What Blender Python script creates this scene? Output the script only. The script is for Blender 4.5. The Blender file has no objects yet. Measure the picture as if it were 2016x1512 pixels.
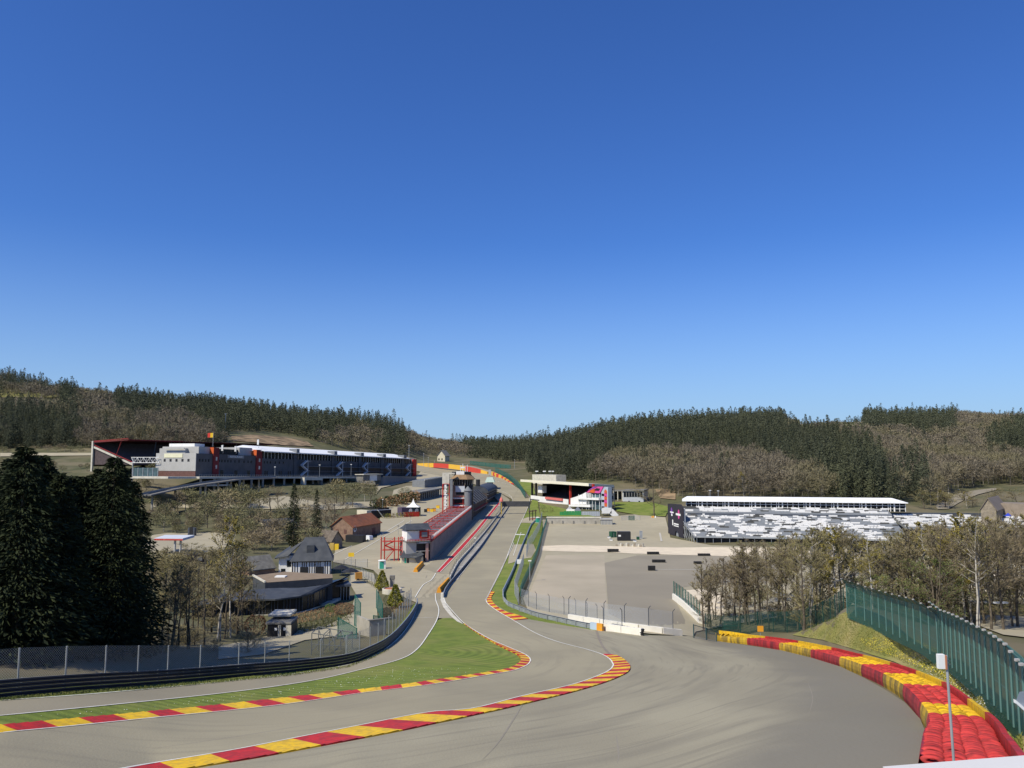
import bpy, bmesh, math, random
import numpy as np
from mathutils import Vector, Matrix, noise as mnoise
from mathutils.geometry import delaunay_2d_cdt
R = math.radians
random.seed(7); rng = np.random.default_rng(7)
scn = bpy.context.scene
COL = scn.collection
# ---------------------------------------------------------------- camera model (photo units 2016 x 1512)
F = 1582.0; CX, CY = 1008.0, 756.0; HY = 905.0; CZ = 33.0
PIT = math.atan((HY-CY)/F); CP, SP = math.cos(PIT), math.sin(PIT)
def ray(px, py):
    u = (px-CX)/F; v = (CY-py)/F; y = CP-v*SP
    return u/y, (SP+v*CP)/y                      # X/Y and (Z-CZ)/Y
def P(px, py, d):
    s, q = ray(px, py); return Vector((s*d, d, CZ+q*d))
def proj(x, y, z):
    z = z-CZ; dep = y*CP+z*SP; up = -y*SP+z*CP
    return CX+F*x/dep, CY-F*up/dep
def zrow(x, y, py):                               # height over (x,y) seen on row py
    return CZ+ray(CX, py)[1]*y
cam_d = bpy.data.cameras.new('camera'); cam = bpy.data.objects.new('camera', cam_d); COL.objects.link(cam)
cam.location = (0, 0, CZ); cam.rotation_euler = (R(90)+PIT, 0, 0)
cam_d.sensor_width = 36; cam_d.lens = 36*F/2016; cam_d.clip_end = 20000; cam_d.clip_start = .1
scn.camera = cam
# ---------------------------------------------------------------- light
SAZ = (-0.76, -0.65)      # horizontal direction towards the sun
SEL = R(47)
n_ = math.hypot(*SAZ); sd = Vector((SAZ[0]/n_*math.cos(SEL), SAZ[1]/n_*math.cos(SEL), math.sin(SEL)))
sl = bpy.data.lights.new('sun', 'SUN'); sl.energy = 5.0; sl.angle = R(.55); sl.color = (1, .93, .77)
so = bpy.data.objects.new('sun', sl); COL.objects.link(so); so.rotation_euler = (-sd).to_track_quat('-Z', 'Y').to_euler()
w = bpy.data.worlds.new('World'); scn.world = w; w.use_nodes = True
nt = w.node_tree; bg = nt.nodes['Background']
sky = nt.nodes.new('ShaderNodeTexSky'); sky.sky_type = 'NISHITA'; sky.sun_disc = False
sky.sun_elevation = SEL; sky.sun_rotation = math.atan2(sd.x, sd.y)
sky.altitude = 400; sky.air_density = 1.0; sky.dust_density = .9; sky.ozone_density = 4.5
hs = nt.nodes.new('ShaderNodeHueSaturation'); hs.inputs['Saturation'].default_value = 1.11; hs.inputs['Hue'].default_value = .507
tn = nt.nodes.new('ShaderNodeMix'); tn.data_type = 'RGBA'; tn.blend_type = 'MULTIPLY'; tn.inputs[0].default_value = 1; tn.inputs[7].default_value = (.72, 1.08, 1.56, 1)
nt.links.new(sky.outputs[0], hs.inputs['Color']); nt.links.new(hs.outputs[0], tn.inputs[6]); bg.inputs[1].default_value = .091
# pale haze band low over the horizon, by elevation of the sky direction
tcw = nt.nodes.new('ShaderNodeTexCoord'); sxw = nt.nodes.new('ShaderNodeSeparateXYZ'); nt.links.new(tcw.outputs['Generated'], sxw.inputs[0])
mrw = nt.nodes.new('ShaderNodeMapRange'); nt.links.new(sxw.outputs['Z'], mrw.inputs[0]); mrw.inputs[1].default_value = 0; mrw.inputs[2].default_value = .27; mrw.inputs[3].default_value = 1; mrw.inputs[4].default_value = 0
pww = nt.nodes.new('ShaderNodeMath'); pww.operation = 'POWER'; pww.inputs[1].default_value = 1.6; nt.links.new(mrw.outputs[0], pww.inputs[0])
mlw = nt.nodes.new('ShaderNodeMath'); mlw.operation = 'MULTIPLY'; mlw.inputs[1].default_value = .88; nt.links.new(pww.outputs[0], mlw.inputs[0])
hzm = nt.nodes.new('ShaderNodeMix'); hzm.data_type = 'RGBA'; hzm.inputs[7].default_value = (4.45, 6.4, 9.0, 1); nt.links.new(mlw.outputs[0], hzm.inputs[0]); nt.links.new(tn.outputs[2], hzm.inputs[6]); nt.links.new(hzm.outputs[2], bg.inputs[0])
scn.view_settings.view_transform = 'Standard'; scn.view_settings.look = 'None'; scn.view_settings.exposure = 0
# ---------------------------------------------------------------- terrain
ANC = [
(1500,1512,34),(1008,1512,41),(300,1506,50),(0,1512,43),(700,1500,47),(1250,1420,57),
(300,1417,61),(0,1440,51),(0,1376,62),(500,1330,90),(840,1352,80),(1040,1310,100),(1240,1320,92),(700,1430,62),(1450,1400,54),
(1300,1290,108),(1500,1300,94),(1283,1256,128),(1100,1235,140),(1380,1257,140),(1600,1400,52),
(-250,1400,55),(-600,1420,50),(-250,1500,42),
(1000,1210,155),(920,1235,143),(862,1215,153),(782,1262,125),(820,1200,163),(700,1310,103),(600,1330,95),
(957,1186,170),(875,1180,175),(893,1150,205),(960,1150,205),(985,1119,232),(830,1150,205),(750,1119,232),(944,1085,270),(1003,1085,270),
(969,1050,325),(1018,1050,325),(1000,1000,460),(1043,991,485),(1009,958,575),(975,948,620),(900,935,700),(850,925,770),(820,916,810),(940,924,760),
(700,1063,300),(600,1130,220),(520,1200,165),(640,1190,172),(500,1250,138),(350,1290,108),(150,1305,84),(0,1318,75),(250,1300,94),(-250,1320,75),
(330,1090,245),(450,1060,290),(600,1000,400),(750,1000,430),(350,1000,400),(800,975,500),(870,960,570),(900,1000,450),(860,1050,325),(150,1000,380),(0,1000,380),(-300,1000,380),
(300,965,430),(480,968,440),(650,958,510),(760,955,570),(400,925,500),(600,928,590),(800,927,760),(250,930,490),(150,915,540),(0,905,560),(-400,900,560),
(1250,1150,205),(1100,1050,325),(1250,1050,325),(1250,1190,172),(1350,1150,205),(1400,1075,285),(1330,1065,300),(1700,1060,305),(2000,1060,305),(2400,1060,305),
(1200,1010,400),(1280,1020,390),(1060,995,470),(1300,985,440),(1050,955,580),(1500,962,440),(1750,985,390),(1350,975,440),(1150,962,530),
(1500,1235,150),(1600,1240,150),(1850,1235,140),(2000,1222,140),(2300,1230,140),(1700,1240,145),(1700,1150,205),(2000,1150,205),(2400,1150,205),(1400,1240,155),
(1668,1204,107),(1640,1214,111),(1655,1207,109),(1690,1212,103),(1715,1221,98),(1605,1228,121),(1570,1246,128),(1740,1232,93),(1850,1281,69),(1930,1350,51),(2016,1430,37),(1960,1512,25),(2200,1560,26),(2150,1380,42),
# hills
(-400,885,620),(-400,745,1160),(0,880,620),(0,748,1160),(200,880,620),(200,786,1080),(400,875,640),(400,806,1060),(480,872,650),(560,885,680),(560,828,1040),(700,836,1040),(700,895,800),
(780,846,1050),(812,874,1100),(780,898,880),(840,905,960),(870,905,930),(950,905,950),(840,885,1600),(950,889,1600),(1040,888,1500),(1040,920,900),(1100,930,640),(1100,880,1050),
(1200,945,520),(1200,859,980),(1300,850,920),(1400,850,880),(1500,846,860),(1500,955,460),(1580,860,800),(1650,890,640),(1650,830,1300),(1750,965,430),(1760,900,640),(1750,832,1300),
(1900,950,520),(1850,900,760),(1900,826,1250),(2016,835,1250),(2016,935,560),(1960,960,480),(2300,835,1200),(2300,950,500),(1850,990,400),(1950,985,400),(2100,990,400),(300,830,830),(0,820,830),(550,850,850),(1350,905,650),(1500,900,650)]
BB = [P(*a) for a in ((1411,1263,145),(1472,1269.5,132),(1536,1280.5,117),(1597,1295,102),(1655,1313.5,87),(1700,1332,75),(1742,1354,65),(1781,1382,55.5),(1812,1419,48),(1829,1453,40.5),(1826,1478,35),(1820,1505,30.5),(1812,1560,25))]
_B = []
for a, b in zip(BB[:-1], BB[1:]): _B += [a.lerp(b, k/3) for k in range(3)]
BB = _B+[BB[-1]]
BR = []
for i, p in enumerate(BB):
    a = BB[max(0, i-1)]; b = BB[min(len(BB)-1, i+1)]; t = Vector((b.x-a.x, b.y-a.y)).normalized(); nn = Vector((-t.y, t.x)); nn = nn if nn.dot(Vector((1, .3))) > 0 else -nn
    BR += [(p.x+nn.x*k, p.y+nn.y*k, p.z+dz) for k, dz in ((0, 0), (3.2, -.05), (4.6, .15))]
SK = 3.2
def _wc(s, t): return np.stack([np.asarray(s)*SK, np.asarray(t)], -1)
_pts = []; _z = []
for a in ANC:
    p = P(*a); _pts.append((p.x/p.y, math.log(p.y))); _z.append(p.z)
for x, y, z in BR: _pts.append((x/y, math.log(y))); _z.append(z)
for s in (-1.6, -.9, -.3, .3, .9, 1.6):
    _pts.append((s, math.log(12))); _z.append(CZ-8.6)
    _pts.append((s, math.log(4))); _z.append(CZ-4.5)
    _pts.append((s, math.log(2600))); _z.append(CZ+35)
    _pts.append((s, math.log(9000))); _z.append(CZ-20)
_pts = np.array(_pts); _z = np.array(_z)
A_ = _wc(_pts[:, 0], _pts[:, 1])
def _phi(r): return r
D_ = np.linalg.norm(A_[:, None]-A_[None], axis=-1)
n = len(_z); M = np.zeros((n+3, n+3)); M[:n, :n] = -_phi(D_)+np.eye(n)*.004; M[:n, n] = 1; M[:n, n+1:] = A_; M[n, :n] = 1; M[n+1:, :n] = A_.T
rhs = np.zeros(n+3); rhs[:n] = _z
W_ = np.linalg.solve(M, rhs)
SG = np.concatenate([np.linspace(-1.6, -.82, 60)[:-1], np.linspace(-.82, .82, 420), np.linspace(.82, 1.6, 60)[1:]])
TG = np.concatenate([np.linspace(math.log(3), math.log(20), 30)[:-1], np.linspace(math.log(20), math.log(1700), 420), np.linspace(math.log(1700), math.log(9000), 40)[1:]])
SS, TT = np.meshgrid(SG, TG, indexing='ij')
Q = _wc(SS, TT).reshape(-1, 2); Hh = np.empty(len(Q))
for i in range(0, len(Q), 20000):
    q = Q[i:i+20000]; Hh[i:i+20000] = -_phi(np.linalg.norm(q[:, None]-A_[None], axis=-1))@W_[:n]+W_[n]+q@W_[n+1:]
HG = Hh.reshape(SS.shape)
for _ in range(5):                                # light smoothing of the kinks
    K = HG.copy(); K[1:-1, 1:-1] = (HG[1:-1, 1:-1]*2+HG[:-2, 1:-1]+HG[2:, 1:-1]+HG[1:-1, :-2]+HG[1:-1, 2:])/6; HG = K
def hst(s, t):
    i = min(max(np.searchsorted(SG, s)-1, 0), len(SG)-2); j = min(max(np.searchsorted(TG, t)-1, 0), len(TG)-2)
    a = min(max((s-SG[i])/(SG[i+1]-SG[i]), 0), 1); b = min(max((t-TG[j])/(TG[j+1]-TG[j]), 0), 1)
    return float((HG[i, j]*(1-a)+HG[i+1, j]*a)*(1-b)+(HG[i, j+1]*(1-a)+HG[i+1, j+1]*a)*b)
def hz(x, y): y = max(y, 3.0); return hst(x/y, math.log(y))
def hzv(x, y):                                    # vectorised
    s = x/y; t = np.log(y)
    i = np.clip(np.searchsorted(SG, s)-1, 0, len(SG)-2); j = np.clip(np.searchsorted(TG, t)-1, 0, len(TG)-2)
    a = np.clip((s-SG[i])/(SG[i+1]-SG[i]), 0, 1); b = np.clip((t-TG[j])/(TG[j+1]-TG[j]), 0, 1)
    return (HG[i, j]*(1-a)+HG[i+1, j]*a)*(1-b)+(HG[i, j+1]*(1-a)+HG[i+1, j+1]*a)*b
ET = np.exp(TG); J0 = int(np.searchsorted(TG, math.log(15)))
def G(px, py, lev=0, dz=0.0, dmin=None):          # where the sight line through a photo pixel meets the ground
    s, q = ray(px, py)
    i = min(max(np.searchsorted(SG, s)-1, 0), len(SG)-2); a = (s-SG[i])/(SG[i+1]-SG[i])
    c = HG[i]*(1-a)+HG[i+1]*a; dif = CZ+q*ET-c
    j0 = J0 if dmin is None else int(np.searchsorted(TG, math.log(dmin)))
    k = np.nonzero(dif[j0:] <= 0)[0]
    j = (j0+k[0]) if len(k) else int(np.searchsorted(TG, math.log(1700)))
    if j > j0 and len(k):
        b = dif[j-1]/(dif[j-1]-dif[j]); t = TG[j-1]+b*(TG[j]-TG[j-1])
    else: t = TG[j]
    y = math.exp(t); x = s*y
    return Vector((x, y, hst(s, t)+lift(lev, y)+dz))
def lift(lev, y): return 0 if lev <= 0 else .07+.0006*y+lev*(.004+.00012*y)
def V2(x, y, dz=0.0): return Vector((x, y, hz(x, y)+dz))
def at_depth(px, d): return ((px-CX)/F)*d          # approximate x for a column at depth d
def gd(px, d, dz=0.0):                            # ground point at depth d under pixel column px (near the horizon row)
    x = ray(px, 1000)[0]*d; return Vector((x, d, hz(x, d)+dz))
# ---------------------------------------------------------------- helpers
def tag(o, label=None, cat=None, group=None, kind=None):
    if label: o['label'] = label
    if cat: o['category'] = cat
    if group: o['group'] = group
    if kind: o['kind'] = kind
    return o
def thing(name, label, cat, loc=(0, 0, 0), rz=0, group=None):
    o = bpy.data.objects.new(name, None); COL.objects.link(o); o.location = loc; o.rotation_euler = (0, 0, rz)
    o.empty_display_size = .5
    return tag(o, label, cat, group)
class MB:
    def __init__(s): s.v = []; s.f = []; s.m = []
    def add(s, vs, fs, m=0):
        b = len(s.v); s.v += [tuple(x) for x in vs]; s.f += [tuple(b+i for i in f) for f in fs]; s.m += [m]*len(fs); return s
    def quad(s, a, b, c, d, m=0): return s.add([a, b, c, d], [(0, 1, 2, 3)], m)
    def poly(s, pts, m=0): return s.add(pts, [tuple(range(len(pts)))], m)
    def prism(s, pts, z0, z1, m=0, top=True):       # pts: xy footprint; z0/z1 numbers or lists
        k = len(pts); Z0 = z0 if hasattr(z0, '__len__') else [z0]*k; Z1 = z1 if hasattr(z1, '__len__') else [z1]*k
        ar = sum(pts[i][0]*pts[(i+1) % k][1]-pts[(i+1) % k][0]*pts[i][1] for i in range(k))
        if ar < 0: pts = pts[::-1]; Z0 = list(Z0)[::-1]; Z1 = list(Z1)[::-1]
        vs = [(p[0], p[1], Z0[i]) for i, p in enumerate(pts)]+[(p[0], p[1], Z1[i]) for i, p in enumerate(pts)]
        fs = [(i, (i+1) % k, k+(i+1) % k, k+i) for i in range(k)]+[tuple(range(k-1, -1, -1))]
        if top: fs.append(tuple(range(k, 2*k)))
        return s.add(vs, fs, m)
    def box(s, c, sx, sy, sz, rz=0, m=0):           # c = centre of base
        ca, sa = math.cos(rz), math.sin(rz)
        pts = [(c[0]+ca*x-sa*y, c[1]+sa*x+ca*y) for x, y in ((-sx/2, -sy/2), (sx/2, -sy/2), (sx/2, sy/2), (-sx/2, sy/2))]
        return s.prism(pts, c[2], c[2]+sz, m)
    def tube(s, p, q, r, r2=None, n=6, m=0, cap=True):
        p = Vector(p); q = Vector(q); r2 = r if r2 is None else r2; d = q-p
        if d.length < 1e-6: return s
        a = d.orthogonal().normalized(); b = d.normalized().cross(a); vs = []
        for c, rr in ((p, r), (q, r2)):
            for i in range(n):
                t = 2*math.pi*i/n; vs.append(c+a*math.cos(t)*rr+b*math.sin(t)*rr)
        fs = [(i, (i+1) % n, n+(i+1) % n, n+i) for i in range(n)]
        if cap: fs += [tuple(range(n-1, -1, -1)), tuple(range(n, 2*n))]
        return s.add(vs, fs, m)
    def path(s, pts, r, n=5, m=0):
        for a, b in zip(pts[:-1], pts[1:]): s.tube(a, b, r, r, n, m)
        return s
    def bar(s, p, q, w, h, m=0):                    # horizontal-ish bar with rectangular section, base line p-q
        p = Vector(p); q = Vector(q); d = (q-p); t = Vector((-d.y, d.x, 0))
        t = t.normalized()*w/2 if t.length > 1e-6 else Vector((w/2, 0, 0)); u = Vector((0, 0, h))
        vs = [p-t, p+t, p+t+u, p-t+u, q-t, q+t, q+t+u, q-t+u]
        return s.add(vs, [(0, 1, 2, 3), (7, 6, 5, 4), (0, 4, 5, 1), (1, 5, 6, 2), (2, 6, 7, 3), (3, 7, 4, 0)], m)
    def lathe(s, c, prof, n=12, m=0):
        vs = []; fs = []
        for r, z in prof:
            for i in range(n): t = 2*math.pi*i/n; vs.append((c[0]+r*math.cos(t), c[1]+r*math.sin(t), c[2]+z))
        for k in range(len(prof)-1):
            for i in range(n): fs.append((k*n+i, k*n+(i+1) % n, (k+1)*n+(i+1) % n, (k+1)*n+i))
        fs += [tuple(range(n-1, -1, -1)), tuple(range((len(prof)-1)*n, len(prof)*n))]
        return s.add(vs, fs, m)
    def blob(s, c, rx, ry, rz, n=10, k=6, amp=.15, seed=0, m=0):
        vs = []; fs = []; rr = random.Random(seed)
        for j in range(k+1):
            ph = math.pi*j/k
            for i in range(n):
                t = 2*math.pi*i/n; a = 1+amp*(rr.random()*2-1)
                vs.append((c[0]+rx*a*math.sin(ph)*math.cos(t), c[1]+ry*a*math.sin(ph)*math.sin(t), c[2]+rz*a*math.cos(ph)))
        for j in range(k):
            for i in range(n): fs.append((j*n+i, (j+1)*n+i, (j+1)*n+(i+1) % n, j*n+(i+1) % n))
        return s.add(vs, fs, m)
    def build(s, name, mats, parent=None, smooth=False, label=None):
        me = bpy.data.meshes.new(name); o = bpy.data.objects.new(name, me)
        vs = s.v
        if parent is not None:
            q = parent; L = Vector((0, 0, 0))
            while q is not None: L += q.location; q = q.parent
            vs = [(x-L.x, y-L.y, z-L.z) for x, y, z in vs]; o.parent = parent
        me.from_pydata(vs, [], s.f)
        if not isinstance(mats, (list, tuple)): mats = [mats]
        for m in mats: me.materials.append(m)
        if len(mats) > 1: me.polygons.foreach_set('material_index', s.m)
        if smooth: me.polygons.foreach_set('use_smooth', [True]*len(s.f))
        me.update(); COL.objects.link(o)
        if label: o['label'] = label
        return o
def split_build(mb, name, m, par, cap=100):
    par_ = list(range(len(mb.v)))
    def fd(a):
        while par_[a] != a: par_[a] = par_[par_[a]]; a = par_[a]
        return a
    for f in mb.f:
        for i in f[1:]: par_[fd(i)] = fd(f[0])
    grp = {}
    for f in mb.f: grp.setdefault(fd(f[0]), []).append(f)
    pcs = list(grp.values()); out = []
    def mk(fs, nm):
        ids = sorted({i for f in fs for i in f}); mp = {a: b for b, a in enumerate(ids)}; q = MB(); q.add([mb.v[i] for i in ids], [tuple(mp[i] for i in f) for f in fs]); return q.build(nm, m, par)
    for fs in pcs[:cap]: out.append(mk(fs, name))
    if len(pcs) > cap: o = mk([f for fs in pcs[cap:] for f in fs], name+'s'); o['kind'] = 'stuff'
    return out
def npmesh(name, V, Fc, mats, parent=None, midx=None, smooth=False, link=True):
    me = bpy.data.meshes.new(name); k = Fc.shape[1]
    me.vertices.add(len(V)); me.vertices.foreach_set('co', V.astype(np.float32).ravel())
    me.loops.add(Fc.size); me.loops.foreach_set('vertex_index', Fc.astype(np.int32).ravel())
    me.polygons.add(len(Fc)); me.polygons.foreach_set('loop_start', np.arange(0, Fc.size, k, dtype=np.int32))
    me.polygons.foreach_set('loop_total', np.full(len(Fc), k, np.int32))
    for m in (mats if isinstance(mats, (list, tuple)) else [mats]): me.materials.append(m)
    if midx is not None: me.polygons.foreach_set('material_index', midx.astype(np.int32))
    if smooth: me.polygons.foreach_set('use_smooth', [True]*len(Fc))
    me.update(calc_edges=True)
    if not link: return me
    o = bpy.data.objects.new(name, me); COL.objects.link(o)
    if parent is not None: o.parent = parent
    return o
# ---------------------------------------------------------------- materials
_mats = {}
def mat(name, c, c2=None, sc=1.0, rough=.8, metal=0.0, bump=0.0, bsc=None, detail=6, contrast=(.35, .65), coord='Object', spec=.3, stretch=(1, 1, 1), c3=None, sc3=None, f3=.5, emis=0):
    if name in _mats: return _mats[name]
    m = bpy.data.materials.new(name); m.use_nodes = True; t = m.node_tree; N = t.nodes; L = t.links
    b = N['Principled BSDF']; b.inputs['Roughness'].default_value = rough; b.inputs['Metallic'].default_value = metal
    b.inputs['Specular IOR Level'].default_value = spec
    tc = N.new('ShaderNodeTexCoord'); mp = N.new('ShaderNodeMapping'); L.new((N.new('ShaderNodeNewGeometry').outputs['Position'] if coord == 'World' else tc.outputs[coord]), mp.inputs[0]); mp.inputs['Scale'].default_value = stretch
    if c2 is None: c2 = tuple(x*.8 for x in c)
    nz = N.new('ShaderNodeTexNoise'); nz.inputs['Scale'].default_value = sc; nz.inputs['Detail'].default_value = detail; L.new(mp.outputs[0], nz.inputs['Vector'])
    cr = N.new('ShaderNodeValToRGB'); cr.color_ramp.elements[0].position = contrast[0]; cr.color_ramp.elements[1].position = contrast[1]
    cr.color_ramp.elements[0].color = (*c2, 1); cr.color_ramp.elements[1].color = (*c, 1)
    L.new(nz.outputs['Fac'], cr.inputs[0]); out = cr.outputs[0]
    if c3 is not None:
        n3 = N.new('ShaderNodeTexNoise'); n3.inputs['Scale'].default_value = sc3; n3.inputs['Detail'].default_value = 3; L.new(mp.outputs[0], n3.inputs['Vector'])
        r3 = N.new('ShaderNodeValToRGB'); r3.color_ramp.elements[0].position = .45; r3.color_ramp.elements[1].position = .62; L.new(n3.outputs['Fac'], r3.inputs[0])
        mu = N.new('ShaderNodeMath'); mu.operation = 'MULTIPLY'; mu.inputs[1].default_value = f3; L.new(r3.outputs[0], mu.inputs[0])
        mx = N.new('ShaderNodeMix'); mx.data_type = 'RGBA'; L.new(mu.outputs[0], mx.inputs[0]); L.new(out, mx.inputs[6]); mx.inputs[7].default_value = (*c3, 1); out = mx.outputs[2]
    L.new(out, b.inputs['Base Color'])
    if bump:
        n2 = N.new('ShaderNodeTexNoise'); n2.inputs['Scale'].default_value = bsc or sc*4; n2.inputs['Detail'].default_value = 5; L.new(mp.outputs[0], n2.inputs['Vector'])
        bp = N.new('ShaderNodeBump'); bp.inputs['Strength'].default_value = bump; bp.inputs['Distance'].default_value = .1
        L.new(n2.outputs['Fac'], bp.inputs['Height']); L.new(bp.outputs[0], b.inputs['Normal'])
    _mats[name] = m; return m
# ---------------------------------------------------------------- draped sheets
def spl(pts, step=8.0, closed=False):
    """Catmull-Rom through photo points, resampled about every step pixels."""
    p = [Vector((a[0], a[1])) for a in pts]; out = []
    n = len(p)
    for i in range(n if closed else n-1):
        p0 = p[(i-1) % n] if closed or i > 0 else p[i]; p1 = p[i]; p2 = p[(i+1) % n]; p3 = p[(i+2) % n] if closed or i+2 < n else p2
        k = max(1, int((p2-p1).length/step))
        for j in range(k):
            t = j/k; q = .5*((2*p1)+(p2-p0)*t+(2*p0-5*p1+4*p2-p3)*t*t+(3*p1-p0-3*p2+p3)*t**3); out.append((q.x, q.y))
    if not closed: out.append((p[-1].x, p[-1].y))
    return out
def dens(pts, step):
    out = []; n = len(pts)
    for i in range(n):
        a = pts[i]; b = pts[(i+1) % n]; k = max(1, int(math.hypot(b[0]-a[0], b[1]-a[1])/step))
        for j in range(k): out.append((a[0]+(b[0]-a[0])*j/k, a[1]+(b[1]-a[1])*j/k))
    return out
def inside(pt, poly):
    x, y = pt; r = False; n = len(poly)
    for i in range(n):
        x1, y1 = poly[i]; x2, y2 = poly[(i+1) % n]
        if (y1 > y) != (y2 > y) and x < (x2-x1)*(y-y1)/(y2-y1)+x1: r = not r
    return r
def sheet(name, poly, m, lev=1, gs=14, vy=None, parent=None, kind='structure', label=None, cat=None):
    """closed photo-pixel outline laid on the ground"""
    vy = vy or gs*.45
    B = dens(poly, gs*.6); nb = len(B); pts = [Vector(b) for b in B]
    xs = [b[0] for b in B]; ys = [b[1] for b in B]; y = min(ys)+vy/2; k = 0
    while y < max(ys):
        x = min(xs)+(gs/2 if k % 2 else 0)
        while x < max(xs):
            if inside((x, y), B): pts.append(Vector((x, y)))
            x += gs
        y += vy; k += 1
    r = delaunay_2d_cdt(pts, [], [list(range(nb))], 1, .05)
    V = [G(v.x, v.y, lev) for v in r[0]]
    fs = []
    for f in r[2]:
        a, b, c = (r[0][i] for i in f[:3])
        cr = (b.x-a.x)*(c.y-a.y)-(b.y-a.y)*(c.x-a.x)
        fs.append(tuple(f) if cr < 0 else tuple(reversed(f)))
    mb = MB(); mb.add(V, fs); o = mb.build(name, m, parent, smooth=True); tag(o, label, cat, kind=kind); return o
def world(pts, lev=0): return [G(a[0], a[1], lev) for a in pts]
def resample(pts, step):
    out = [pts[0].copy()]; acc = 0
    for a, b in zip(pts[:-1], pts[1:]):
        L = (b-a).length
        if L < 1e-6: continue
        t = step-acc
        while t <= L: out.append(a+(b-a)*(t/L)); t += step
        acc = (acc+L) % step
    return out
def wline(mb, pts3, wd, lev, step=None, m=0, taper=False):
    """constant-width painted line along world points"""
    d = sum(p.y for p in pts3)/len(pts3); Q = resample(pts3, step or max(.8, d*.012))
    if len(Q) < 2: Q = pts3
    L = []; Rr = []
    for i, p in enumerate(Q):
        a = Q[max(i-1, 0)]; b = Q[min(i+1, len(Q)-1)]; t = Vector((b.x-a.x, b.y-a.y)); t.normalize(); nn = Vector((-t.y, t.x))*wd/2*(max(.06, math.sin(math.pi*i/(len(Q)-1)))**.7 if taper else 1)
        for S, sg in ((L, 1), (Rr, -1)):
            x, y = p.x+nn.x*sg, p.y+nn.y*sg; S.append((x, y, hz(x, y)+lift(lev, y)))
    k = len(Q); mb.add(L+Rr, [(i, k+i, k+i+1, i+1) for i in range(k-1)], m)
    return mb
def pline(name, pxpts, wd, m, lev=4, spline=True, kind='structure', parent=None, taper=False):
    mb = MB(); pp = spl(pxpts, 6) if spline else dens(pxpts+[], 6)
    if not spline:
        pp = []
        for a, b in zip(pxpts[:-1], pxpts[1:]):
            k = max(2, int(math.dist(a, b)/6)); pp += [(a[0]+(b[0]-a[0])*j/k, a[1]+(b[1]-a[1])*j/k) for j in range(k)]
        pp.append(pxpts[-1])
    wline(mb, world(pp), wd, lev, taper=taper); o = mb.build(name, m, parent); tag(o, kind=kind); return o
def rs2(pts, n):                                  # resample 2D polyline to n points by length
    L = [0]
    for a, b in zip(pts[:-1], pts[1:]): L.append(L[-1]+math.dist(a, b))
    out = []
    for i in range(n):
        t = L[-1]*i/(n-1); j = 0
        while j < len(L)-2 and L[j+1] < t: j += 1
        u = (t-L[j])/max(1e-9, L[j+1]-L[j]); a, b = pts[j], pts[j+1]; out.append((a[0]+(b[0]-a[0])*u, a[1]+(b[1]-a[1])*u))
    return out
# ================================================================ SETTING
asph = mat('asphalt', (.345, .305, .205), (.285, .252, .172), .05, .9, bump=.25, bsc=6, contrast=(.3, .7), c3=(.25, .222, .155), sc3=.11, f3=.45)
asph_run = mat('asphalt_runoff', (.34, .305, .212), (.27, .242, .17), .06, .9, bump=.25, bsc=6, contrast=(.3, .68), c3=(.26, .23, .16), sc3=.10, f3=.5, stretch=(1, .45, 1))
asph_pale = mat('asphalt_pale', (.40, .352, .242), (.34, .30, .208), .04, .9, contrast=(.35, .65), c3=(.32, .28, .195), sc3=.3, f3=.4)
asph_dark = mat('asphalt_dark', (.285, .25, .185), (.245, .215, .16), .05, .9, contrast=(.35, .65))
asph_srv = mat('asphalt_service', (.31, .272, .19), (.265, .234, .165), .08, .9, bump=.2, bsc=6)
gravel = mat('cream_gravel', (.70, .60, .44), (.6, .51, .38), .3, .95, bump=.3, bsc=4)
white = mat('white_paint', (.78, .76, .68), (.6, .58, .5), 1.2, .6, contrast=(.25, .5))
white_w = mat('white_paint_worn', (.55, .52, .45), (.4, .37, .31), .8, .7)
red = mat('red_paint', (.56, .028, .025), (.42, .03, .028), .7, .6, contrast=(.3, .6), c3=(.2, .03, .03), sc3=2.0, f3=.5)
yellow = mat('yellow_paint', (.80, .50, .012), (.70, .42, .02), .7, .6, contrast=(.3, .6), c3=(.34, .23, .05), sc3=2.0, f3=.45)
grass = mat('mown_grass', (.178, .22, .036), (.125, .165, .027), .35, .95, bump=.6, bsc=5, contrast=(.35, .65), c3=(.22, .225, .06), sc3=.12, f3=.5)
rough_grass = mat('rough_grass', (.26, .24, .065), (.17, .18, .045), .5, .95, bump=.8, bsc=3, c3=(.34, .27, .13), sc3=.15, f3=.6)
soil = mat('undergrowth', (.125, .115, .055), (.07, .075, .032), .08, .95, bump=1, bsc=1.2, c3=(.19, .155, .095), sc3=.03, f3=.7)
# ground mesh
gi, gj = len(SG), len(TG)
X_ = SS*np.exp(TT); Y_ = np.exp(TT)
Vt = np.stack([X_, Y_, HG], -1).reshape(-1, 3)
idx = np.arange(gi*gj).reshape(gi, gj)
Ft = np.stack([idx[:-1, :-1], idx[1:, :-1], idx[1:, 1:], idx[:-1, 1:]], -1).reshape(-1, 4)
tag(npmesh('ground', Vt, Ft, soil, smooth=True), kind='structure')

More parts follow.
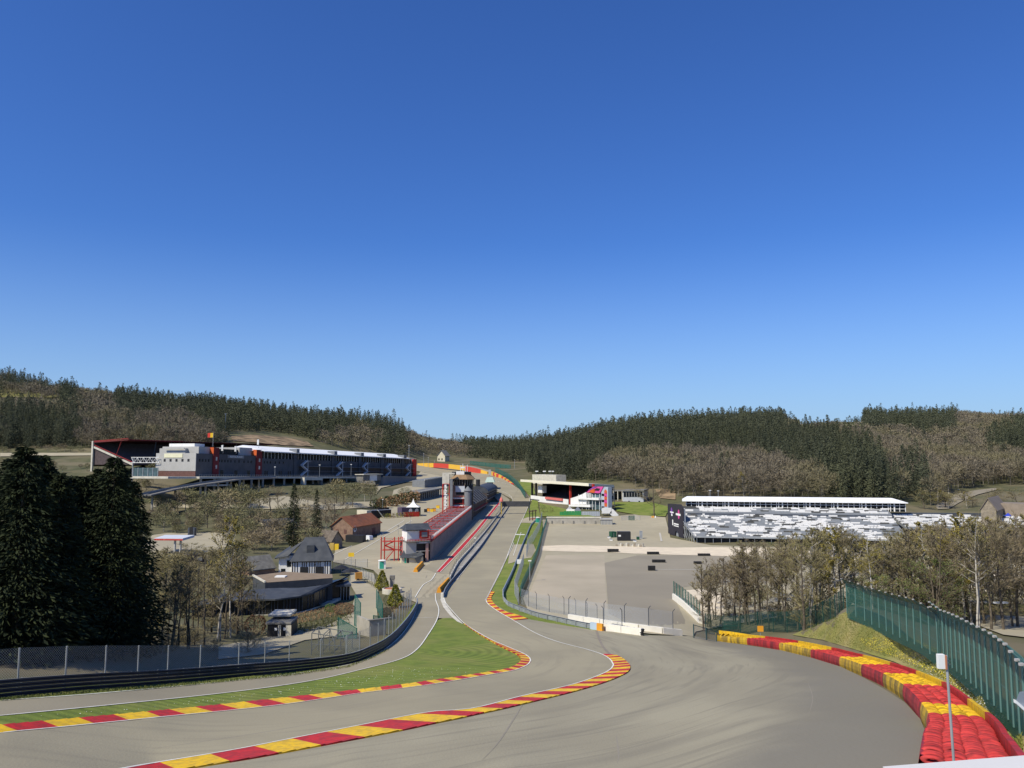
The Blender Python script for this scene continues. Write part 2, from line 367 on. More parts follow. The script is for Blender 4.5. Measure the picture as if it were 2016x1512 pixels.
# mowing rings on the island: grass material with bands that follow the outline
def stripe_grass():
    m = mat('mown_grass_striped', (.178, .222, .036), (.128, .175, .027), .5, .95, bump=.5, bsc=5, c3=(.24, .225, .07), sc3=.15, f3=.4)
    N = m.node_tree.nodes; L = m.node_tree.links; b = N['Principled BSDF']; src = b.inputs['Base Color'].links[0].from_socket
    tc = N.new('ShaderNodeTexCoord'); mp = N.new('ShaderNodeMapping'); L.new(tc.outputs['Object'], mp.inputs[0]); mp.inputs['Location'].default_value = (13, -112, 0)
    wv = N.new('ShaderNodeTexWave'); wv.wave_type = 'RINGS'; wv.rings_direction = 'Z'; wv.inputs['Scale'].default_value = .22; wv.inputs['Distortion'].default_value = 2.2; wv.inputs['Detail'].default_value = 2; wv.inputs['Detail Scale'].default_value = .4
    L.new(mp.outputs[0], wv.inputs[0]); mx = N.new('ShaderNodeMix'); mx.data_type = 'RGBA'; mx.blend_type = 'MULTIPLY'; L.new(src, mx.inputs[6])
    cr = N.new('ShaderNodeValToRGB'); cr.color_ramp.elements[0].color = (.72, .74, .7, 1); cr.color_ramp.elements[1].color = (1.12, 1.1, 1.05, 1); L.new(wv.outputs[0], cr.inputs[0]); L.new(cr.outputs[0], mx.inputs[7]); mx.inputs[0].default_value = .75
    L.new(mx.outputs[2], b.inputs['Base Color']); return m
grass_s = stripe_grass()

# ---- key lines in photo pixels
RW = [(180,1536),(270,1512),(450,1482),(716,1430),(840,1402),(940,1387),(1026,1374),(1126,1351),(1183,1331),(1207,1317),(1203,1306),(1187,1293),(1154,1281),(1097,1266),(1054,1249),(1011,1224),(977,1204),(957,1186),(966,1166),(989,1120),(1003,1085),(1018,1047),(1033,1015),(1043,991),(1043,983),(1033,972),(1018,963),(1009,958),(988,952),(975,948.5)]
RW = [(180,1530),(270,1512),(450,1482),(583,1456),(716,1430),(840,1414.5),(930,1398),(1026,1374),(1126,1351),(1183,1331),(1204,1319),(1208,1312),(1203,1303),(1187,1292),(1154,1281),(1097,1266),(1054,1249),(1011,1224),(977,1204),(957,1186),(966,1166),(989,1120),(1003,1085),(1018,1047),(1033,1015),(1043,991),(1043,983),(1033,972),(1018,963),(1009,958),(988,952),(975,948.5)]
RW[5] = (840,1406)
LW = [(-60,1456),(0,1447),(133,1434),(300,1417),(536,1393),(716,1367),(840,1352),(954,1333),(1011,1323),(1040,1311),(1045,1303),(1037,1293),(1011,1281),(969,1263),(940,1247),(914,1230),(897,1213),(877,1189),(874,1180),(883,1160),(911,1129),(949,1080),(969,1049),(994,1015),(1005,998),(1009,986),(1001,975),(979,966)]
LK = [(-60,1441),(0,1434),(117,1423),(293,1406.5),(436,1392),(536,1381),(609,1373),(726,1360),(822,1348),(923,1333),(986,1323),(1008,1317),(1022,1308),(1026,1300),(1017,1291),(994,1280),(966,1265),(938,1248),(913,1230)]
RK = [(300,1530),(400,1514),(498,1498),(591,1481),(671,1466),(734.5,1454),(798,1441.5),(851,1430),(897,1420.5),(939,1411),(986,1401),(1069,1381),(1129,1366),(1183,1350),(1217,1337),(1237,1326),(1241,1316),(1234,1306),(1220,1296),(1204,1290.5),(1189,1291)]
SVT = [(-60,1389),(0,1383),(213,1367),(536,1335),(689,1311),(742,1291),(782,1261.5),(809,1227),(821,1200)]
SVB = [(-60,1418),(0,1413),(213,1392),(450,1366.6),(609,1344),(716,1320),(790,1300),(822,1280),(843.5,1251),(859.5,1224),(864,1203),(858,1184.5),(857,1170)]
# runoff + track asphalt
run_poly = [(-60,1700),(-60,1450)]+spl(LW[1:19], 10)+[(883,1160),(957,1160),(966,1170),(970,1190),(1000,1209),(1039,1221),(1175,1243),(1283,1253),(1365,1254),(1411,1263),(1536,1281),(1597,1296),(1655,1314),(1700,1336),(1740,1358),(1781,1385),(1812,1418),(1830,1470),(1826,1512),(1800,1700)]
sheet('race_track', [p for p in [(-60,1700),(-60,1452)]+spl(LW[1:27], 10)+[(979,966)]+spl(RW[::-1], 10)+[(180,1700)]], asph, 2, 16)
sheet('runoff_area', spl(RW[:19], 10)+[(961,1168),(972,1190),(1003,1209),(1042,1221),(1110,1233),(1175,1243),(1283,1253),(1365,1254),(1411,1264),(1536,1282),(1597,1297),(1655,1315),(1700,1337),(1740,1359),(1781,1386),(1812,1419),(1832,1470),(1828,1520),(1800,1700),(100,1700)], asph_run, 1, 18)
# grass between track and service road, verge above service road
sheet('grass_island', [(-60,1417)]+spl(SVB[1:10], 10)+[(872,1219),(885,1218),(897,1222),(914,1231)]+spl(LK[::-1], 10)[2:]+[], grass_s, 1, 14)
sheet('grass_verge', [(-60,1350),(0,1368),(250,1345),(500,1322),(640,1300),(720,1280),(770,1250),(800,1215),(815,1190),(824,1190),(820,1205)]+[(809,1228),(782,1263),(742,1292),(689,1312),(536,1336),(213,1368),(0,1384),(-60,1391)], grass, 1, 14)
sheet('service_road', spl(SVT, 10)+[(817,1179),(833,1154),(857,1170)][0:1]+[(857,1178)]+spl(SVB[::-1], 10)[2:], asph_srv, 2, 14)
sheet('junction_asphalt', [(809,1215),(821,1190),(850,1140),(905,1120),(900,1140),(873,1165),(866,1180),(874,1200),(900,1222),(915,1232),(890,1219),(862,1219),(846,1250),(800,1250)], asph_srv, 1, 12)
# paddock and pit lane
sheet('paddock', [(655,1108),(700,1116),(735,1124),(770,1160),(800,1180),(825,1190),(872,1160),(905,1131),(944,1085),(969,1049),(994,1015),(1005,998),(985,990),(960,990),(900,985),(880,975),(868,958),(835,957),(800,958),(775,966),(770,985),(760,1000),(748,1022),(742,1060),(700,1075),(660,1085)], asph_pale, 1, 13)
sheet('pit_lane', [(829,1120),(858,1129),(868,1131),(905,1131),(930,1103),(960,1061),(992,1015),(1003,998),(1003,985),(985,972),(970,976),(982,990),(962,1008),(935,1033),(900,1068),(872,1092),(845,1112)], asph_dark if 0 else asph_srv, 2, 12)
sheet('upper_paddock', [(740,975),(750,962),(800,950),(870,947),(900,945),(905,940),(880,930),(830,928),(818,940),(740,958)], asph_pale, 1, 12)
# first corner tarmac
sheet('hairpin_asphalt', [(820,929),(818,916),(860,914),(930,919),(965,928),(985,936),(1000,948),(1012,958),(1020,965),(1009,985),(985,972),(950,960),(900,945),(870,938)], asph, 3, 8, vy=3)
# right side: verge, car parks
sheet('trackside_verge', [(1040,1003),(1047,990),(1047,982),(1036,971),(1045,972),(1058,985),(1062,1010),(1070,1030),(1062,1070),(1050,1110),(1030,1150),(1018,1180),(1022,1205),(1100,1224),(1180,1238),(1175,1244),(1042,1222),(1000,1210),(970,1192),(958,1184),(966,1166),(989,1120),(1003,1085),(1018,1047),(1033,1015)], grass, 1, 9)
sheet('access_apron', [(1027,1024),(1040,1020),(1060,1018),(1066,1028),(1060,1032),(1030,1031),(1022,1032)], asph_pale, 3, 7)
sheet('access_apron', [(1011,1074),(1050,1073),(1055,1085),(1046,1100),(1030,1102),(1008,1110),(1000,1112),(1003,1090)], asph_pale, 3, 7)
sheet('car_park', [(1068,1024),(1180,1030),(1205,1018),(1250,1014),(1310,1020),(1320,1060),(1400,1075),(1500,1078),(2100,1078),(2300,1190),(1700,1190),(1450,1230),(1370,1245),(1365,1254),(1283,1250),(1200,1240),(1090,1215),(1040,1205),(1030,1180),(1045,1140),(1062,1090),(1070,1050)], asph_pale, 1, 16)
sheet('dark_tarmac', [(1190,1110),(1255,1095),(1400,1095),(1560,1112),(1560,1150),(1400,1150),(1330,1160),(1328,1180),(1352,1230),(1300,1234),(1230,1226),(1198,1210),(1194,1150)], asph_dark, 2, 12)
sheet('tan_tarmac', [(1075,1095),(1190,1095),(1192,1150),(1196,1205),(1110,1190),(1040,1175),(1055,1140)], mat('asphalt_tan', (.44,.375,.272), (.36,.31,.222), .05, .9, contrast=(.38,.6)), 2, 12)
sheet('gravel_path', [(1067,1077),(1110,1075),(1200,1077),(1330,1080),(1400,1079),(1560,1082),(1700,1085),(1700,1105),(1540,1100),(1400,1096),(1250,1092),(1200,1089),(1120,1088),(1066,1086)], gravel, 3, 10)
sheet('sandy_clearing', [(1345,1165),(1375,1162),(1420,1170),(1430,1205),(1400,1225),(1372,1205),(1345,1180)], gravel, 3, 8)
sheet('sandy_clearing', [(1880,1120),(2100,1125),(2100,1165),(1900,1168)], gravel, 3, 10)
sheet('sandy_clearing', [(1925,1212),(2060,1218),(2060,1262),(1975,1252),(1930,1235)], asph_pale, 3, 10)
sheet('hill_road', [(1842,998),(1858,984),(1890,972),(1925,966),(1960,962),(1965,965),(1925,975),(1890,990),(1868,1003),(1846,1004)], asph_dark, 2, 7, vy=3)
sheet('forecourt', [(300,1055),(330,1051),(420,1050),(460,1052),(440,1085),(300,1102),(280,1080)], asph_pale, 2, 12)
sheet('terrace_path', [(690,1120),(735,1130),(745,1160),(742,1200),(745,1235),(700,1250),(600,1262),(520,1290),(430,1300),(430,1275),(520,1255),(640,1235),(690,1210),(700,1170),(688,1150)], asph_pale, 1, 12)
sheet('middle_car_park', [(300,985),(420,990),(560,978),(640,992),(740,988),(735,1000),(640,1005),(500,1003),(300,1000)], asph_pale, 1, 10)
sheet('hillside_road', [(0,893),(80,893),(180,893),(180,898),(80,899),(0,900)], asph_pale, 2, 9, vy=3)
sheet('embankment', [(1560,1252),(1605,1231),(1650,1213),(1668,1206),(1700,1217),(1740,1232),(1790,1256),(1850,1282),(1900,1325),(1950,1370),(2016,1432),(2090,1500),(2090,1700),(1990,1700),(1975,1512),(1950,1440),(1900,1380),(1850,1345),(1760,1305),(1680,1280),(1620,1262)], rough_grass, 1, 14)
sheet('grass_bank', [(1062,992),(1100,1000),(1140,1012),(1180,1020),(1065,1018)], grass, 2, 8)
sheet('grass_bank', [(1205,990),(1280,990),(1320,1000),(1310,1018),(1260,1016),(1215,1008)], grass, 2, 8)
sheet('hill_meadow', [(-10,766),(60,769),(118,775),(124,784),(60,784),(-10,782)], rough_grass, 2, 8, vy=4)
sheet('hill_meadow', [(1560,815),(1720,818),(1720,840),(1560,840)], grass, 2, 8, vy=4)
scar = mat('bare_earth', (.34, .24, .14), (.13, .095, .055), .12, .95, bump=1, bsc=.5, contrast=(.4, .6))
sheet('earth_cutting', [(455,860),(500,857),(560,862),(605,871),(618,880),(560,878),(500,872),(458,869)], scar, 2, 8, vy=4)
sheet('earth_cutting', [(1290,965),(1330,965),(1330,985),(1300,982)], scar, 2, 8, vy=4)
sheet('lawn', [(1020,948),(1045,945),(1055,975),(1040,972),(1025,962)], grass, 2, 6, vy=3)

# ---- painted lines
pline('edge_line', RW, .16, white, 5); pline('edge_line', LW, .14, white, 5)
pline('edge_line', SVT, .16, white, 5); pline('edge_line', SVB, .16, white, 5)
pline('edge_line', [(817,1179),(833,1154),(849,1144.5),(859,1128.6)], .2, white, 5)
pline('crossing_line', [(815,1218.5),(864,1218)], .15, white, 5, False)
pline('crossing_line', [(832,1128),(868,1130),(905,1132)], .18, white_w, 5, False)
pline('crossing_line', [(720,1122),(772,1119.5),(815,1119.5)], .18, white_w, 5, False)
# red pit entry band with white borders
bl = [(863,1128),(904,1085),(940,1045),(984,991)]
pline('pit_entry_band', bl, 1.25, red, 5, False); pline('edge_line', [(859.5,1128),(899,1085),(936.5,1045),(982,990)], .16, white, 6, False); pline('edge_line', [(867,1128.5),(909,1085),(944,1045),(986,991)], .16, white, 6, False)
pline('edge_line', [(872,1096),(900,1070),(935,1035),(965,1008)], .12, white_w, 5, False)
pline('edge_line', [(871,933),(905,937),(954,942),(975,948)], .3, mat('orange_line',(.7,.35,.15)), 6)
for a, b in (((680,1103),(812,1026)),((656,1094),(694,1076)),((748,1056),(797,1026)),((719,1083),(752,1083)),((690,1108),(730,1108))): pline('bay_line', [a, b], .22, white, 4, False)
pline('bay_line', [(300,1095),(350,1085),(440,1074)], .25, white, 4, False)
pline('bay_line', [(1299,1051),(1303,1070)], .7, white_w, 4, False)
pline('bay_line', [(1292,1123),(1400,1123.5)], .25, white, 4, False)
pline('gantry_shadow', [(1024,1017.5),(1000,1017)], .3, asph_dark, 5, False)  # dark asphalt strip standing in for the cast shadow of the gantry
pline('edge_line', [(1026,1050),(1010,1098)], .15, white, 5, False)
pline('edge_line', [(955,1185),(960,1177),(1008,1080),(1012,1070)], .25, white_w, 6, False)
# drain seam and rubber marks
rub = mat('rubber_mark', (.215, .185, .15), (.27, .23, .18), .8, .9, contrast=(.3, .7))
rub2 = mat('rubber_mark_faint', (.255, .226, .176), (.29, .257, .199), .6, .9, contrast=(.3, .7))
pline('drain_seam', [(1174,1244),(1180,1262),(1190,1280),(1203,1292)], .35, rub, 4)
for q, wd in (([(1213,1450),(1218,1490),(1214,1512)], .1), ([(1590,1345),(1600,1378),(1592,1412)], .06), ([(868,1180),(884,1170),(900,1150)], .35), ([(838,1140),(842,1132)], .3), ([(1720,1450),(1745,1451),(1770,1452)], .08), ([(300,1478),(520,1445),(760,1402)], .14), ([(950,1500),(985,1460),(1040,1372)], .12)):
    pline('tyre_mark', q, wd, rub2, 1.4 if q[0][0] > 1000 else 2.4, taper=True)
def polar(m, cx, cy, k, amt, col):
    N = m.node_tree.nodes; L = m.node_tree.links; b = N['Principled BSDF']; src = b.inputs['Base Color'].links[0].from_socket
    g = N.new('ShaderNodeNewGeometry'); sx = N.new('ShaderNodeSeparateXYZ'); L.new(g.outputs['Position'], sx.inputs[0])
    def M(op, a, c):
        n = N.new('ShaderNodeMath'); n.operation = op
        for i, x in enumerate((a, c)):
            if isinstance(x, (int, float)): n.inputs[i].default_value = x
            else: L.new(x, n.inputs[i])
        return n.outputs[0]
    X = M('SUBTRACT', sx.outputs[0], cx); Y = M('SUBTRACT', sx.outputs[1], cy); r = M('SQRT', M('ADD', M('MULTIPLY', X, X), M('MULTIPLY', Y, Y)), 0); th = M('ARCTAN2', Y, X)
    out = src
    for (rs, ts, lo, hi, f) in k:
        cb = N.new('ShaderNodeCombineXYZ'); L.new(M('MULTIPLY', r, rs), cb.inputs[0]); L.new(M('MULTIPLY', th, ts), cb.inputs[1]); nz = N.new('ShaderNodeTexNoise'); nz.inputs['Scale'].default_value = 1; nz.inputs['Detail'].default_value = 4; L.new(cb.outputs[0], nz.inputs[0])
        cr = N.new('ShaderNodeValToRGB'); cr.color_ramp.elements[0].position = lo; cr.color_ramp.elements[1].position = hi; L.new(nz.outputs['Fac'], cr.inputs[0]); mx = N.new('ShaderNodeMix'); mx.data_type = 'RGBA'; L.new(M('MULTIPLY', cr.outputs[0], f), mx.inputs[0]); L.new(out, mx.inputs[6]); mx.inputs[7].default_value = (*col, 1); out = mx.outputs[2]
    L.new(out, b.inputs['Base Color'])
_A = np.array([(2*p.x, 2*p.y, 1) for p in BB]); _b = np.array([p.x**2+p.y**2 for p in BB]); _c = np.linalg.lstsq(_A, _b, rcond=None)[0]; BCX, BCY = float(_c[0]), float(_c[1]); BRR = math.sqrt(float(_c[2])+BCX**2+BCY**2)
def ringdark(m, cx, cy, r0, r1, col, f):
    N = m.node_tree.nodes; L = m.node_tree.links; b = N['Principled BSDF']; src = b.inputs['Base Color'].links[0].from_socket
    g = N.new('ShaderNodeNewGeometry'); v = N.new('ShaderNodeVectorMath'); v.operation = 'MULTIPLY'; v.inputs[1].default_value = (1, 1, 0); L.new(g.outputs['Position'], v.inputs[0]); d = N.new('ShaderNodeVectorMath'); d.operation = 'DISTANCE'; L.new(v.outputs[0], d.inputs[0]); d.inputs[1].default_value = (cx, cy, 0)
    nz = N.new('ShaderNodeTexNoise'); nz.inputs['Scale'].default_value = .12; nz.inputs['Detail'].default_value = 4; L.new(g.outputs['Position'], nz.inputs[0]); ad = N.new('ShaderNodeMath'); ad.operation = 'MULTIPLY_ADD'; L.new(nz.outputs['Fac'], ad.inputs[0]); ad.inputs[1].default_value = 7; L.new(d.outputs['Value'], ad.inputs[2])
    mr = N.new('ShaderNodeMapRange'); mr.interpolation_type = 'SMOOTHSTEP'; L.new(ad.outputs[0], mr.inputs[0]); mr.inputs[1].default_value = r0+3.5; mr.inputs[2].default_value = r1+3.5; mr.inputs[3].default_value = 0; mr.inputs[4].default_value = f
    mx = N.new('ShaderNodeMix'); mx.data_type = 'RGBA'; L.new(mr.outputs[0], mx.inputs[0]); L.new(src, mx.inputs[6]); mx.inputs[7].default_value = (*col, 1); L.new(mx.outputs[2], b.inputs['Base Color'])
ringdark(asph_run, BCX, BCY, BRR-9, BRR-4.5, (.185, .168, .132), .75)
polar(asph_run, -42, 108, ((1.1, 5, .55, .66, .55), (.28, 3, .5, .7, .6), (3.5, 9, .60, .68, .35)), 1, (.215, .192, .14))
polar(asph, -42, 108, ((.9, 4, .52, .68, .4), (2.6, 8, .60, .70, .3)), 1, (.235, .208, .15))

# ---- kerbs: alternating painted blocks, a slab with a low profile
def kerb(A, B, seg, lev=3, first=0, hgt=.06, edge=None, nmin=4):
    a = rs2(spl(A, 4), 600); b = rs2(spl(B, 4), 600)
    # pair the two edges by closest points on a common parameter
    Wa = [G(*p, lev) for p in a]; Wb = [G(*p, lev) for p in b]
    out = []; j = 0
    for p in Wa:
        best = min(range(max(0, j-2), min(600, j+60)), key=lambda k: (Wb[k]-p).length_squared); j = max(j, best); out.append(Wb[j])
    mb = MB(); acc = 0; colr = first; prev = 0; tot = 0; RH = [0]
    for i in range(1, 600): tot += (Wa[i]-Wa[i-1]).length; RH.append((tot % 1.05)/1.05*.05 if hgt > 0 else 0)
    for i in range(1, 600):
        acc += (Wa[i]-Wa[i-1]).length
        mb.quad(Wa[i-1], Wa[i], out[i]+Vector((0, 0, hgt+RH[i])), out[i-1]+Vector((0, 0, hgt+RH[i-1])), colr % 2)
        mb.quad(out[i-1]+Vector((0, 0, hgt)), out[i]+Vector((0, 0, hgt)), out[i]-Vector((0, 0, .1)), out[i-1]-Vector((0, 0, .1)), colr % 2)
        s_ = seg(Wa[i].y) if callable(seg) else seg
        if acc > s_: acc -= s_; colr += 1
    o = mb.build('kerb', [red, yellow]); tag(o, kind='structure')
SEG = lambda d: float(np.interp(d, [55, 72, 84, 100], [3.1, 2.4, 1.75, 1.2]))
kerb(RW[:14], RK, SEG, 3, 1)
kerb(LW[:16], LK, SEG, 3, 1, .08)
kerb([(966,1166),(957,1186),(977,1204),(1011,1224)], [(974,1168),(967,1179),(971,1189),(984,1201),(1000,1208),(1018,1213),(1039,1221)], 1.9, 3, 0)
# ================================================================ TREES
def kites(p, d, L, w, rng):
    """leaf/twig kites: base points p (n,3), unit dirs d, lengths L, widths w"""
    n = len(p); r = rng.normal(size=(n, 3)); s = np.cross(d, r); s /= np.linalg.norm(s, axis=1)[:, None]+1e-9
    m = p+d*(L*.45)[:, None]; s = s*w[:, None]
    V = np.stack([p, m+s, p+d*L[:, None], m-s], 1).reshape(-1, 3)
    F = np.arange(4*n).reshape(n, 4)
    return V, F
def conifer(H, Rb, nwh, nbr, nsp, seed, size, z0=.06, droop=.35, ragged=.25, tip=.13, pe=.72):
    g = np.random.default_rng(seed); zs = np.linspace(z0*H, H*.985, nwh); P_ = []; D_ = []; L_ = []; W2 = []
    for z in zs:
        t = (z/H-z0)/(1-z0); Rz = Rb*((1-t)**pe)*(.55+.45*min(1, t*6))+.15
        for b in range(nbr):
            a = g.uniform(0, 2*np.pi); Rr = Rz*g.uniform(1-ragged, 1+ragged*.6); e = Vector((math.cos(a), math.sin(a), 0))
            fr = (np.arange(nsp)+g.uniform(.1, 1, nsp))/nsp
            rr = fr*Rr; zz = z+(.18-droop*fr)*Rr*.9*(1-t*.5)+g.normal(0, .12*size, nsp)
            sp = g.normal(0, .28, nsp)
            P_.append(np.stack([np.cos(a+sp*.5)*rr, np.sin(a+sp*.5)*rr, zz], 1))
            dd = np.stack([np.cos(a+sp*2), np.sin(a+sp*2), g.normal(-.35, .3, nsp)], 1); D_.append(dd/np.linalg.norm(dd, axis=1)[:, None])
            L_.append(size*g.uniform(.7, 1.4, nsp)*(1-.4*t)); W2.append(size*g.uniform(.10, .24, nsp)*(1-.45*t))
    p = np.concatenate(P_+[np.tile([[0, 0, H*.92]], (4, 1))]); d = np.concatenate(D_+[np.tile([[0, 0, 1.]], (4, 1))]); L = np.concatenate(L_+[np.full(4, H*tip)]); w = np.concatenate(W2+[np.full(4, size*.15)])
    return kites(p, d, L, w, g)
def tubes(segs, n=4):
    V = []; Fc = []
    for p, q, r1, r2 in segs:
        p = Vector(p); q = Vector(q); d = q-p
        if d.length < 1e-5: continue
        a = d.orthogonal().normalized(); b = d.normalized().cross(a); k = len(V)
        for c, r in ((p, r1), (q, r2)):
            for i in range(n): t = 2*math.pi*i/n; V.append(c+a*math.cos(t)*r+b*math.sin(t)*r)
        Fc += [(k+i, k+(i+1) % n, k+n+(i+1) % n, k+n+i) for i in range(n)]
    return np.array([tuple(v) for v in V]), np.array(Fc)
def bare(H, seed, shape='tall', nl=16, ns=5, nt_=7, tw=.05, leaf=0, cb=.3, stems=1):
    g = random.Random(seed); gg = np.random.default_rng(seed); trunk = []; limbs = []; TP = []; TD = []; TL = []
    W_c = {'tall': .17, 'round': .36, 'wide': .45}[shape]
    for s in range(stems):
        dst = trunk if s == 0 else limbs
        lean = Vector((g.uniform(-.08, .08), g.uniform(-.08, .08), 1))*(1 if stems == 1 else 1); off_ = Vector((g.uniform(-.3, .3), g.uniform(-.3, .3), 0))*(s > 0)
        pts = [off_]; k = 7; hh = H*g.uniform(.85, 1) if s else H
        for i in range(1, k+1): pts.append(off_+Vector((lean.x*hh*i/k+g.uniform(-.02, .02)*hh*.4, lean.y*hh*i/k+g.uniform(-.02, .02)*hh*.4, hh*i/k*(.97 if shape == 'tall' else .9))))
        rb = H*.0068 if shape == 'tall' else H*.014
        for i in range(k): dst.append((pts[i], pts[i+1], rb*(1-i/k)**.8+.02, rb*(1-(i+1)/k)**.8+.015))
        for j in range(nl):
            t = cb+(1-cb)*(j+g.random())/nl*.97; f = t*k; i = min(int(f), k-1); o = pts[i].lerp(pts[i+1], f-i)
            a = g.uniform(0, 6.283); up = g.uniform(.5, 1.1) if shape == 'tall' else g.uniform(.15, .9)
            env = math.sin(math.pi*min(1, (t-cb)/(1-cb)*.8+.22))
            Ln = H*W_c*(env*.9+.15)*g.uniform(.7, 1.2); d = Vector((math.cos(a), math.sin(a), up)).normalized(); m = o+d*Ln*.5; d2 = (d+Vector((g.uniform(-.3, .3), g.uniform(-.3, .3), g.uniform(0, .4)))).normalized(); e = m+d2*Ln*.5
            r = max(.03, rb*.38*(1-t*.5)); limbs += [(o, m, r, r*.7), (m, e, r*.7, r*.3)]
            for q in range(ns):
                u = g.uniform(.25, 1); o2 = o.lerp(m, u*2) if u < .5 else m.lerp(e, u*2-1)
                dd = (d+Vector((g.uniform(-1, 1), g.uniform(-1, 1), g.uniform(-.3, .9)))*.8).normalized(); L2 = Ln*g.uniform(.25, .5); e2 = o2+dd*L2
                limbs.append((o2, e2, r*.35, r*.15))
                for w in range(nt_):
                    o3 = o2.lerp(e2, g.uniform(.15, 1)); d3 = (dd+Vector((g.uniform(-1, 1), g.uniform(-1, 1), g.uniform(-.5, .9)))*.9).normalized(); TP.append(o3); TD.append(d3); TL.append(L2*g.uniform(.35, .8))
    V1, F1 = tubes(trunk, 6); V2_, F2 = tubes(limbs, 3)
    # triangles->quads: tubes with n=3 already give quads
    p = np.array([tuple(x) for x in TP]); d = np.array([tuple(x) for x in TD]); L = np.array(TL); w = gg.uniform(.6, 1.3, len(p))*tw
    V3, F3 = kites(p, d, L, w, gg)
    Vc = np.concatenate([V2_, V3]); Fc = np.concatenate([F2, F3+len(V2_)]); mi = np.concatenate([np.zeros(len(F2)), np.ones(len(F3))])
    if leaf:
        k = leaf; ii = gg.integers(0, len(p), k); pl = p[ii]+d[ii]*(L[ii]*gg.uniform(.2, 1.1, k))[:, None]; dl = gg.normal(size=(k, 3)); dl /= np.linalg.norm(dl, axis=1)[:, None]
        V4, F4 = kites(pl, dl, gg.uniform(.06, .15, k), gg.uniform(.025, .055, k), gg); Fc = np.concatenate([Fc, F4+len(Vc)]); Vc = np.concatenate([Vc, V4]); mi = np.concatenate([mi, np.full(len(F4), 2)])
    return (V1, F1), (Vc, Fc, mi)
def far_bare(H, Rr, n, seed, w=.16):
    g = np.random.default_rng(seed); d = g.normal(size=(n, 3)); d /= np.linalg.norm(d, axis=1)[:, None]; d[:, 2] = d[:, 2]*.75
    c = np.array([0, 0, H*.62]); r = g.uniform(.25, .9, n)**.6
    p = c+d*np.array([Rr, Rr, H*.36])*r[:, None]
    dd = d*.8+np.array([0, 0, .35])+g.normal(0, .55, (n, 3)); dd /= np.linalg.norm(dd, axis=1)[:, None]
    V, Fk = kites(p, dd, g.uniform(.07, .17, n)*H, g.uniform(.6, 1.4, n)*w, g)
    a = np.array([0, 0, 0.]); seg = [((0, 0, -1), (0, 0, H*.55), H*.014, H*.008)]
    for i in range(5):
        t = g.uniform(0, 6.28); seg.append(((0, 0, H*g.uniform(.25, .5)), (math.cos(t)*Rr*.6, math.sin(t)*Rr*.6, H*g.uniform(.6, .85)), H*.007, H*.003))
    V2_, F2 = tubes(seg, 3)
    return np.concatenate([V, V2_]), np.concatenate([Fk, F2+len(V)]), np.concatenate([np.zeros(len(Fk)), np.ones(len(F2))])
CF = dict(coord='World', rough=.85, spec=.15)
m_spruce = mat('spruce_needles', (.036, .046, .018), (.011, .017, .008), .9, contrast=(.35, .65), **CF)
m_spruce_far = mat('conifer_needles_hazed', (.112, .118, .072), (.045, .054, .034), .11, contrast=(.35, .65), c3=(.095, .10, .048), sc3=.02, f3=.5, **CF)  # far tone lightened and greyed to stand in for haze over distance
m_bark = mat('bark_brown', (.17, .14, .10), (.08, .065, .05), 2.5, **CF)
m_bark_pale = mat('bark_pale', (.50, .46, .39), (.2, .18, .15), 1.6, contrast=(.4, .55), **CF)
m_twig = mat('twigs_brown', (.27, .215, .135), (.165, .135, .088), .06, contrast=(.35, .65), c3=(.26, .23, .10), sc3=.03, f3=.7, **CF)
m_twig_far = mat('bare_wood', (.205, .172, .12), (.145, .125, .09), .07, contrast=(.4, .6), c3=(.20, .18, .085), sc3=.018, f3=.55, **CF)
m_bud = mat('spring_buds', (.28, .25, .09), (.18, .16, .06), .3, **CF)
m_budg = mat('green_buds', (.19, .25, .07), (.12, .16, .045), .3, **CF)
m_budy = mat('yellow_buds', (.30, .25, .05), (.2, .16, .04), .3, **CF)
def mesh_of(name, V, Fc, mats, mi=None): return npmesh(name, np.asarray(V, float), np.asarray(Fc), mats, midx=mi, link=False)
# ---- prototypes (mesh data only)
SPR = [mesh_of('crown', *conifer(20, r, 64, 10, 24, 50+i, .62, z0=.05, droop=.5, tip=.06), m_spruce) for i, r in enumerate((5.6, 5.0, 6.0, 4.8))]
SPM = [mesh_of('crown', *conifer(20, 3.4, 34, 8, 9, 70+i, .9, droop=.4), m_spruce) for i in range(3)]
SPT = mesh_of('trunk', *tubes([((0, 0, -1), (0, 0, 10), .32, .2), ((0, 0, 10), (0, 0, 18.5), .2, .03)], 8), m_bark)
BAR = {}
for key, (sh, nl, ns, nw, tw, lf, cb, bm, lm, st) in {
    'tall': ('tall', 20, 5, 6, .035, 0, .35, m_bark, m_bud, 1), 'tall2': ('tall', 22, 5, 6, .035, 500, .3, m_bark, m_bud, 2), 'birch': ('tall', 22, 5, 6, .03, 2800, .3, m_bark_pale, m_budy, 1),
    'birch2': ('tall', 18, 5, 6, .03, 1100, .42, m_bark_pale, m_bud, 2), 'oak': ('round', 20, 6, 6, .04, 0, .22, m_bark, m_bud, 1), 'green': ('round', 22, 6, 6, .03, 6000, .12, m_bark, m_budg, 2),
    'olive': ('round', 22, 6, 6, .035, 1900, .2, m_bark, m_bud, 1), 'shrub': ('wide', 16, 5, 6, .05, 300, .06, m_bark, m_bud, 3)}.items():
    L_ = []
    for q in range(3 if key in ('tall', 'tall2', 'birch', 'birch2', 'olive') else 2):
        (a, b), (c, d, e) = bare(10, hash(key) % 1 + len(key)*17+q*5+sum(map(ord, key)), sh, nl, ns, int(nw*2.0), tw*.55, lf, cb, st)
        L_.append((mesh_of('trunk', a, b, bm), mesh_of('crown', c, d, [bm, m_twig, lm], e)))
    BAR[key] = L_
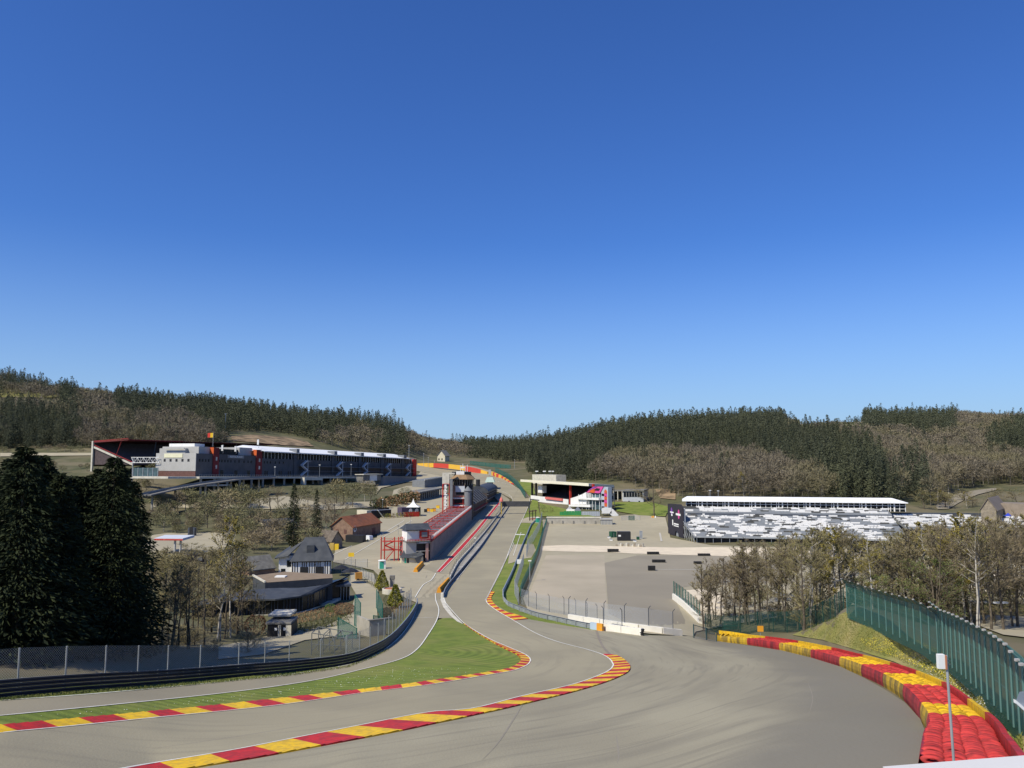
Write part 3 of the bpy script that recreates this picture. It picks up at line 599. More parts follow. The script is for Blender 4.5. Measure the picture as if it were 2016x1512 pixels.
m_twol = mat('twigs_olive', (.23, .215, .11), (.13, .125, .065), .08, contrast=(.35, .65), **CF)
for key, tm in (('fuzzy_brown', m_twig), ('fuzzy_olive', m_twol)):
    L_ = []
    for i in range(4):
        V_, F_, M__ = far_bare(10, (3.0, 3.4, 2.4, 3.8)[i], 520, 700+i+len(key), .075); nk = int((M__ == 0).sum())
        sg_ = [((0, 0, -.5), (0, 0, 5.8), .13, .07)]+[((0, 0, 2.2+.7*j), (1.6*math.cos(j*2.4+i), 1.6*math.sin(j*2.4+i), 6.2+.3*j), .06, .03) for j in range(5)]
        L_.append((mesh_of('trunk', *tubes(sg_[:1], 5), m_bark_pale if i % 2 else m_bark), mesh_of('crown', np.concatenate([V_[:nk*4], tubes(sg_[1:], 3)[0]]), np.concatenate([F_[:nk], tubes(sg_[1:], 3)[1]+nk*4]), [tm, m_bark], np.concatenate([np.zeros(nk), np.ones(15)]))))
    BAR[key] = L_
def put(name, meshes, loc, sc, rz, label, cat='tree', group=None):
    t = thing(name, label, cat, loc, rz, group); t.scale = sc if hasattr(sc, '__len__') else (sc, sc, sc)
    for nm, me in meshes:
        o = bpy.data.objects.new(nm, me); COL.objects.link(o); o.parent = t
    return t
def tree_px(name, key, px, base, top, label, group=None, wide=1.0, sink=.3, variant=None, d=None):
    p = G(px, base) if d is None else gd(px, d)
    h = zrow(p.x, p.y, top)-p.z; v = random.randrange(99) if variant is None else variant; rz = random.uniform(0, 6.28)
    if key in ('spruce', 'spruce_mid'):
        L = SPR if key == 'spruce' else SPM; s = h/20
        return put(name, [('trunk', SPT), ('crown', L[v % len(L)])], (p.x, p.y, p.z-sink), (s*wide, s*wide, s), rz, label, group=group)
    if p.y > 228 and px < 900 and key != 'oak': key = 'fuzzy_olive' if key in ('olive', 'green', 'birch') else 'fuzzy_brown'
    elif 120 < p.y and px < 900 and key in ('shrub',) and base > 1100: key = 'fuzzy_brown'
    L = BAR[key]; s = h/10; a, b = L[v % len(L)]
    return put(name, [('trunk', a), ('crown', b)], (p.x, p.y, p.z-sink), (s*wide, s*wide, s), rz, label, group=group)
# ---- the big spruces on the left
for px, base, top, wd, v, lab in ((26,1306,870,1.15,0,'tall dark spruce cut by the left edge of the photo'),(100,1300,922,1.1,1,'dark spruce a little lower, second from the left edge'),
    (208,1294,892,1.0,2,'broad dark spruce standing rightmost of the big clump, beside the bare grove'),(150,1288,930,1.1,3,'shorter dark spruce squeezed between its two taller neighbours in the clump'),
    (-75,1308,905,1.2,1,'dark spruce mostly outside the left edge'),(250,1286,940,.85,0,'small dark spruce at the right foot of the spruce clump'),(62,1288,888,1.2,3,'dark spruce behind the two leftmost ones of the clump'),
    (180,1278,915,1.2,0,'dark spruce behind the broad right one of the clump'),(125,1272,930,1.4,2,'dark spruce at the back of the clump seen between two others'),(0,1280,895,1.2,3,'dark spruce at the back left of the clump'),(80,1270,915,1.3,1,'dark spruce deep at the back of the clump'),(230,1275,915,.8,3,'slim dark spruce behind the right foot of the clump')):
    tree_px('spruce_tree', 'spruce', px, base, top, lab, wide=wd, variant=v)
tree_px('spruce_tree','spruce_mid',577,1075,950,'tall dark spruce behind the black and white house, left of a pair',wide=.85,variant=0)
tree_px('spruce_tree','spruce_mid',622,1062,963,'dark spruce behind the black and white house, right of a pair',wide=.8,variant=1)
# ---- left grove of thin bare trees
k = 0
for px, b, t, key, wd in ((318,1286,1120,'tall',1.3),(338,1282,1096,'tall2',1.2),(352,1275,1112,'tall',1.3),(372,1278,1088,'tall2',1.2),(388,1262,1100,'tall',1.2),(402,1272,1082,'tall',1.3),(427,1262,1085,'birch2',1.2),
    (441,1258,1060,'tall',1.1),(454,1255,1004,'birch',.95),(466,1250,1078,'tall2',1.1),(330,1262,1140,'olive',.9),(360,1255,1130,'tall2',1.2),(478,1245,1120,'tall',1.2),(415,1245,1120,'tall2',1.2),(500,1245,1150,'olive',.8),(345,1240,1120,'tall2',1.2),(380,1236,1110,'olive',.9),(312,1250,1105,'olive',.8),(398,1232,1125,'tall',1.2)):
    tree_px('bare_tree', key, px, b, t, 'thin bare tree between the big spruces and the glass pavilion', 'bare trees by the glass pavilion', wide=wd)
for i in range(16):
    px = 305+i*13+random.uniform(-4, 4); b = random.uniform(1235, 1288); tree_px('bare_shrub', 'shrub', px, b, b-random.uniform(28, 60), 'low leafless shrub under the thin bare trees left of the pavilion', 'shrubs under the left grove', wide=1.5)
# ---- trees in front of the viaduct
for px, b, t, key, wd in ((340,1050,1002,'olive',1.1),(320,1032,985,'olive',1.2),(365,1006,952,'olive',1.2),(385,1050,1003,'green',1.2),(350,1010,962,'tall2',1.3),(408,1040,962,'olive',1.1),(425,1010,958,'green',1.3),(438,1022,955,'tall2',1.6),(462,1052,985,'birch',1.2),(450,1010,950,'green',1.2),
    (477,1002,946,'green',1.4),(492,1012,955,'olive',1.2),(510,1010,962,'tall2',1.4),(533,1008,948,'oak',1.25),(548,1004,952,'oak',1.2),(590,1002,952,'birch',1.2),(606,998,950,'olive',1.3),(640,995,952,'birch',1.3),(662,992,938,'birch2',1.5),(676,995,950,'olive',1.2),(694,1000,945,'birch',1.3),(718,988,940,'birch2',1.4),(730,992,950,'birch',1.3),(797,988,955,'olive',1.1),
    (310,1010,965,'olive',1.3),(500,1040,990,'olive',1.2),(520,1045,1000,'tall2',1.4),(480,1065,1010,'olive',1.1),(438,1075,1020,'tall2',1.3),(560,1045,985,'olive',1.2),(600,1040,985,'tall2',1.2),(642,1050,990,'tall2',1.2)):
    tree_px('budding_tree', key, px, b, t, 'budding pale brown tree on the slope below the concrete viaduct', 'trees below the viaduct', wide=wd)
tree_px('bare_oak','oak',656,1058,968,'large leafless round tree in front of the orange roofed brick building',variant=0,wide=1.1)
tree_px('bare_oak','oak',1288,1018,925,'large leafless dark tree between the grey block and the black banner wall',variant=1,wide=1.0)
for px, b, t in ((345,1100,1082),(365,1106,1082),(385,1104,1078),(405,1110,1078),(430,1112,1082),(455,1108,1075),(475,1100,1070),(500,1090,1062),(520,1072,1048),(470,1140,1100),(440,1150,1105),(410,1155,1110),(500,1120,1092)):
    tree_px('bare_shrub', 'shrub', px, b, t, 'brown leafless shrub on the slope right of the petrol canopy', 'shrubs beside the petrol canopy', wide=1.6)
for i in range(70):
    px = 296+random.random()**1.2*200; b = random.uniform(1000, 1052) if px < 470 else random.uniform(990, 1018); tree_px('slope_thicket', random.choice(['shrub', 'olive', 'green', 'shrub']), px, b, b-random.uniform(16, 38), 'low budding thicket on the slope between viaduct and petrol station', 'thickets on the viaduct slope', wide=random.uniform(1.2, 1.8))
for i in range(85):
    px = random.uniform(300, 620); b = random.uniform(1110, 1150) if px < 480 else random.uniform(1040, 1085); tree_px('slope_bush', random.choice(['shrub', 'tall2', 'olive']), px, b, b-random.uniform(22, 50), 'brown bush or sapling on the slope around the white sheds and petrol station', 'bushes around the white sheds', wide=1.6)
for i in range(26):
    px = random.uniform(190, 320); b = random.uniform(925, 990); tree_px('slope_tree', random.choice(['olive', 'green', 'oak']), px, b, b-random.uniform(18, 34), 'small budding tree on the slope below the covered grandstand', 'trees below the covered grandstand', wide=1.2)
# ---- right grove
def g_top(px):
    return np.interp(px, [1370,1400,1440,1480,1520,1560,1600,1640,1680,1720,1760,1800,1850,1900,1950,2016,2100], [1105,1085,1082,1050,1048,1046,1020,1014,1028,1046,1040,1022,1012,1002,1000,996,1000])
keys = ['tall', 'tall2', 'birch', 'birch2', 'tall', 'olive']
for i in range(54):
    px = 1383+i*13.6+random.uniform(-6, 6); b = random.choice((1236, 1230, 1242, 1222)) if px < 1640 or px > 1850 else random.uniform(1205, 1235)
    key = random.choice(keys if px > 1560 else keys[:2]+['tall', 'tall2']) if px < 1930 else random.choice(['oak', 'tall', 'olive'])
    lab, grp = ('thin leafless tree behind the far end of the yellow and red tyre barrier', 'grove behind the tyre barrier') if px < 1600 else ('pale trunked budding tree between the white grandstand and the green fence', 'grove in front of the white grandstand')
    if px > 1930: lab, grp = 'dark wide branched bare tree near the right edge beyond the green fence', 'bare trees at the right edge'
    tree_px('bare_tree' if px < 1600 or px > 1930 else 'birch_tree', key, px, b, g_top(px)+random.uniform(-5, 22), lab, grp, d=random.uniform(128, 152) if 1555 < px < 1890 else None, wide=random.uniform(1.0, 1.35) if key not in ('oak', 'olive') else .75)
for i in range(44):
    px = 1395+i*15.6+random.uniform(-7, 7); b = random.uniform(1135, 1205); d = None
    tree_px('bare_tree', random.choice(keys), px, b, max(g_top(px)+random.uniform(-2, 25), 1008), 'slim bare tree deep in the grove in front of the white grandstand', 'trees deep in the right grove', wide=random.uniform(.95, 1.3))
tree_px('round_bush','green',1598,1238,1172,'round pale green bush behind the mound, left of the green fence',d=140,wide=1.5,variant=0)
tree_px('round_bush','green',1712,1215,1118,'pale green budding bush just behind the near green fence',d=132,wide=1.2,variant=1)
tree_px('green_tree','green',1832,1215,1082,'wide green budding tree rising above the corner of the green fence',d=135,wide=1.3,variant=0)
tree_px('yellow_tree','birch',1905,1205,1030,'yellowish budding tree left of the dark bare trees at the right edge',wide=1.4,variant=0)
for i in range(22):
    px = 1400+i*29+random.uniform(-8, 8); tree_px('undergrowth_bush', random.choice(['shrub', 'green', 'olive']), px, random.uniform(1212, 1240), random.uniform(1178, 1205), 'low brown and green bush under the trees of the right grove', 'bushes under the right grove', wide=1.7, d=random.uniform(133, 150) if px > 1560 else None)
for i in range(26):
    px = 1440+i*22+random.uniform(-9, 9); b = random.uniform(1170, 1232); tree_px('understory_shrub', random.choice(['fuzzy_brown', 'fuzzy_olive', 'fuzzy_brown']), px, b, b-random.uniform(38, 62), 'dense twiggy brown shrub filling the understory of the right grove', 'understory of the right grove', wide=1.25, d=random.uniform(135, 160) if px > 1560 else None)
for i in range(24):
    px = random.uniform(0, 180); b = random.uniform(888, 893) if i % 2 else random.uniform(905, 950); tree_px('roadside_bush', random.choice(['olive', 'shrub']), px, b, b-random.uniform(10, 20), 'small budding bush beside the road below the left hill', 'bushes along the left hillside road', wide=1.4)
for i in range(14):
    px = 1860+i*16; tree_px('undergrowth_bush', random.choice(['shrub', 'green', 'olive']), px, random.uniform(1200, 1214), random.uniform(1170, 1190), 'low bush on the strip above the sandy road at the right edge', 'bushes above the sandy road', wide=1.6)
tree_px('larch_tree','birch',1466,985,925,'golden green pointed tree behind the left end of the white grandstand roof',wide=1.4,variant=2)

for i in range(16):
    px = random.uniform(1795, 2010); tree_px('hill_bush', random.choice(['shrub', 'olive', 'birch']), px, random.uniform(985, 1008), random.uniform(955, 978), 'brown bush or small tree on the slope between hill road and stone barn', 'bushes on the slope by the hill road', wide=1.5)
# ---- hillside forest
YM = np.array([(-600,884),(440,884),(452,850),(540,850),(600,862),(640,876),(700,888),(800,897),(838,893),(850,897),(960,903),(1035,915),(1050,940),(1100,945),(1200,950),(1290,970),(1340,985),(1780,990),(1836,997),(1850,985),(1862,976),(1900,963),(1960,955),(2600,955)])
CM = np.maximum.accumulate((HG-CZ)/ET[None], axis=1)
POLY_C = [[(1060,865),(1090,845),(1300,812),(1500,792),(1530,800),(1552,838),(1650,852),(1740,895),(1775,960),(1700,975),(1650,940),(1560,905),(1480,885),(1300,880),(1200,895),(1150,925),(1100,940),(1040,925),(1035,880)],
          [(1670,832),(1690,812),(1880,800),(1885,845),(1800,845),(1700,838)], [(1935,870),(1960,845),(2016,820),(2200,800),(2200,885),(2016,890),(1940,882)], [(900,868),(930,860),(1050,860),(1050,915),(960,912),(940,890)],
          [(110,742),(240,760),(440,782),(520,795),(700,808),(790,822),(800,860),(760,858),(720,832),(600,850),(520,846),(480,862),(440,872),(420,830),(330,792),(310,815),(230,800),(225,770),(150,760),(140,800),(118,800)],
          [(0,785),(40,795),(150,815),(160,860),(60,870),(0,860)], [(740,860),(800,850),(800,905),(760,905)], [(1765,975),(1775,915),(1800,905),(1840,960),(1860,985),(1830,1000)], [(0,735),(50,738),(110,735),(110,758),(30,752),(0,758)]]
POLY_N = [[(1545,790),(1668,790),(1668,827),(1545,827)], [(-10,762),(60,766),(122,773),(128,787),(60,785),(-10,783)], [(1570,812),(1700,815),(1700,830),(1570,838)], [(452,850),(600,862),(640,880),(560,890),(450,880)], [(850,885),(892,885),(892,915),(850,915)]]
con = []; dec = []
ds = 352.0
while ds < 1720:
    sp = 6.6 if ds < 700 else (8.0 if ds < 1000 else 11.0)
    xs = np.arange(-.98*ds, .98*ds, sp); xs = xs+rng.uniform(-sp*.45, sp*.45, len(xs)); ys = ds+rng.uniform(-sp*.45, sp*.45, len(xs)); zs = hzv(xs, ys)
    for x, y, z in zip(xs, ys, zs):
        s = x/y; px, py = proj(x, y, z)
        if px < -330 or px > 2350 or py > np.interp(px, YM[:, 0], YM[:, 1]): continue
        if 800 < px < 1040 and y < 950: continue
        i = min(max(np.searchsorted(SG, s)-1, 0), len(SG)-1); j = max(int(np.searchsorted(TG, math.log(y)))-2, 0)
        if (z+24-CZ)/y < CM[i, j]: continue
        cx, cy = proj(x, y, z+11)
        if any(inside((cx, cy), q) for q in POLY_N): continue
        cc = any(inside((cx+random.uniform(-9, 9), cy+random.uniform(-6, 6)), q) for q in POLY_C)
        if not cc and random.random() < (.10 if cx < 800 and cy > 790 else .03): cc = True
        if 1040 < px < 1300 and cy > 930 and random.random() < .35: continue
        (con if cc else dec).append((x, y, z))
    ds += sp
print('forest', len(con), len(dec))
HI = {'c': [conifer(18, 3.0, 26, 7, 4, 200+i, 1.05, z0=.08, droop=.5, pe=.95, tip=.1) for i in range(5)], 'd': [far_bare(15, 4.6, 420, 300+i, .13) for i in range(6)]}
LO = {'c': [conifer(18, 3.3, 17, 6, 2, 400+i, 1.75, z0=.1, droop=.5, pe=.95, tip=.12) for i in range(4)], 'd': [far_bare(15, 5, 150, 500+i, .26) for i in range(5)]}
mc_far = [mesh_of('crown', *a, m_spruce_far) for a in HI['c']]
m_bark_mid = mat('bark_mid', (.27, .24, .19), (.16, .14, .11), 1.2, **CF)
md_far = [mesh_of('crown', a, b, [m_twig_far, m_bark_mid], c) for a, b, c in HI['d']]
def vis_h(T):                                      # apparent size
    return -T[3]/T[1]
NI = 240
def reg(px):
    return 'left' if px < 820 else ('mid' if px < 1045 else 'right')
LC = {'left': 'dark conifer on the wooded hill behind the long pit building', 'mid': 'dark conifer in the wood at the end of the straight', 'right': 'dark conifer at the front of the wood on the right hill'}
LD = {'left': 'bare brown tree on the wooded hill behind the long pit building', 'mid': 'bare brown tree in the wood beyond the far hairpin', 'right': 'bare brown tree in the wood on the right hill above the grandstands'}
def rem(lst, kind):
    A = []
    for (x, y, z) in lst:
        k = random.choice((random.uniform(.72, 1.25), random.uniform(.9, 1.15), random.uniform(1, 1.5))) if kind == 'c' else random.uniform(.6, 1.25)
        if y > 1050 and random.random() < .06: k *= 1.25
        A.append((x, y, z, k))
    A.sort(key=vis_h); a, b = A[:NI], A[NI:]
    for x, y, z, k in a:
        me = random.choice(mc_far if kind == 'c' else md_far); r = reg(proj(x, y, z)[0])
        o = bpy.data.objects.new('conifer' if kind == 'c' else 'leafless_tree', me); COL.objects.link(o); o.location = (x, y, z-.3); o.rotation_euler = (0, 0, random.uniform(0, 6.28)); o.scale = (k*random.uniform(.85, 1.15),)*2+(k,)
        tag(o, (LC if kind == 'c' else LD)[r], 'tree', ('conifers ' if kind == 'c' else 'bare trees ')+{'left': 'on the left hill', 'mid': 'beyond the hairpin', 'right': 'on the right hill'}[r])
    Vs = []; Fs = []; Ms = []; nv = 0
    for x, y, z, k in b:
        S = (HI if y < 760 else LO)[kind]; a = S[random.randrange(len(S))]; V = a[0]; t = random.uniform(0, 6.28); c, s = math.cos(t), math.sin(t); kw = k*random.uniform(.85, 1.2)
        W = np.empty_like(V); W[:, 0] = (V[:, 0]*c-V[:, 1]*s)*kw+x; W[:, 1] = (V[:, 0]*s+V[:, 1]*c)*kw+y; W[:, 2] = V[:, 2]*k+z-.3
        Vs.append(W); Fs.append(a[1]+nv); nv += len(V)
        if len(a) > 2: Ms.append(a[2])
    V = np.concatenate(Vs); Fc = np.concatenate(Fs)
    print('stuff faces', len(Fc))
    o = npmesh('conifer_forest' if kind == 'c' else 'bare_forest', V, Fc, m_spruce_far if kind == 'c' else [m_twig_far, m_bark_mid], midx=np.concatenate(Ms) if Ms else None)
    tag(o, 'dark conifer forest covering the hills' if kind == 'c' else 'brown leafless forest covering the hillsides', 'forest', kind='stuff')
rem(con, 'c'); rem(dec, 'd')
# ================================================================ BUILDINGS AND BIG STRUCTURES
def M_(name, c, k=.85, sc=.6, **kw): return mat(name, c, tuple(x*k for x in c), sc, **kw)
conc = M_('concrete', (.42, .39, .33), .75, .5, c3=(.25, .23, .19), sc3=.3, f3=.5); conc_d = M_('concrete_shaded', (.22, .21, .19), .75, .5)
conc_p = M_('concrete_pale', (.62, .58, .48), .8, .6); dgrey = M_('dark_cladding', (.085, .088, .095), .75, .3); lgrey = M_('light_cladding', (.44, .43, .40), .9, .3)
mgrey = M_('mid_grey_cladding', (.20, .21, .22), .85); wht = M_('white_wall', (.80, .79, .75), .9, .5); memb = M_('white_membrane', (.86, .86, .84), .95, .2, rough=.5)
gls = M_('dark_glass', (.014, .019, .023), .6, .3, rough=.25, spec=.25); gls_b = M_('blue_glass', (.10, .16, .18), .6, .5, rough=.15, spec=.6); brick_d = M_('dark_red_brick', (.17, .085, .07), .7, 1.2); brick = M_('brick_wall', (.30, .19, .13), .7, 1.0)
slate = M_('slate_roof', (.060, .066, .075), .8, .8, rough=.6, c3=(.09, .095, .1), sc3=.5, f3=.5); stone = M_('stone_wall', (.32, .27, .20), .6, 1.1); stone_r = M_('stone_roof', (.21, .20, .175), .7, 1.0)
redm = M_('red_steel', (.55, .045, .03), .8); redd = M_('dark_red_cladding', (.16, .02, .022), .8); orng = M_('orange_panel', (.62, .12, .03), .85); tile = M_('orange_tile_roof', (.33, .12, .055), .7, .7, c3=(.22, .1, .06), sc3=.3, f3=.5)
steel = M_('galvanised_steel', (.42, .44, .45), .8, 1.0, rough=.45, metal=.3); steel_d = M_('dark_steel', (.10, .115, .14), .7, 1.0, rough=.5, metal=.2); blk = M_('black_paint', (.03, .03, .032), .7, rough=.5)
grn = M_('green_panel', (.03, .22, .07), .8); teal = M_('teal_panel', (.05, .40, .27), .85); gfen = M_('green_steel', (.02, .13, .10), .8); pink = M_('pink_panel', (.65, .08, .30), .85); purp = M_('purple_panel', (.22, .07, .36), .85)
cream = M_('cream_wall', (.62, .56, .42), .85); ylw = M_('yellow_panel', (.80, .52, .03), .9); seatg = M_('grey_seats', (.26, .275, .29), .85, 1.2); seatw = M_('white_seats', (.82, .80, .76), .92, 1.2); seatd = M_('dark_seats', (.09, .09, .085), .8, 1.2)
wood = M_('timber_dark', (.05, .04, .035), .7); brown_t = M_('brown_roof', (.30, .19, .10), .75); grn_t = M_('pale_green_roof', (.42, .52, .44), .9)
class Fr:
    """wall frame: u along A->B (metres), v away from the viewer side, z above base"""
    def __init__(s, A, B, zb=None, slope=True, flip=False):
        s.A = Vector(A); s.B = Vector(B); d = Vector((s.B.x-s.A.x, s.B.y-s.A.y)); s.L = d.length; s.u = d/s.L; s.n = Vector((-s.u.y, s.u.x))
        mid = Vector(((s.A.x+s.B.x)/2, (s.A.y+s.B.y)/2))
        if s.n.dot(mid) < 0: s.n = -s.n
        if flip: s.n = -s.n
        s.z0 = s.A.z if zb is None else zb; s.z1 = s.B.z if (zb is None and slope) else s.z0
    def zb(s, u): return s.z0+(s.z1-s.z0)*u/s.L
    def p(s, u, v, z): return (s.A.x+s.u.x*u+s.n.x*v, s.A.y+s.u.y*u+s.n.y*v, s.zb(u)+z)
    def up(s, px, v=0):                            # u where pixel column px crosses the line at offset v
        r = ray(px, 950)[0]; ax = s.A.x+s.n.x*v; ay = s.A.y+s.n.y*v
        return (r*ay-ax)/(s.u.x-r*s.u.y)
    def zp(s, u, v, py):
        q = s.p(u, v, 0); return zrow(q[0], q[1], py)-q[2]
    def box(s, mb, u0, u1, v0, v1, z0, z1, m=0):
        P8 = [s.p(u, v, z) for z in (z0, z1) for u, v in ((u0, v0), (u1, v0), (u1, v1), (u0, v1))]
        mb.add(P8, [(0, 1, 5, 4), (1, 2, 6, 5), (2, 3, 7, 6), (3, 0, 4, 7), (4, 5, 6, 7), (3, 2, 1, 0)], m); return mb
    def bb(s, name, u0, u1, v0, v1, z0, z1, m, par): return s.box(MB(), u0, u1, v0, v1, z0, z1).build(name, m, par)
    def base(s, u=None, v=0): u = s.L/2 if u is None else u; return s.p(u, v, 0)
def gable(fr, mb, u0, u1, v0, v1, ze, zr, over=.4, along='u', th=.25, m=0):
    """pitched roof slab pair"""
    if along == 'u':
        vm = (v0+v1)/2; k = (zr-ze)/(vm-v0); e = ze-k*over
        R0 = [(u0-over, v0-over, e), (u1+over, v0-over, e), (u1+over, vm, zr), (u0-over, vm, zr)]; R1 = [(u0-over, vm, zr), (u1+over, vm, zr), (u1+over, v1+over, e), (u0-over, v1+over, e)]
    else:
        um = (u0+u1)/2; k = (zr-ze)/(um-u0); e = ze-k*over
        R0 = [(u0-over, v1+over, e), (u0-over, v0-over, e), (um, v0-over, zr), (um, v1+over, zr)]; R1 = [(um, v1+over, zr), (um, v0-over, zr), (u1+over, v0-over, e), (u1+over, v1+over, e)]
    for Rr in (R0, R1):
        a = [fr.p(*q) for q in Rr]; b = [fr.p(q[0], q[1], q[2]-th) for q in Rr]
        mb.add(a+b, [(0, 1, 2, 3), (7, 6, 5, 4), (0, 4, 5, 1), (1, 5, 6, 2), (2, 6, 7, 3), (3, 7, 4, 0)], m)
    return mb
def gwall(fr, mb, u0, u1, v0, v1, z0, ze, zr, along='u', m=0):
    """walls with triangular gables"""
    fr.box(mb, u0, u1, v0, v1, z0, ze, m)
    if along == 'u':
        vm = (v0+v1)/2
        for u in (u0, u1): mb.poly([fr.p(u, v0, ze), fr.p(u, v1, ze), fr.p(u, vm, zr)], m)
    else:
        um = (u0+u1)/2
        for v in (v0, v1): mb.poly([fr.p(u0, v, ze), fr.p(u1, v, ze), fr.p(um, v, zr)], m)
    return mb
def win(fr, par, u0, u1, z0, z1, v=-.06, th=.1, m=None, name='window', side=None):
    o = MB()
    if side is None: fr.box(o, u0, u1, v, v+th, z0, z1)
    else: fr.box(o, side-.06, side+.04, u0, u1, z0, z1)      # on an end wall: u0,u1 are v values
    return o.build(name, m or gls, par)
def text(body, fr, u0, u1, v, z0, z1, m, par, name='lettering', mirror=False):
    cu = bpy.data.curves.new(name, 'FONT'); cu.body = body; cu.size = 1; cu.extrude = .01; tmp = bpy.data.objects.new('t', cu); COL.objects.link(tmp)
    dg = bpy.context.evaluated_depsgraph_get(); me = bpy.data.meshes.new_from_object(tmp.evaluated_get(dg)); bpy.data.objects.remove(tmp)
    xs = [q.co.x for q in me.vertices]; ys = [q.co.y for q in me.vertices]; mb = MB()
    x0, x1, y0, y1 = min(xs), max(xs), min(ys), max(ys)
    vs = [fr.p(u0+(q.co.x-x0)/(x1-x0)*(u1-u0), v-q.co.z*3, z0+(q.co.y-y0)/(y1-y0)*(z1-z0)) for q in me.vertices]
    mb.add(vs, [tuple(f.vertices) for f in me.polygons]); bpy.data.meshes.remove(me); return mb.build(name, m, par)

# ---------------- long pit building on the left
A = P(385, 937, 430); B = P(818, 938, 690); fb = Fr(A, B)
T = thing('pit_building', 'very long dark grey pit building with white roof and pale lit left end', 'building', fb.base(0))
U = lambda px: fb.up(px)
L = fb.L; u1 = U(512); uE = L
fb.bb('wall', 0, u1, 0, 26, -.5, 12.0, dgrey, T); fb.bb('wall', u1, L, 0, 24, -.5, 10.6, dgrey, T)
fb.bb('end_wall_lit', -.35, -.02, -.05, 26.1, 2.6, 12.1, lgrey, T, ) ; fb.bb('end_base_wall', -.2, 0, .1, 26, -.4, 2.6, brick_d, T)  # end wall paler than the long side: sunlight put into its colour
for k in range(5): win(fb, T, 4+k*3.9, 5.3+k*3.9, 7.6, 9.0, side=-.38, m=blk)
q = MB(); fb.box(q, -.6, -.4, 8.5, 20.5, 9.7, 11.9); sg = q.build('roof_sign', M_('cream_sign', (.75, .72, .5), .9), T)
for px in (423, 508): fb.bb('stair_tower', U(px-6), U(px+5), -.6, 4, -.3, 15.6, redd, T); fb.bb('orange_panel', U(px-6)-.12, U(px-6)-.02, -.6, 4, 12.2, 15.6, orng, T)
for px in (423, 508):
    for z in (8.4, 4.0): win(fb, T, U(px-1.6), U(px+1.2), z, z+2, v=-.72, m=lgrey)
fb.bb('roof_block', U(395), U(417), 2, 26, 12, 15.8, lgrey, T); fb.bb('roof_block', 2, U(402), 9, 26, 12, 14.8, lgrey, T); fb.bb('roof_block', 8, U(424), 8, 25, 15.8, 17.6, wht, T); fb.bb('roof_glazing', U(424), U(480), 4, 24, 12, 15.2, gls, T)
fb.bb('roof_block', U(478), U(503), 3, 20, 12, 16.6, lgrey, T)
fb.bb('pergola', .5, 1.0, 8.5, 22, 14.3, 14.9, lgrey, T)
q = MB(); w = U
for px in (390, 396, 402, 408, 429, 434, 440, 446, 452, 460, 468, 478, 486, 492, 518, 524, 530, 540, 548, 556): fb.box(q, U(px), U(px)+1.1, -.05, .1, 7.6, 9.0)
for px in (433, 436, 461, 464, 486, 489, 520, 524, 548, 552, 566, 570): fb.box(q, U(px), U(px)+1.2, -.05, .1, 0, 3.2)
split_build(q, 'window', gls, T)
q = MB(); fb.box(q, U(446), U(478), -.35, -.12, 10.0, 11.8); s_ = q.build('name_board', mgrey, T)
text('RESTAURANT', fb, U(450), U(475), -.4, 10.4, 11.4, wht, s_)
# glazed upper floor, floors and stairs of the long part
q = MB(); fb.box(q, u1, L, 1.2, 22, 10.6, 15.0); q.build('glazed_floor', gls, T)
q = MB()
n_ = 60
for i in range(n_+1): u = u1+(L-u1)*i/n_; fb.box(q, u-.14, u+.14, .1, .4, 10.6, 15.0)
split_build(q, 'column', lgrey, T)
towers = [512, 580, 655, 708, 752, 793, 817]
for px in towers[1:-1]: fb.bb('service_tower', U(px-3.5), U(px+2), -.5, 3, -.2, 15.0, dgrey, T); fb.bb('tower_cap', U(px-4), U(px+1.5), -2.6, 3, 15.0, 17.4, mgrey, T)
fb.bb('end_tower', L-6, L+.5, -.7, 9, -.3, 14.6, redm, T)
q = MB(); fb.box(q, U(588), L-6, -2.2, .1, 6.3, 6.6); fb.box(q, U(588), L-6, -2.2, .1, 3.3, 3.5); q.build('gallery', mgrey, T)
q = MB(); fb.box(q, U(588), L-6, -.06, .06, 3.5, 6.3); q.build('garage_glazing', blk, T)
for px in (584, 655, 706, 753, 793):
    q = MB(); u = U(px)+1; W_s = 9
    for (za, zc_, ua, ub) in ((.3, 3.6, u, u+W_s*.7), (6.4, 3.6, u+W_s*.2, u+W_s*.7)[0:4] and (3.6, 6.6, u+W_s*.7, u), (6.6, 9.8, u, u+W_s*.7)):
        for v in (-3.4, -1.9): q.bar(fb.p(ua, v, za), fb.p(ub, v, zc_), .12, .75)
        q.bar(fb.p(ua, -2.65, za), fb.p(ub, -2.65, zc_), 1.4, .15)
    fb.box(q, u+W_s*.7, u+W_s*1.1, -3.4, -1.2, 9.7, 9.9); fb.box(q, u+W_s*.7, u+W_s*.75, -3.4, -3.2, 0, 9.8); fb.box(q, u+W_s*.7, u+W_s, -3.4, -1.2, 3.4, 3.6)
    q.build('outside_stair', M_('pale_stair_steel', (.50, .52, .54), .9), T)
# membrane roof: near edge, ridge and far edge
q = MB(); prof = [(-2.2, 15.0), (3, 16.3), (8, 17.6), (13, 18.6), (18, 17.6), (24.5, 15.0)]
us = [u1-12]+[u1+(L-u1-16)*i/12 for i in range(13)]+[L-4]
for i in range(len(us)):
    for v, z in prof:
        f_ = 1 if 0 < i < len(us)-1 else 0
        vv = v if f_ else 11+(v-11)*.35; zz = 15.0+(z-15.0)*(1 if f_ else .3); q.v.append(fb.p(us[i], vv, zz))
k = len(prof)
for i in range(len(us)-1):
    for j in range(k-1): q.f.append((i*k+j, (i+1)*k+j, (i+1)*k+j+1, i*k+j+1)); q.m.append(0)
q.build('membrane_roof', memb, T)
fb.bb('eaves_beam', u1, L-8, -2.3, -2.0, 14.4, 14.95, wht, T)
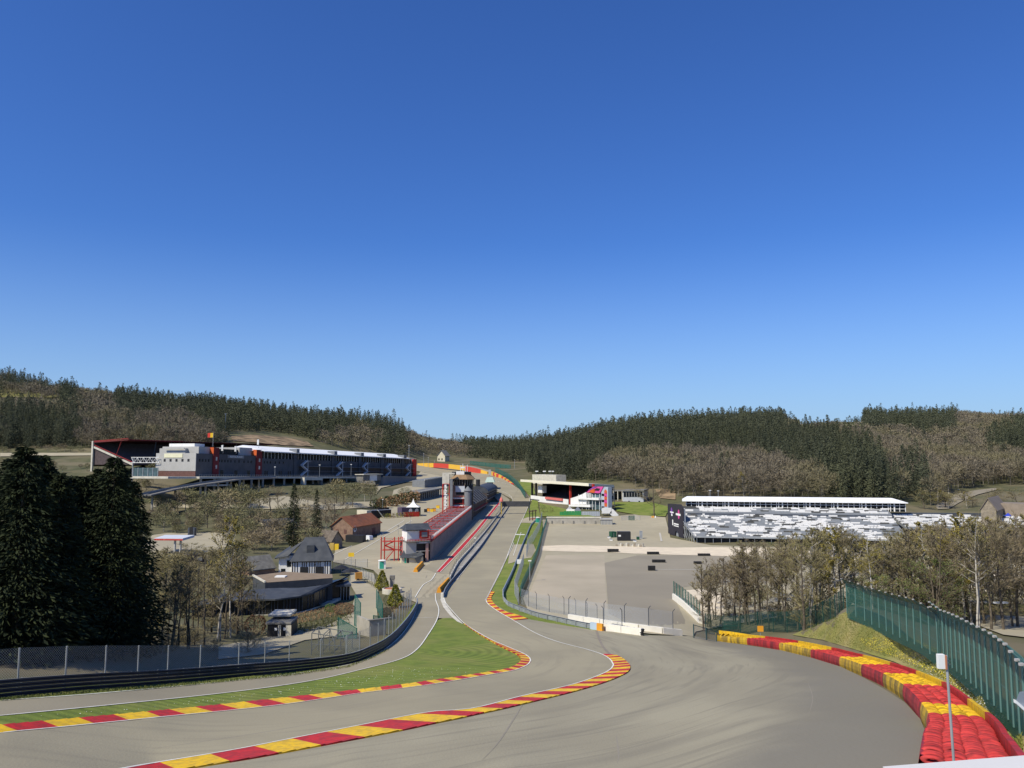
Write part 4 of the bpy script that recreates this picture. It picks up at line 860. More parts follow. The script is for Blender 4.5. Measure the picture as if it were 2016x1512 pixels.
# deck in front of it, on columns
q = MB(); fb.box(q, -14, L*.55, -14, 0, -1.3, -.3); D = thing('viaduct_deck', 'long pale concrete deck on columns in front of the pit building', 'viaduct', fb.base(L*.2, -14)); q.build('deck_slab', conc_p, D)
q = MB(); fb.box(q, -34, -14, -12, 20, -1.3, -.3); fb.box(q, -20, 10, -15, -13, -5.2, -4.4); q.build('side_slab', conc_p, D)
for i in range(15):
    u = -12+i*10.5; c = fb.p(u, -13.3, -1.3); g = hz(c[0], c[1]); MB().box((c[0], c[1], g-.5), .9, .9, c[2]-g+.5).build('column', conc, D)
q = MB()
for i in range(90): u = -14+i*1.9; q.tube(fb.p(u, -13.8, -.3), fb.p(u, -13.8, .8), .04, n=4)
q.bar(fb.p(-14, -13.8, .75), fb.p(L*.55, -13.8, .75), .08, .08); q.bar(fb.p(-14, -13.8, .25), fb.p(L*.55, -13.8, .25), .05, .05); q.build('railing', steel, D)
Rr = thing('ramp_bridge', 'sloping grey bridge ramp climbing to the right in front of the concrete deck', 'bridge', P(400, 955, 405))
pa = [P(285, 974, 360), P(330, 964, 380), P(400, 952, 400), (P(465, 943, 420)), (P(540, 940, 445))]
q = MB()
for a, b in zip(pa[:-1], pa[1:]): q.bar(a-Vector((0, 0, .6)), b-Vector((0, 0, .6)), 6, .6)
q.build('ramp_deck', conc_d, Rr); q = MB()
for a, b in zip(pa[:-1], pa[1:]):
    for s in (-2.9, 2.9):
        q.bar(a+Vector((0, s, 0)), b+Vector((0, s, 0)), .15, .9)
q.build('parapet', M_('dull_parapet', (.24, .25, .25), .8), Rr)
for i, px in enumerate((300, 345, 405, 430, 455, 480, 510)):
    x = [p_ for p_ in pa]; d = float(np.interp(px, [285, 330, 400, 465, 540], [360, 380, 400, 420, 445])); yy = float(np.interp(px, [285, 330, 400, 465, 540], [974, 964, 952, 943, 940])); c = P(px, yy, d); g = hz(c.x, c.y); MB().box((c.x, c.y, g-.5), .7, .7, c.z-g-.1+.4).build('pier', conc, Rr)
# right hand lower blocks under the pit building
ff = Fr(P(755, 952, 560), P(820, 951, 640)); t = thing('retaining_block', 'grey cladded low block under the right end of the pit building', 'building', ff.base()); ff.bb('wall', 0, ff.L, 0, 20, -3, ff.zp(0, 0, 939), mgrey, t); ff.bb('parapet', -.3, ff.L+.3, -.3, .2, ff.zp(0, 0, 939), ff.zp(0, 0, 937.6), conc, t)
ff = Fr(P(600, 965, 500), P(634, 965, 515)); t = thing('concrete_portal', 'pale concrete portal frame below the deck, lit by the sun', 'structure', ff.base())
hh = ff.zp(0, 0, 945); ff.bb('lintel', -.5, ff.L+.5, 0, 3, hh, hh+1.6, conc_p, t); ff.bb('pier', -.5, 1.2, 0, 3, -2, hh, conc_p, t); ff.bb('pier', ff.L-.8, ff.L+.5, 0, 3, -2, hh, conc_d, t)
ff = Fr(P(715, 944, 540), P(750, 943, 560)); t = thing('flat_roof_cabin', 'small pale flat roofed cabin on the deck by the outside stairs', 'building', ff.base()); ff.bb('wall', 0, ff.L, 0, 5, -1, ff.zp(0, 0, 935), conc_d, t); ff.bb('flat_roof', -1, ff.L+1, -1, 6, ff.zp(0, 0, 935), ff.zp(0, 0, 933.5), conc_p, t); ff.bb('white_wall', ff.L*.35, ff.L*.75, -.3, 0, -1, ff.zp(0, 0, 935)-.1, wht, t)
ff = Fr(P(836, 958, 560), P(882, 950, 590)); t = thing('concrete_ramp_wall', 'grey retaining wall with stair beside the upper paddock', 'wall', ff.base()); ff.bb('wall', 0, ff.L, 0, 10, -3, ff.zp(0, 0, 946), mgrey, t); ff.bb('parapet', -.3, ff.L+.3, -.3, 0, ff.zp(0, 0, 946), ff.zp(0, 0, 944), conc_p, t)
# arcade of garages
ff = Fr(G(822, 988), G(872, 977)); t = thing('garage_row', 'dark row of open garages under a concrete terrace left of the control tower', 'garage', ff.base())
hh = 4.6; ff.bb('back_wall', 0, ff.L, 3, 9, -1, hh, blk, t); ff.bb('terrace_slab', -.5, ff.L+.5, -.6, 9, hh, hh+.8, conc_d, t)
q = MB()
for i in range(13): ff.box(q, ff.L*i/12-.3, ff.L*i/12+.3, -.2, .4, -1, hh)
split_build(q, 'pillar', conc, t); q = MB()
for i in range(40): u = ff.L*i/39; q.tube(ff.p(u, -.4, hh+.8), ff.p(u, -.4, hh+2), .05, n=4)
q.bar(ff.p(0, -.4, hh+1.9), ff.p(ff.L, -.4, hh+1.9), .1, .1); q.build('railing', steel, t)

# ---------------- red roofed grandstand far left
O = P(183, 918, 480); a2 = Vector((.314, .949)); f2 = Vector((.949, -.314)); T = thing('covered_grandstand', 'dark covered grandstand with red roof truss and pale end column, far left', 'grandstand', O)
def gp(l, f, z): return (O.x+a2.x*l+f2.x*f, O.y+a2.y*l+f2.y*f, O.z+z)
def gbox(mb, l0, l1, f0, f1, z0, z1, zz=None):
    z2, z3 = zz or (z0, z1)
    vs = [gp(l0, f0, z0), gp(l1, f0, z0), gp(l1, f1, z2), gp(l0, f1, z2), gp(l0, f0, z1), gp(l1, f0, z1), gp(l1, f1, z3), gp(l0, f1, z3)]
    return mb.add(vs, [(3, 2, 1, 0), (4, 5, 6, 7), (0, 1, 5, 4), (1, 2, 6, 5), (2, 3, 7, 6), (3, 0, 4, 7)])
LL = 150; ht = 15
q = MB()
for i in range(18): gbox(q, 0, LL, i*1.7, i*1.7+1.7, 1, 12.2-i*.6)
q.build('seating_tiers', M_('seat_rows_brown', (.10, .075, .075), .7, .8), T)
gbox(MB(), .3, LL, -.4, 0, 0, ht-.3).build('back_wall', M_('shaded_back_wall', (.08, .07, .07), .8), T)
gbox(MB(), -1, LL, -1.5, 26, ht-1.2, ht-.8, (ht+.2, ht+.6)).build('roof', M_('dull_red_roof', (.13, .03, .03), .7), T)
q = MB()
for z in (0, .9): q.bar(gp(-.6, -1, ht-.6+z*.3), gp(-.6, 26, ht+.3+z), .3, .35)
q.bar(gp(-.6, 26, ht+.3), gp(LL*.3, 26, ht+.2), .4, .5); q.build('roof_truss', M_('maroon_steel', (.30, .035, .035), .8), T)
q = MB(); gbox(q, -1.2, -.2, -.6, .5, -3, ht); q.build('end_column', conc_p, T)
q = MB(); q.bar(gp(-.5, 0, 11), gp(-.5, 30, .5), .6, 1.1); q.build('stringer', conc_p, T)
q = MB(); q.bar(gp(-.5, 0, 12.6), gp(-.5, 30, 2.1), .12, .5); q.bar(gp(-.4, 17, 5), gp(-.4, 21, ht), .4, .4); q.build('red_railing', M_('maroon_steel', (.30, .035, .035)), T)
for i in range(1, 5): q = MB(); q.tube(gp(i*26, 20, 2), gp(i*26, 22, ht), .3); q.build('roof_post', steel_d, T)
# white truss footbridge
ff = Fr(P(258, 911, 440), P(313, 911, 436)); T = thing('truss_bridge', 'white steel truss bridge between the grandstand and the pit building', 'bridge', ff.base())
q = MB(); hh = ff.zp(0, 0, 900.5)
for z in (0, hh): q.tube(ff.p(0, 0, z), ff.p(ff.L, 0, z), .16); q.tube(ff.p(0, 2.4, z), ff.p(ff.L, 2.4, z), .16)
for i in range(9):
    a, b = ff.L*i/9, ff.L*(i+1)/9; q.tube(ff.p(a, 0, 0 if i % 2 else hh), ff.p(b, 0, hh if i % 2 else 0), .12, n=4); q.tube(ff.p(b, 0, 0), ff.p(b, 0, hh), .08, n=4)
q.build('truss', wht, T); q = MB(); q.tube(ff.p(.4, 1, -12), ff.p(.4, 1, hh), .3); q.build('leg', steel, T)
ff = Fr(P(262, 935, 436), P(311, 935, 432)); T = thing('glazed_screen', 'teal glazed screen under the white truss bridge', 'fence', ff.base()); ff.bb('screen', 0, ff.L, 0, .3, -2, ff.zp(0, 0, 921), gls_b, T)
q = MB()
for i in range(6): ff.box(q, ff.L*i/5-.15, ff.L*i/5+.15, -.2, 0, -2, ff.zp(0, 0, 920.5))
split_build(q, 'post', steel, T)

# ---------------- black and white house
A = G(574.6, 1131); B = G(651, 1130.5); fh = Fr(A, B, slope=False, zb=(A.z+B.z)/2)
T = thing('timber_house', 'white half timbered house with black beams and dark hipped slate roof', 'house', fh.base()); W = fh.L; dz0 = -2.5; ze = fh.zp(0, 0, 1104.5); Dp = 8.5
fh.bb('wall', 0, W, 0, Dp, dz0, ze, wht, T)
q = MB(); zt = fh.zp(W*.5, Dp*.55, 1057)
o_ = .7; E = [(-o_, -o_), (W+o_, -o_), (W+o_, Dp+o_), (-o_, Dp+o_)]; e0 = [fh.p(u, v, ze-.1) for u, v in E]
k1 = [(W*.30, Dp*.5), (W*.80, Dp*.5)]; km = fh.p(W-.2, Dp*.5, ze+(zt-ze)*.72)
r0 = fh.p(*k1[0], zt); r1 = fh.p(*k1[1], zt)
q.poly([e0[0], e0[1], r1, r0]); q.poly([e0[1], e0[2], r1]); q.poly([e0[2], e0[3], r0, r1]); q.poly([e0[3], e0[0], r0]); q.poly(e0[::-1]); q.build('roof', slate, T)
q = MB()
for u in (0, .06, .125, .25, .30, .355, .44, .50, .56, .60, .655, .71, .84, .90, .97): fh.box(q, W*u-.0, W*u+.22, -.06, 0, dz0, ze-.15)
fh.box(q, 0, W, -.07, -.005, ze-.4, ze-.12)
for v in (.0, .5, 1.0): fh.box(q, -.06, 0, Dp*v*.98, Dp*v*.98+.2, dz0, ze)
split_build(q, 'timber_beam', wood, T)
for a, b in ((.205, .415), (.61, .815)): win(fh, T, W*a, W*b, -.2, 2.0, v=-.1, m=blk)
q = MB(); fh.box(q, W*.36, W*.56, 1.0, 3.6, ze+.4, ze+3.9); dm = q.build('dormer', slate, T)
# left wing
q = MB(); fh.box(q, -3.6, 0, 2.2, Dp-.4, dz0, ze+1.2); q.build('wing_wall', wht, T)
q = MB(); fh.box(q, -3.0, -1.9, 2.12, 2.19, -.6, 1.4); fh.box(q, -1.5, -.4, 2.12, 2.19, 1.9, 3.6); q.build('window', gls, T)
q = MB(); a = [fh.p(-4.6, 1.4, ze+.7), fh.p(-1.2, 1.0, ze+1.3), fh.p(3.0, Dp*.45, zt-.6), fh.p(-.2, Dp+.8, ze+2.6)]; b = [(x, y, z-.25) for x, y, z in a]
q.add(a+b, [(0, 1, 2, 3), (7, 6, 5, 4), (0, 4, 5, 1), (1, 5, 6, 2), (2, 6, 7, 3), (3, 7, 4, 0)])
a = [fh.p(-4.8, 1.3, ze+.6), fh.p(-4.8, Dp+.2, ze+.6), fh.p(-1.0, Dp+.2, ze+3.2), fh.p(-1.0, 1.3, ze+1.7)]; q.poly(a); q.build('wing_roof', slate, T)
# stone annex
A = G(490, 1133); B = G(541, 1129); fa = Fr(A, B, slope=False); T = thing('stone_annex', 'small stone annex with worn grey roof left of the black and white house', 'building', fa.base())
ze = fa.zp(0, 0, 1121); zt = fa.zp(0, 3, 1096.5); gwall(fa, MB(), 0, fa.L, 0, 6, -2, ze, zt).build('wall', brick, T); gable(fa, MB(), 0, fa.L, 0, 6, ze, zt, .3).build('roof', stone_r, T)
# glass pavilion
T = thing('glass_pavilion', 'low curved glass restaurant pavilion with broad dark roof below the white house', 'building', G(560, 1212))
fp = [(376, 1216), (430, 1213), (484, 1211), (550, 1211.5), (593, 1206), (620, 1199), (640, 1190), (650, 1184)]
F3 = world(rs2(fp, 24)); zpv = sum(p.z for p in F3[8:])/16; Hh_ = 3.3
def eave(i): return F3[i]
BK = []
for i, p in enumerate(F3): BK.append(Vector((p.x+1.6+i*.03, p.y+7.5, 0)))
zf = [min(p.z, zpv+.6) for p in F3]; zR = zpv+Hh_
q = MB(); q.prism([(p.x, p.y) for p in F3]+[(p.x, p.y) for p in BK[::-1]], zpv-2.5, zpv+.15); q.build('plinth', conc_p, T)
q = MB()
for i in range(23): q.quad((F3[i].x, F3[i].y+.35, zpv+.1), (F3[i+1].x, F3[i+1].y+.35, zpv+.1), (F3[i+1].x, F3[i+1].y+.35, zR-.05), (F3[i].x, F3[i].y+.35, zR-.05))
q.prism([(BK[0].x, BK[0].y-5), (BK[-1].x, BK[-1].y-5), (BK[-1].x, BK[-1].y), (BK[0].x, BK[0].y)], zpv-1, zR+.2, 0); q.build('glass_wall', gls, T)
q = MB()
for i in range(24):
    for j in range(2 if i % 2 else 1): x = F3[i].x+(F3[min(i+1, 23)].x-F3[i].x)*j/2; y = F3[i].y+(F3[min(i+1, 23)].y-F3[i].y)*j/2; q.box((x, y+.25, zpv), .09, .12, Hh_)
split_build(q, 'mullion', steel_d, T)
q = MB(); o1 = [Vector((p.x-.2, p.y-.9, zR)) for p in F3]; o2 = [Vector((p.x, p.y, zR+.8)) for p in BK]
for i in range(23): q.quad(o1[i], o1[i+1], o2[i+1], o2[i]); q.quad(o1[i]-Vector((0, 0, .3)), o1[i+1]-Vector((0, 0, .3)), o1[i+1], o1[i]); q.quad(o2[i]-Vector((0,0,.3)), o2[i+1]-Vector((0,0,.3)), o1[i+1]-Vector((0, 0, .3)), o1[i]-Vector((0, 0, .3)))
q.poly([o1[0], o2[0], o2[0]-Vector((0, 0, .3)), o1[0]-Vector((0, 0, .3))]); q.poly([o2[23], o1[23], o1[23]-Vector((0, 0, .3)), o2[23]-Vector((0, 0, .3))]); q.build('curved_roof', slate, T)
tp = [(486+5, 1150), (524, 1147), (590, 1146), (655, 1141), (664, 1140), (655, 1131), (600, 1127), (548, 1126), (500, 1131)]
zt_ = zR+1.5
def atz(px, py, z): s, q_ = ray(px, py); y = (z-CZ)/q_; return (s*y, y)
tt = [atz(522, 1147.5, zt_), atz(655, 1138, zt_), atz(654, 1131, zt_), atz(560, 1126, zt_), atz(498, 1134, zt_)]
q = MB(); q.prism(tt, zpv-1, zt_); q.build('terrace_block', slate, T); q = MB(); q.prism([(x, y) for x, y in tt], zt_, zt_+.06); q.build('gravel_terrace', M_('terrace_gravel', (.27, .20, .13), .8), T)
q = MB(); a, b = tt[0], tt[4]; q.bar((a[0], a[1], zt_), (b[0], b[1], zt_), .35, .35); q.build('white_coping', conc_p, T)
c = atz(553, 1136.5, zt_); q = MB(); q.box((c[0], c[1], zt_+.05), 2.2, 1.8, .25); q.build('skylight', wht, T)
# second pavilion to the right with canopy
A = G(648, 1183); B = G(688, 1181); fk = Fr(A, B, slope=False); T = thing('glass_entrance', 'small glass entrance pavilion with flat dark roof at the right end of the curved one', 'building', fk.base())
hh = fk.zp(0, 0, 1156); fk.bb('glass_wall', 0, fk.L, .3, 5, -.5, hh, gls, T); fk.bb('flat_roof', -1.2, fk.L+.3, -.4, 5.4, hh, hh+.45, steel_d, T); q = MB()
for i in range(8): fk.box(q, fk.L*i/7-.06, fk.L*i/7+.06, .15, .3, -.3, hh)
split_build(q, 'mullion', steel, T)
# toilets / gate house
A = G(526, 1256); B = G(574, 1254); fk = Fr(A, B, slope=False); T = thing('toilet_block', 'small dark toilet block with pale flat roof and white door signs', 'building', fk.base()); hh = fk.zp(0, 0, 1229); L = fk.L
fk.bb('wall', 0, L, 0, 4, -1, hh, blk, T); fk.bb('flat_roof', -.3, L*.97, -.2, 5, hh, hh+.3, conc_d, T); fk.bb('sand_roof', -.5, L*.8, 2.2, 7, hh+.8, hh+1.1, conc_p, T)
for a, b in ((.44, .50), (.52, .56), (.76, .98)): fk.bb('side_panel', L*a, L*b, -.1, 0, -.5, hh-.1, conc_p, T)
for a in (.3, .66): q = MB(); fk.box(q, L*a, L*a+.4, -.14, -.05, hh*.55, hh*.75); q.build('door_sign', wht, T)

# ---------------- old pits: end building, garages, tower
A = G(799, 1109); B = G(844, 1106.5); fe = Fr(A, B, slope=False); T = thing('race_control_house', 'grey end house of the old pits with red balcony and dark slate roof', 'building', fe.base()); W = fe.L; Z = lambda py, v=0: fe.zp(0, v, py)
fe.bb('wall', 0, W*.45, 0, 6, -.5, Z(1067), lgrey, T); fe.bb('wall', W*.45, W, .8, 6, -.5, Z(1067), blk, T); fe.bb('floor_slab', W*.45, W*1.02, -.2, 1, Z(1087), Z(1086), conc_p, T)
fe.bb('corner_pillar', W*.86, W*.97, -.3, .5, -.5, Z(1071), M_('pink_pillar', (.5, .3, .25), .9), T); s_ = fe.bb('name_board', W*.43, W*1.02, -.55, -.3, Z(1071.5), Z(1067.3), mgrey, T); [fe.bb('sign_mark', W*(.56+.06*i), W*(.60+.06*i), -.62, -.56, Z(1070.3), Z(1068.7), wht, s_) for i in range(6)]
fe.bb('balcony_floor', -.2, W*1.04, -.8, 6, Z(1067), Z(1066.2), conc_d, T)
q = MB()
for z in (Z(1064.8), Z(1063)): fe.box(q, 0, W*1.03, -.8, -.7, z, z+.12)
for i in range(9): fe.box(q, W*i/8, W*i/8+.12, -.8, -.7, Z(1066), Z(1062.6))
q.build('red_railing', redm, T)
fe.bb('upper_wall', W*.08, W*.98, 1, 6, Z(1066), Z(1046), wht, T); q = MB(); q.poly([fe.p(W*.12, .9, Z(1061)), fe.p(W*.58, .9, Z(1061)), fe.p(W*.58, .9, Z(1047)), fe.p(W*.42, .9, Z(1047))]); q.build('stair_parapet', wht, T)
q = MB(); fe.box(q, W*.62, W*1.03, .5, .95, Z(1062), Z(1046.5)); fr_ = q.build('red_window_frame', redm, T); win(fe, fr_, W*.7, W*.95, Z(1059), Z(1049), v=.4, m=mgrey, name='pane')
q = MB(); zt = Z(1031, 4); a = [(-.02, 0, Z(1044)), (W*1.1, 0, Z(1044)), (W*1.1, 3.4, zt), (W*.12, 3.4, zt)]; b = [(W*1.1, 7, Z(1044)), (-.02, 7, Z(1044))]
q.poly([fe.p(*x) for x in a]); q.poly([fe.p(*a[3]), fe.p(*a[2]), fe.p(*b[0]), fe.p(*b[1])]); q.poly([fe.p(*a[1]), fe.p(*b[0]), fe.p(*a[2])]); q.poly([fe.p(*a[0]), fe.p(*a[3]), fe.p(*b[1])]); q.poly([fe.p(*a[0]), fe.p(*b[1]), fe.p(*b[0]), fe.p(*a[1])]); q.build('roof', slate, T)
# kiosk in front
A = G(790, 1110.5); B = G(833, 1109.5); fk = Fr(A, B, slope=False); T = thing('pit_kiosk', 'cream kiosk with broken dark roof at the foot of the grey end house', 'kiosk', fk.base()); hh = fk.zp(0, 0, 1097); L = fk.L
fk.bb('wall', 0, L, 0, 3, -.3, hh, cream, T); q = MB(); q.poly([fk.p(-.5, -.5, hh-.1), fk.p(L*.65, -.7, hh-.4), fk.p(L*1.04, -.3, hh+.7), fk.p(L*.85, 3.4, hh+1.6), fk.p(L*.15, 3.4, hh+1.6)]); q.poly([fk.p(L*.58, -.72, hh-.3), fk.p(L*.76, -.75, hh-2.3), fk.p(L*.98, -.3, hh+.5)]); q.build('roof', slate, T)
for a in (.14, .26): win(fk, T, L*a, L*a+.55, .1, hh-.3, m=teal if a < .2 else gls, name='door')
# red scaffold stair
A = G(752, 1106); B = G(796, 1106); fk = Fr(A, B, slope=False); T = thing('red_stair', 'red steel scaffold stair tower left of the grey end house', 'staircase', fk.base()); L = fk.L
for px in (752, 758.5, 778, 786, 794):
    u = fk.up(px); q = MB()
    for v in (0, 2.4): q.tube(fk.p(u, v, -.3), fk.p(u, v, fk.zp(u, v, 1057)), .13, n=6)
    q.build('post', redm, T)
q = MB(); zz = [fk.zp(0, 0, y) for y in (1096, 1084, 1067)]
for z in zz[1:]:
    fk.box(q, 0, L, 0, 2.4, z, z+.12)
    for k in (.5, 1.0): fk.box(q, 0, L, -.05, .03, z+k, z+k+.07)
q.build('platform', redm, T); q = MB(); ua, ub = fk.up(760), fk.up(778)
for (a, za), (b, zb) in (((ua, 0), (ub, zz[1])), ((ub, zz[1]), (ua, (zz[1]+zz[2])/2)), ((ua, (zz[1]+zz[2])/2), (ub, zz[2]))):
    for v in (.2, 1.2): q.bar(fk.p(a, v, za), fk.p(b, v, zb), .1, .35)
    q.bar(fk.p(a, .2, za+.9), fk.p(b, .2, zb+.9), .06, .1)
ua, ub = fk.up(786), fk.up(795)
for z in (zz[1]-1.6, zz[1]-.4, zz[2]-1.8, zz[2]-.6, zz[2]+.8): q.bar(fk.p(ua, .2, z), fk.p(ub, .2, z+.6), .1, .14)
q.build('stair_flight', redm, T)
# long low garages
A = G(846, 1103); B = G(928, 1023.5); fg = Fr(A, B, flip=False)
if fg.n.x > 0: fg.n = -fg.n
T = thing('old_pit_garages', 'long low old pit building with red roof panels and white tipped posts', 'building', fg.base()); L = fg.L; H_ = 5.6
fg.bb('wall', 0, L, 0, 9, -.6, H_, M_('brown_wall', (.05, .038, .033), .7, 1), T); fg.bb('roof_terrace', -.2, L, -.6, 9.3, H_, H_+.35, M_('red_brown_roof', (.27, .085, .07), .7, .6, c3=(.13, .08, .075), sc3=.25, f3=.8), T)
q = MB(); n_ = 46
for i in range(n_): u = L*i/n_+.5; fg.box(q, u, u+.45, -.7, 0, -.4, H_)
split_build(q, 'pillar', M_('brown_pillar', (.60, .48, .40), .8), T)
q = MB(); q2 = MB()
for i in range(n_):
    u = L*i/n_+.5; q.tube(fg.p(u, -.55, H_), fg.p(u, -.55, H_+1.3), .16, n=5, m=0); q2.tube(fg.p(u, -.55, H_+.9), fg.p(u, -.55, H_+1.8), .2, n=5)
q.bar(fg.p(0, -.5, H_+1.1), fg.p(L, -.5, H_+1.1), .08, .1); q.build('red_railing', redm, T); split_build(q2, 'white_post_tip', wht, T)
q = MB()
for i in range(9): u = L*(.2+.085*i); fg.box(q, u, u+4.4, 1, 8.4, H_+.36, H_+.75+.3*(i % 2))
q3 = MB()
for i in range(18):
    u = L*(i+.5)/18
    for v in (.4, 4.4, 8.6): q3.tube(fg.p(u, v, H_+.2), fg.p(u, v, H_+1.5), .12, n=5)
    q3.bar(fg.p(u, .4, H_+1.4), fg.p(u, 8.6, H_+1.4), .12, .16)
for v in (4.4, 8.6): q3.bar(fg.p(0, v, H_+1.4), fg.p(L, v, H_+1.4), .12, .16)
split_build(q3, 'red_frame', redm, T)
split_build(q, 'roof_panel', M_('grey_roof_sheet', (.20, .20, .22), .4, 1.2), T)
q = MB()
for i in range(int(L/6)): u = i*6.0; fg.box(q, u, u+.12, 9.1, 9.2, H_+.3, H_+1.5)
fg.box(q, 0, L, 9.1, 9.2, H_+1.3, H_+1.42); fg.box(q, 0, L, 9.1, 9.2, H_+.8, H_+.9); q.build('rear_railing', M_('pink_steel', (.6, .2, .16), .9), T)
fg.bb('wheel_wall', -1, L, -2.2, -1.9, -.4, .5, conc_d, T)
# control tower
c0 = G(928, 1024); ft = Fr(P(889.5, 1026, c0.y-4), P(930, 1026, c0.y-4), slope=False); ft.z0 = ft.z1 = c0.z; W = ft.L; Zt = lambda py, v=0: ft.zp(W/2, v, py)
T = thing('control_tower', 'brick race control tower with brown hipped roof, glass storey and red scaffolding', 'tower', ft.base())
ft.bb('tower_wall', 0, W*.62, 0, 9, 0, Zt(955), M_('tan_brick', (.33, .22, .16), .8, 1), T); ft.bb('tower_wall', W*.62, W, 1.5, 9, 0, Zt(955), blk, T)
ft.bb('concrete_band', -.3, W*.72, -.6, 3, Zt(982), Zt(979.8), wht, T); ft.bb('concrete_band', -.3, W*.8, -1.2, 3, Zt(996.5), Zt(994.3), wht, T); ft.bb('open_floor', .6, W*.7, -.1, 2, Zt(993), Zt(983), gls, T); ft.bb('display_panel', W*.17, W*.62, -.7, -.2, Zt(968.5), Zt(957), M_('pale_screen', (.55, .58, .60), .95), T)
ft.bb('window', W*.2, W*.58, -.2, .1, Zt(974), Zt(969), gls, T)
q = MB()
def ring(m, rad, z, n=8, cx=None):
    return [ft.p(W/2+rad*math.cos(math.pi*(2*i+1)/n), 4.5+rad*math.sin(math.pi*(2*i+1)/n), z) for i in range(n)]
za, zb_, zc, zd = Zt(955), Zt(943), Zt(942.5), Zt(934.5); r0 = W*.5
a = ring(0, r0*.98, za); b = ring(0, r0*1.08, zb_); q.add(a+b, [(i, (i+1) % 8, 8+(i+1) % 8, 8+i) for i in range(8)]); q.build('glass_storey', gls, T)
q = MB()
for i in range(24):
    t = 2*math.pi*i/24; q.tube(ft.p(W/2+r0*math.cos(t), 4.5+r0*math.sin(t), za), ft.p(W/2+r0*1.08*math.cos(t), 4.5+r0*1.08*math.sin(t), zb_), .09, n=4)
q.build('glass_mullions', conc, T)
q = MB(); a = ring(0, r0*1.32, zc-.3); b = ring(0, r0*.85, zd); q.add(a+b, [(i, (i+1) % 8, 8+(i+1) % 8, 8+i) for i in range(8)]+[tuple(range(8, 16)), tuple(range(7, -1, -1))]); q.build('hipped_roof', brown_t, T)
ft.bb('roof_screen', W*.18, W*.58, 2, 2.6, zd, Zt(928), wht, T); ft.bb('roof_box', -.3, W*.18, 2, 7, zd, Zt(929), gls, T); ft.bb('roof_box', W*.58, W*.9, 2, 7, zd, Zt(929), gls, T)
q = MB()
for u, y in ((.38, 916), (.5, 913), (.62, 918), (.72, 915)): q.tube(ft.p(W*u, 4, zd), ft.p(W*u, 4, Zt(y)), .14, n=5)
ft.box(q, W*.4, W*.58, 3.9, 4.1, Zt(922), Zt(919)); q.build('mast', wht, T)
q = MB()
for u in (.1, .55): q.tube(ft.p(W*u, -1.4, 0), ft.p(W*u, -1.4, Zt(980)), .12, n=4)
for z in (997, 991, 977): ft.box(q, 0, W*.8, -1.45, -1.3, Zt(z), Zt(z)+.12)
q.build('red_scaffold', redm, T)
fs = Fr(P(871, 1012, c0.y-8), P(884, 1012, c0.y-8), slope=False); q = MB(); w = fs.L; zz = [fs.zp(0, 0, y) for y in (1012, 998, 985, 972, 953)]
for u in (0, w):
    for v in (0, 3): q.tube(fs.p(u, v, -8), fs.p(u, v, zz[-1]), .14, n=5)
for z in zz: fs.box(q, 0, w, -.08, .08, z, z+.2)
q.build('lift_frame', redm, T); q = MB()
for i in range(8): z = zz[0]+(zz[-1]-zz[0])*i/8; fs.box(q, w*.28, w*.68, -.2, 0, z, z+(zz[-1]-zz[0])/8*.84)
pn = q.build('white_letter_panels', wht, T); q = MB()
for i in range(8): z = zz[0]+(zz[-1]-zz[0])*(i+.4)/8; q.poly([fs.p(w*.5, -.24, z), fs.p(w*.66, -.24, z), fs.p(w*.66, -.24, z+.9)])
q.build('dark_letter_marks', blk, pn); fs.bb('lift_head', -.2, w*1.0, 0, 3, zz[-1], zz[-1]+4.6, conc_p, T); fs.bb('grey_shaft', w*1.1, w*1.5, 0, 2.5, -4, zz[-1]+2.4, mgrey, T); fs.bb('link_bridge', -.2, w*1.8, 0, 3, zz[-1]+4.6, zz[-1]+5.2, conc_p, T)
q = MB(); ct = ft.p(W*.78, -.6, 0); q.lathe(ct, [(1.7, Zt(1010)), (1.7, Zt(966)), (2.1, Zt(966)), (.1, Zt(957))], 12); q.build('round_turret', mgrey, T)
ft.bb('red_kiosk', -.6, W*.72, -5, -1.6, Zt(1020), Zt(1003), orng if 0 else redm, T)
# buildings behind the tower along the pit lane
A = G(931, 1021); B = G(978, 973); f3_ = Fr(A, B, slope=False)
if f3_.n.x > 0: f3_.n = -f3_.n
L = f3_.L; T = thing('pit_lodge', 'dark pit lane building with ribbed grey sloping roof behind the control tower', 'building', f3_.base(L*.3)); ua = 0; ub = L*.48
f3_.bb('wall', ua, ub, 0, 9, -1, 7, M_('dark_brown_wall', (.075, .06, .055), .7), T); f3_.bb('balcony', ua, ub, -1.2, 0, 3.4, 3.7, conc_d, T)
q = MB()
for i in range(14): u = ua+(ub-ua)*i/14; f3_.box(q, u, u+.3, -1.2, -1.0, 3.7, 4.9)
q.build('red_white_railing', redm, T)
q = MB(); q.poly([f3_.p(ua, -.8, 7), f3_.p(ub, -.8, 7), f3_.p(ub, 5, 12), f3_.p(ua, 5, 12)]); q.poly([f3_.p(ua, 5, 12), f3_.p(ub, 5, 12), f3_.p(ub, 9.6, 7), f3_.p(ua, 9.6, 7)]); q.poly([f3_.p(ua, -.8, 7), f3_.p(ua, 5, 12), f3_.p(ua, 9.6, 7)]); q.poly([f3_.p(ub, -.8, 7), f3_.p(ub, 9.6, 7), f3_.p(ub, 5, 12)]); q.build('roof', M_('ribbed_grey_roof', (.16, .155, .15), .8), T)
q = MB()
for i in range(7): u = ua+(ub-ua)*(i+.3)/7; q.bar(f3_.p(u, -.9, 7.1), f3_.p(u, 4.6, 11.8), .7, .35)
split_build(q, 'roof_rib', blk, T)
T = thing('barrel_roof_house', 'dark round roofed building with black chimney behind the control tower', 'building', f3_.base(L*.75)); q = MB(); ua, ub = L*.52, L; wz = 9.4
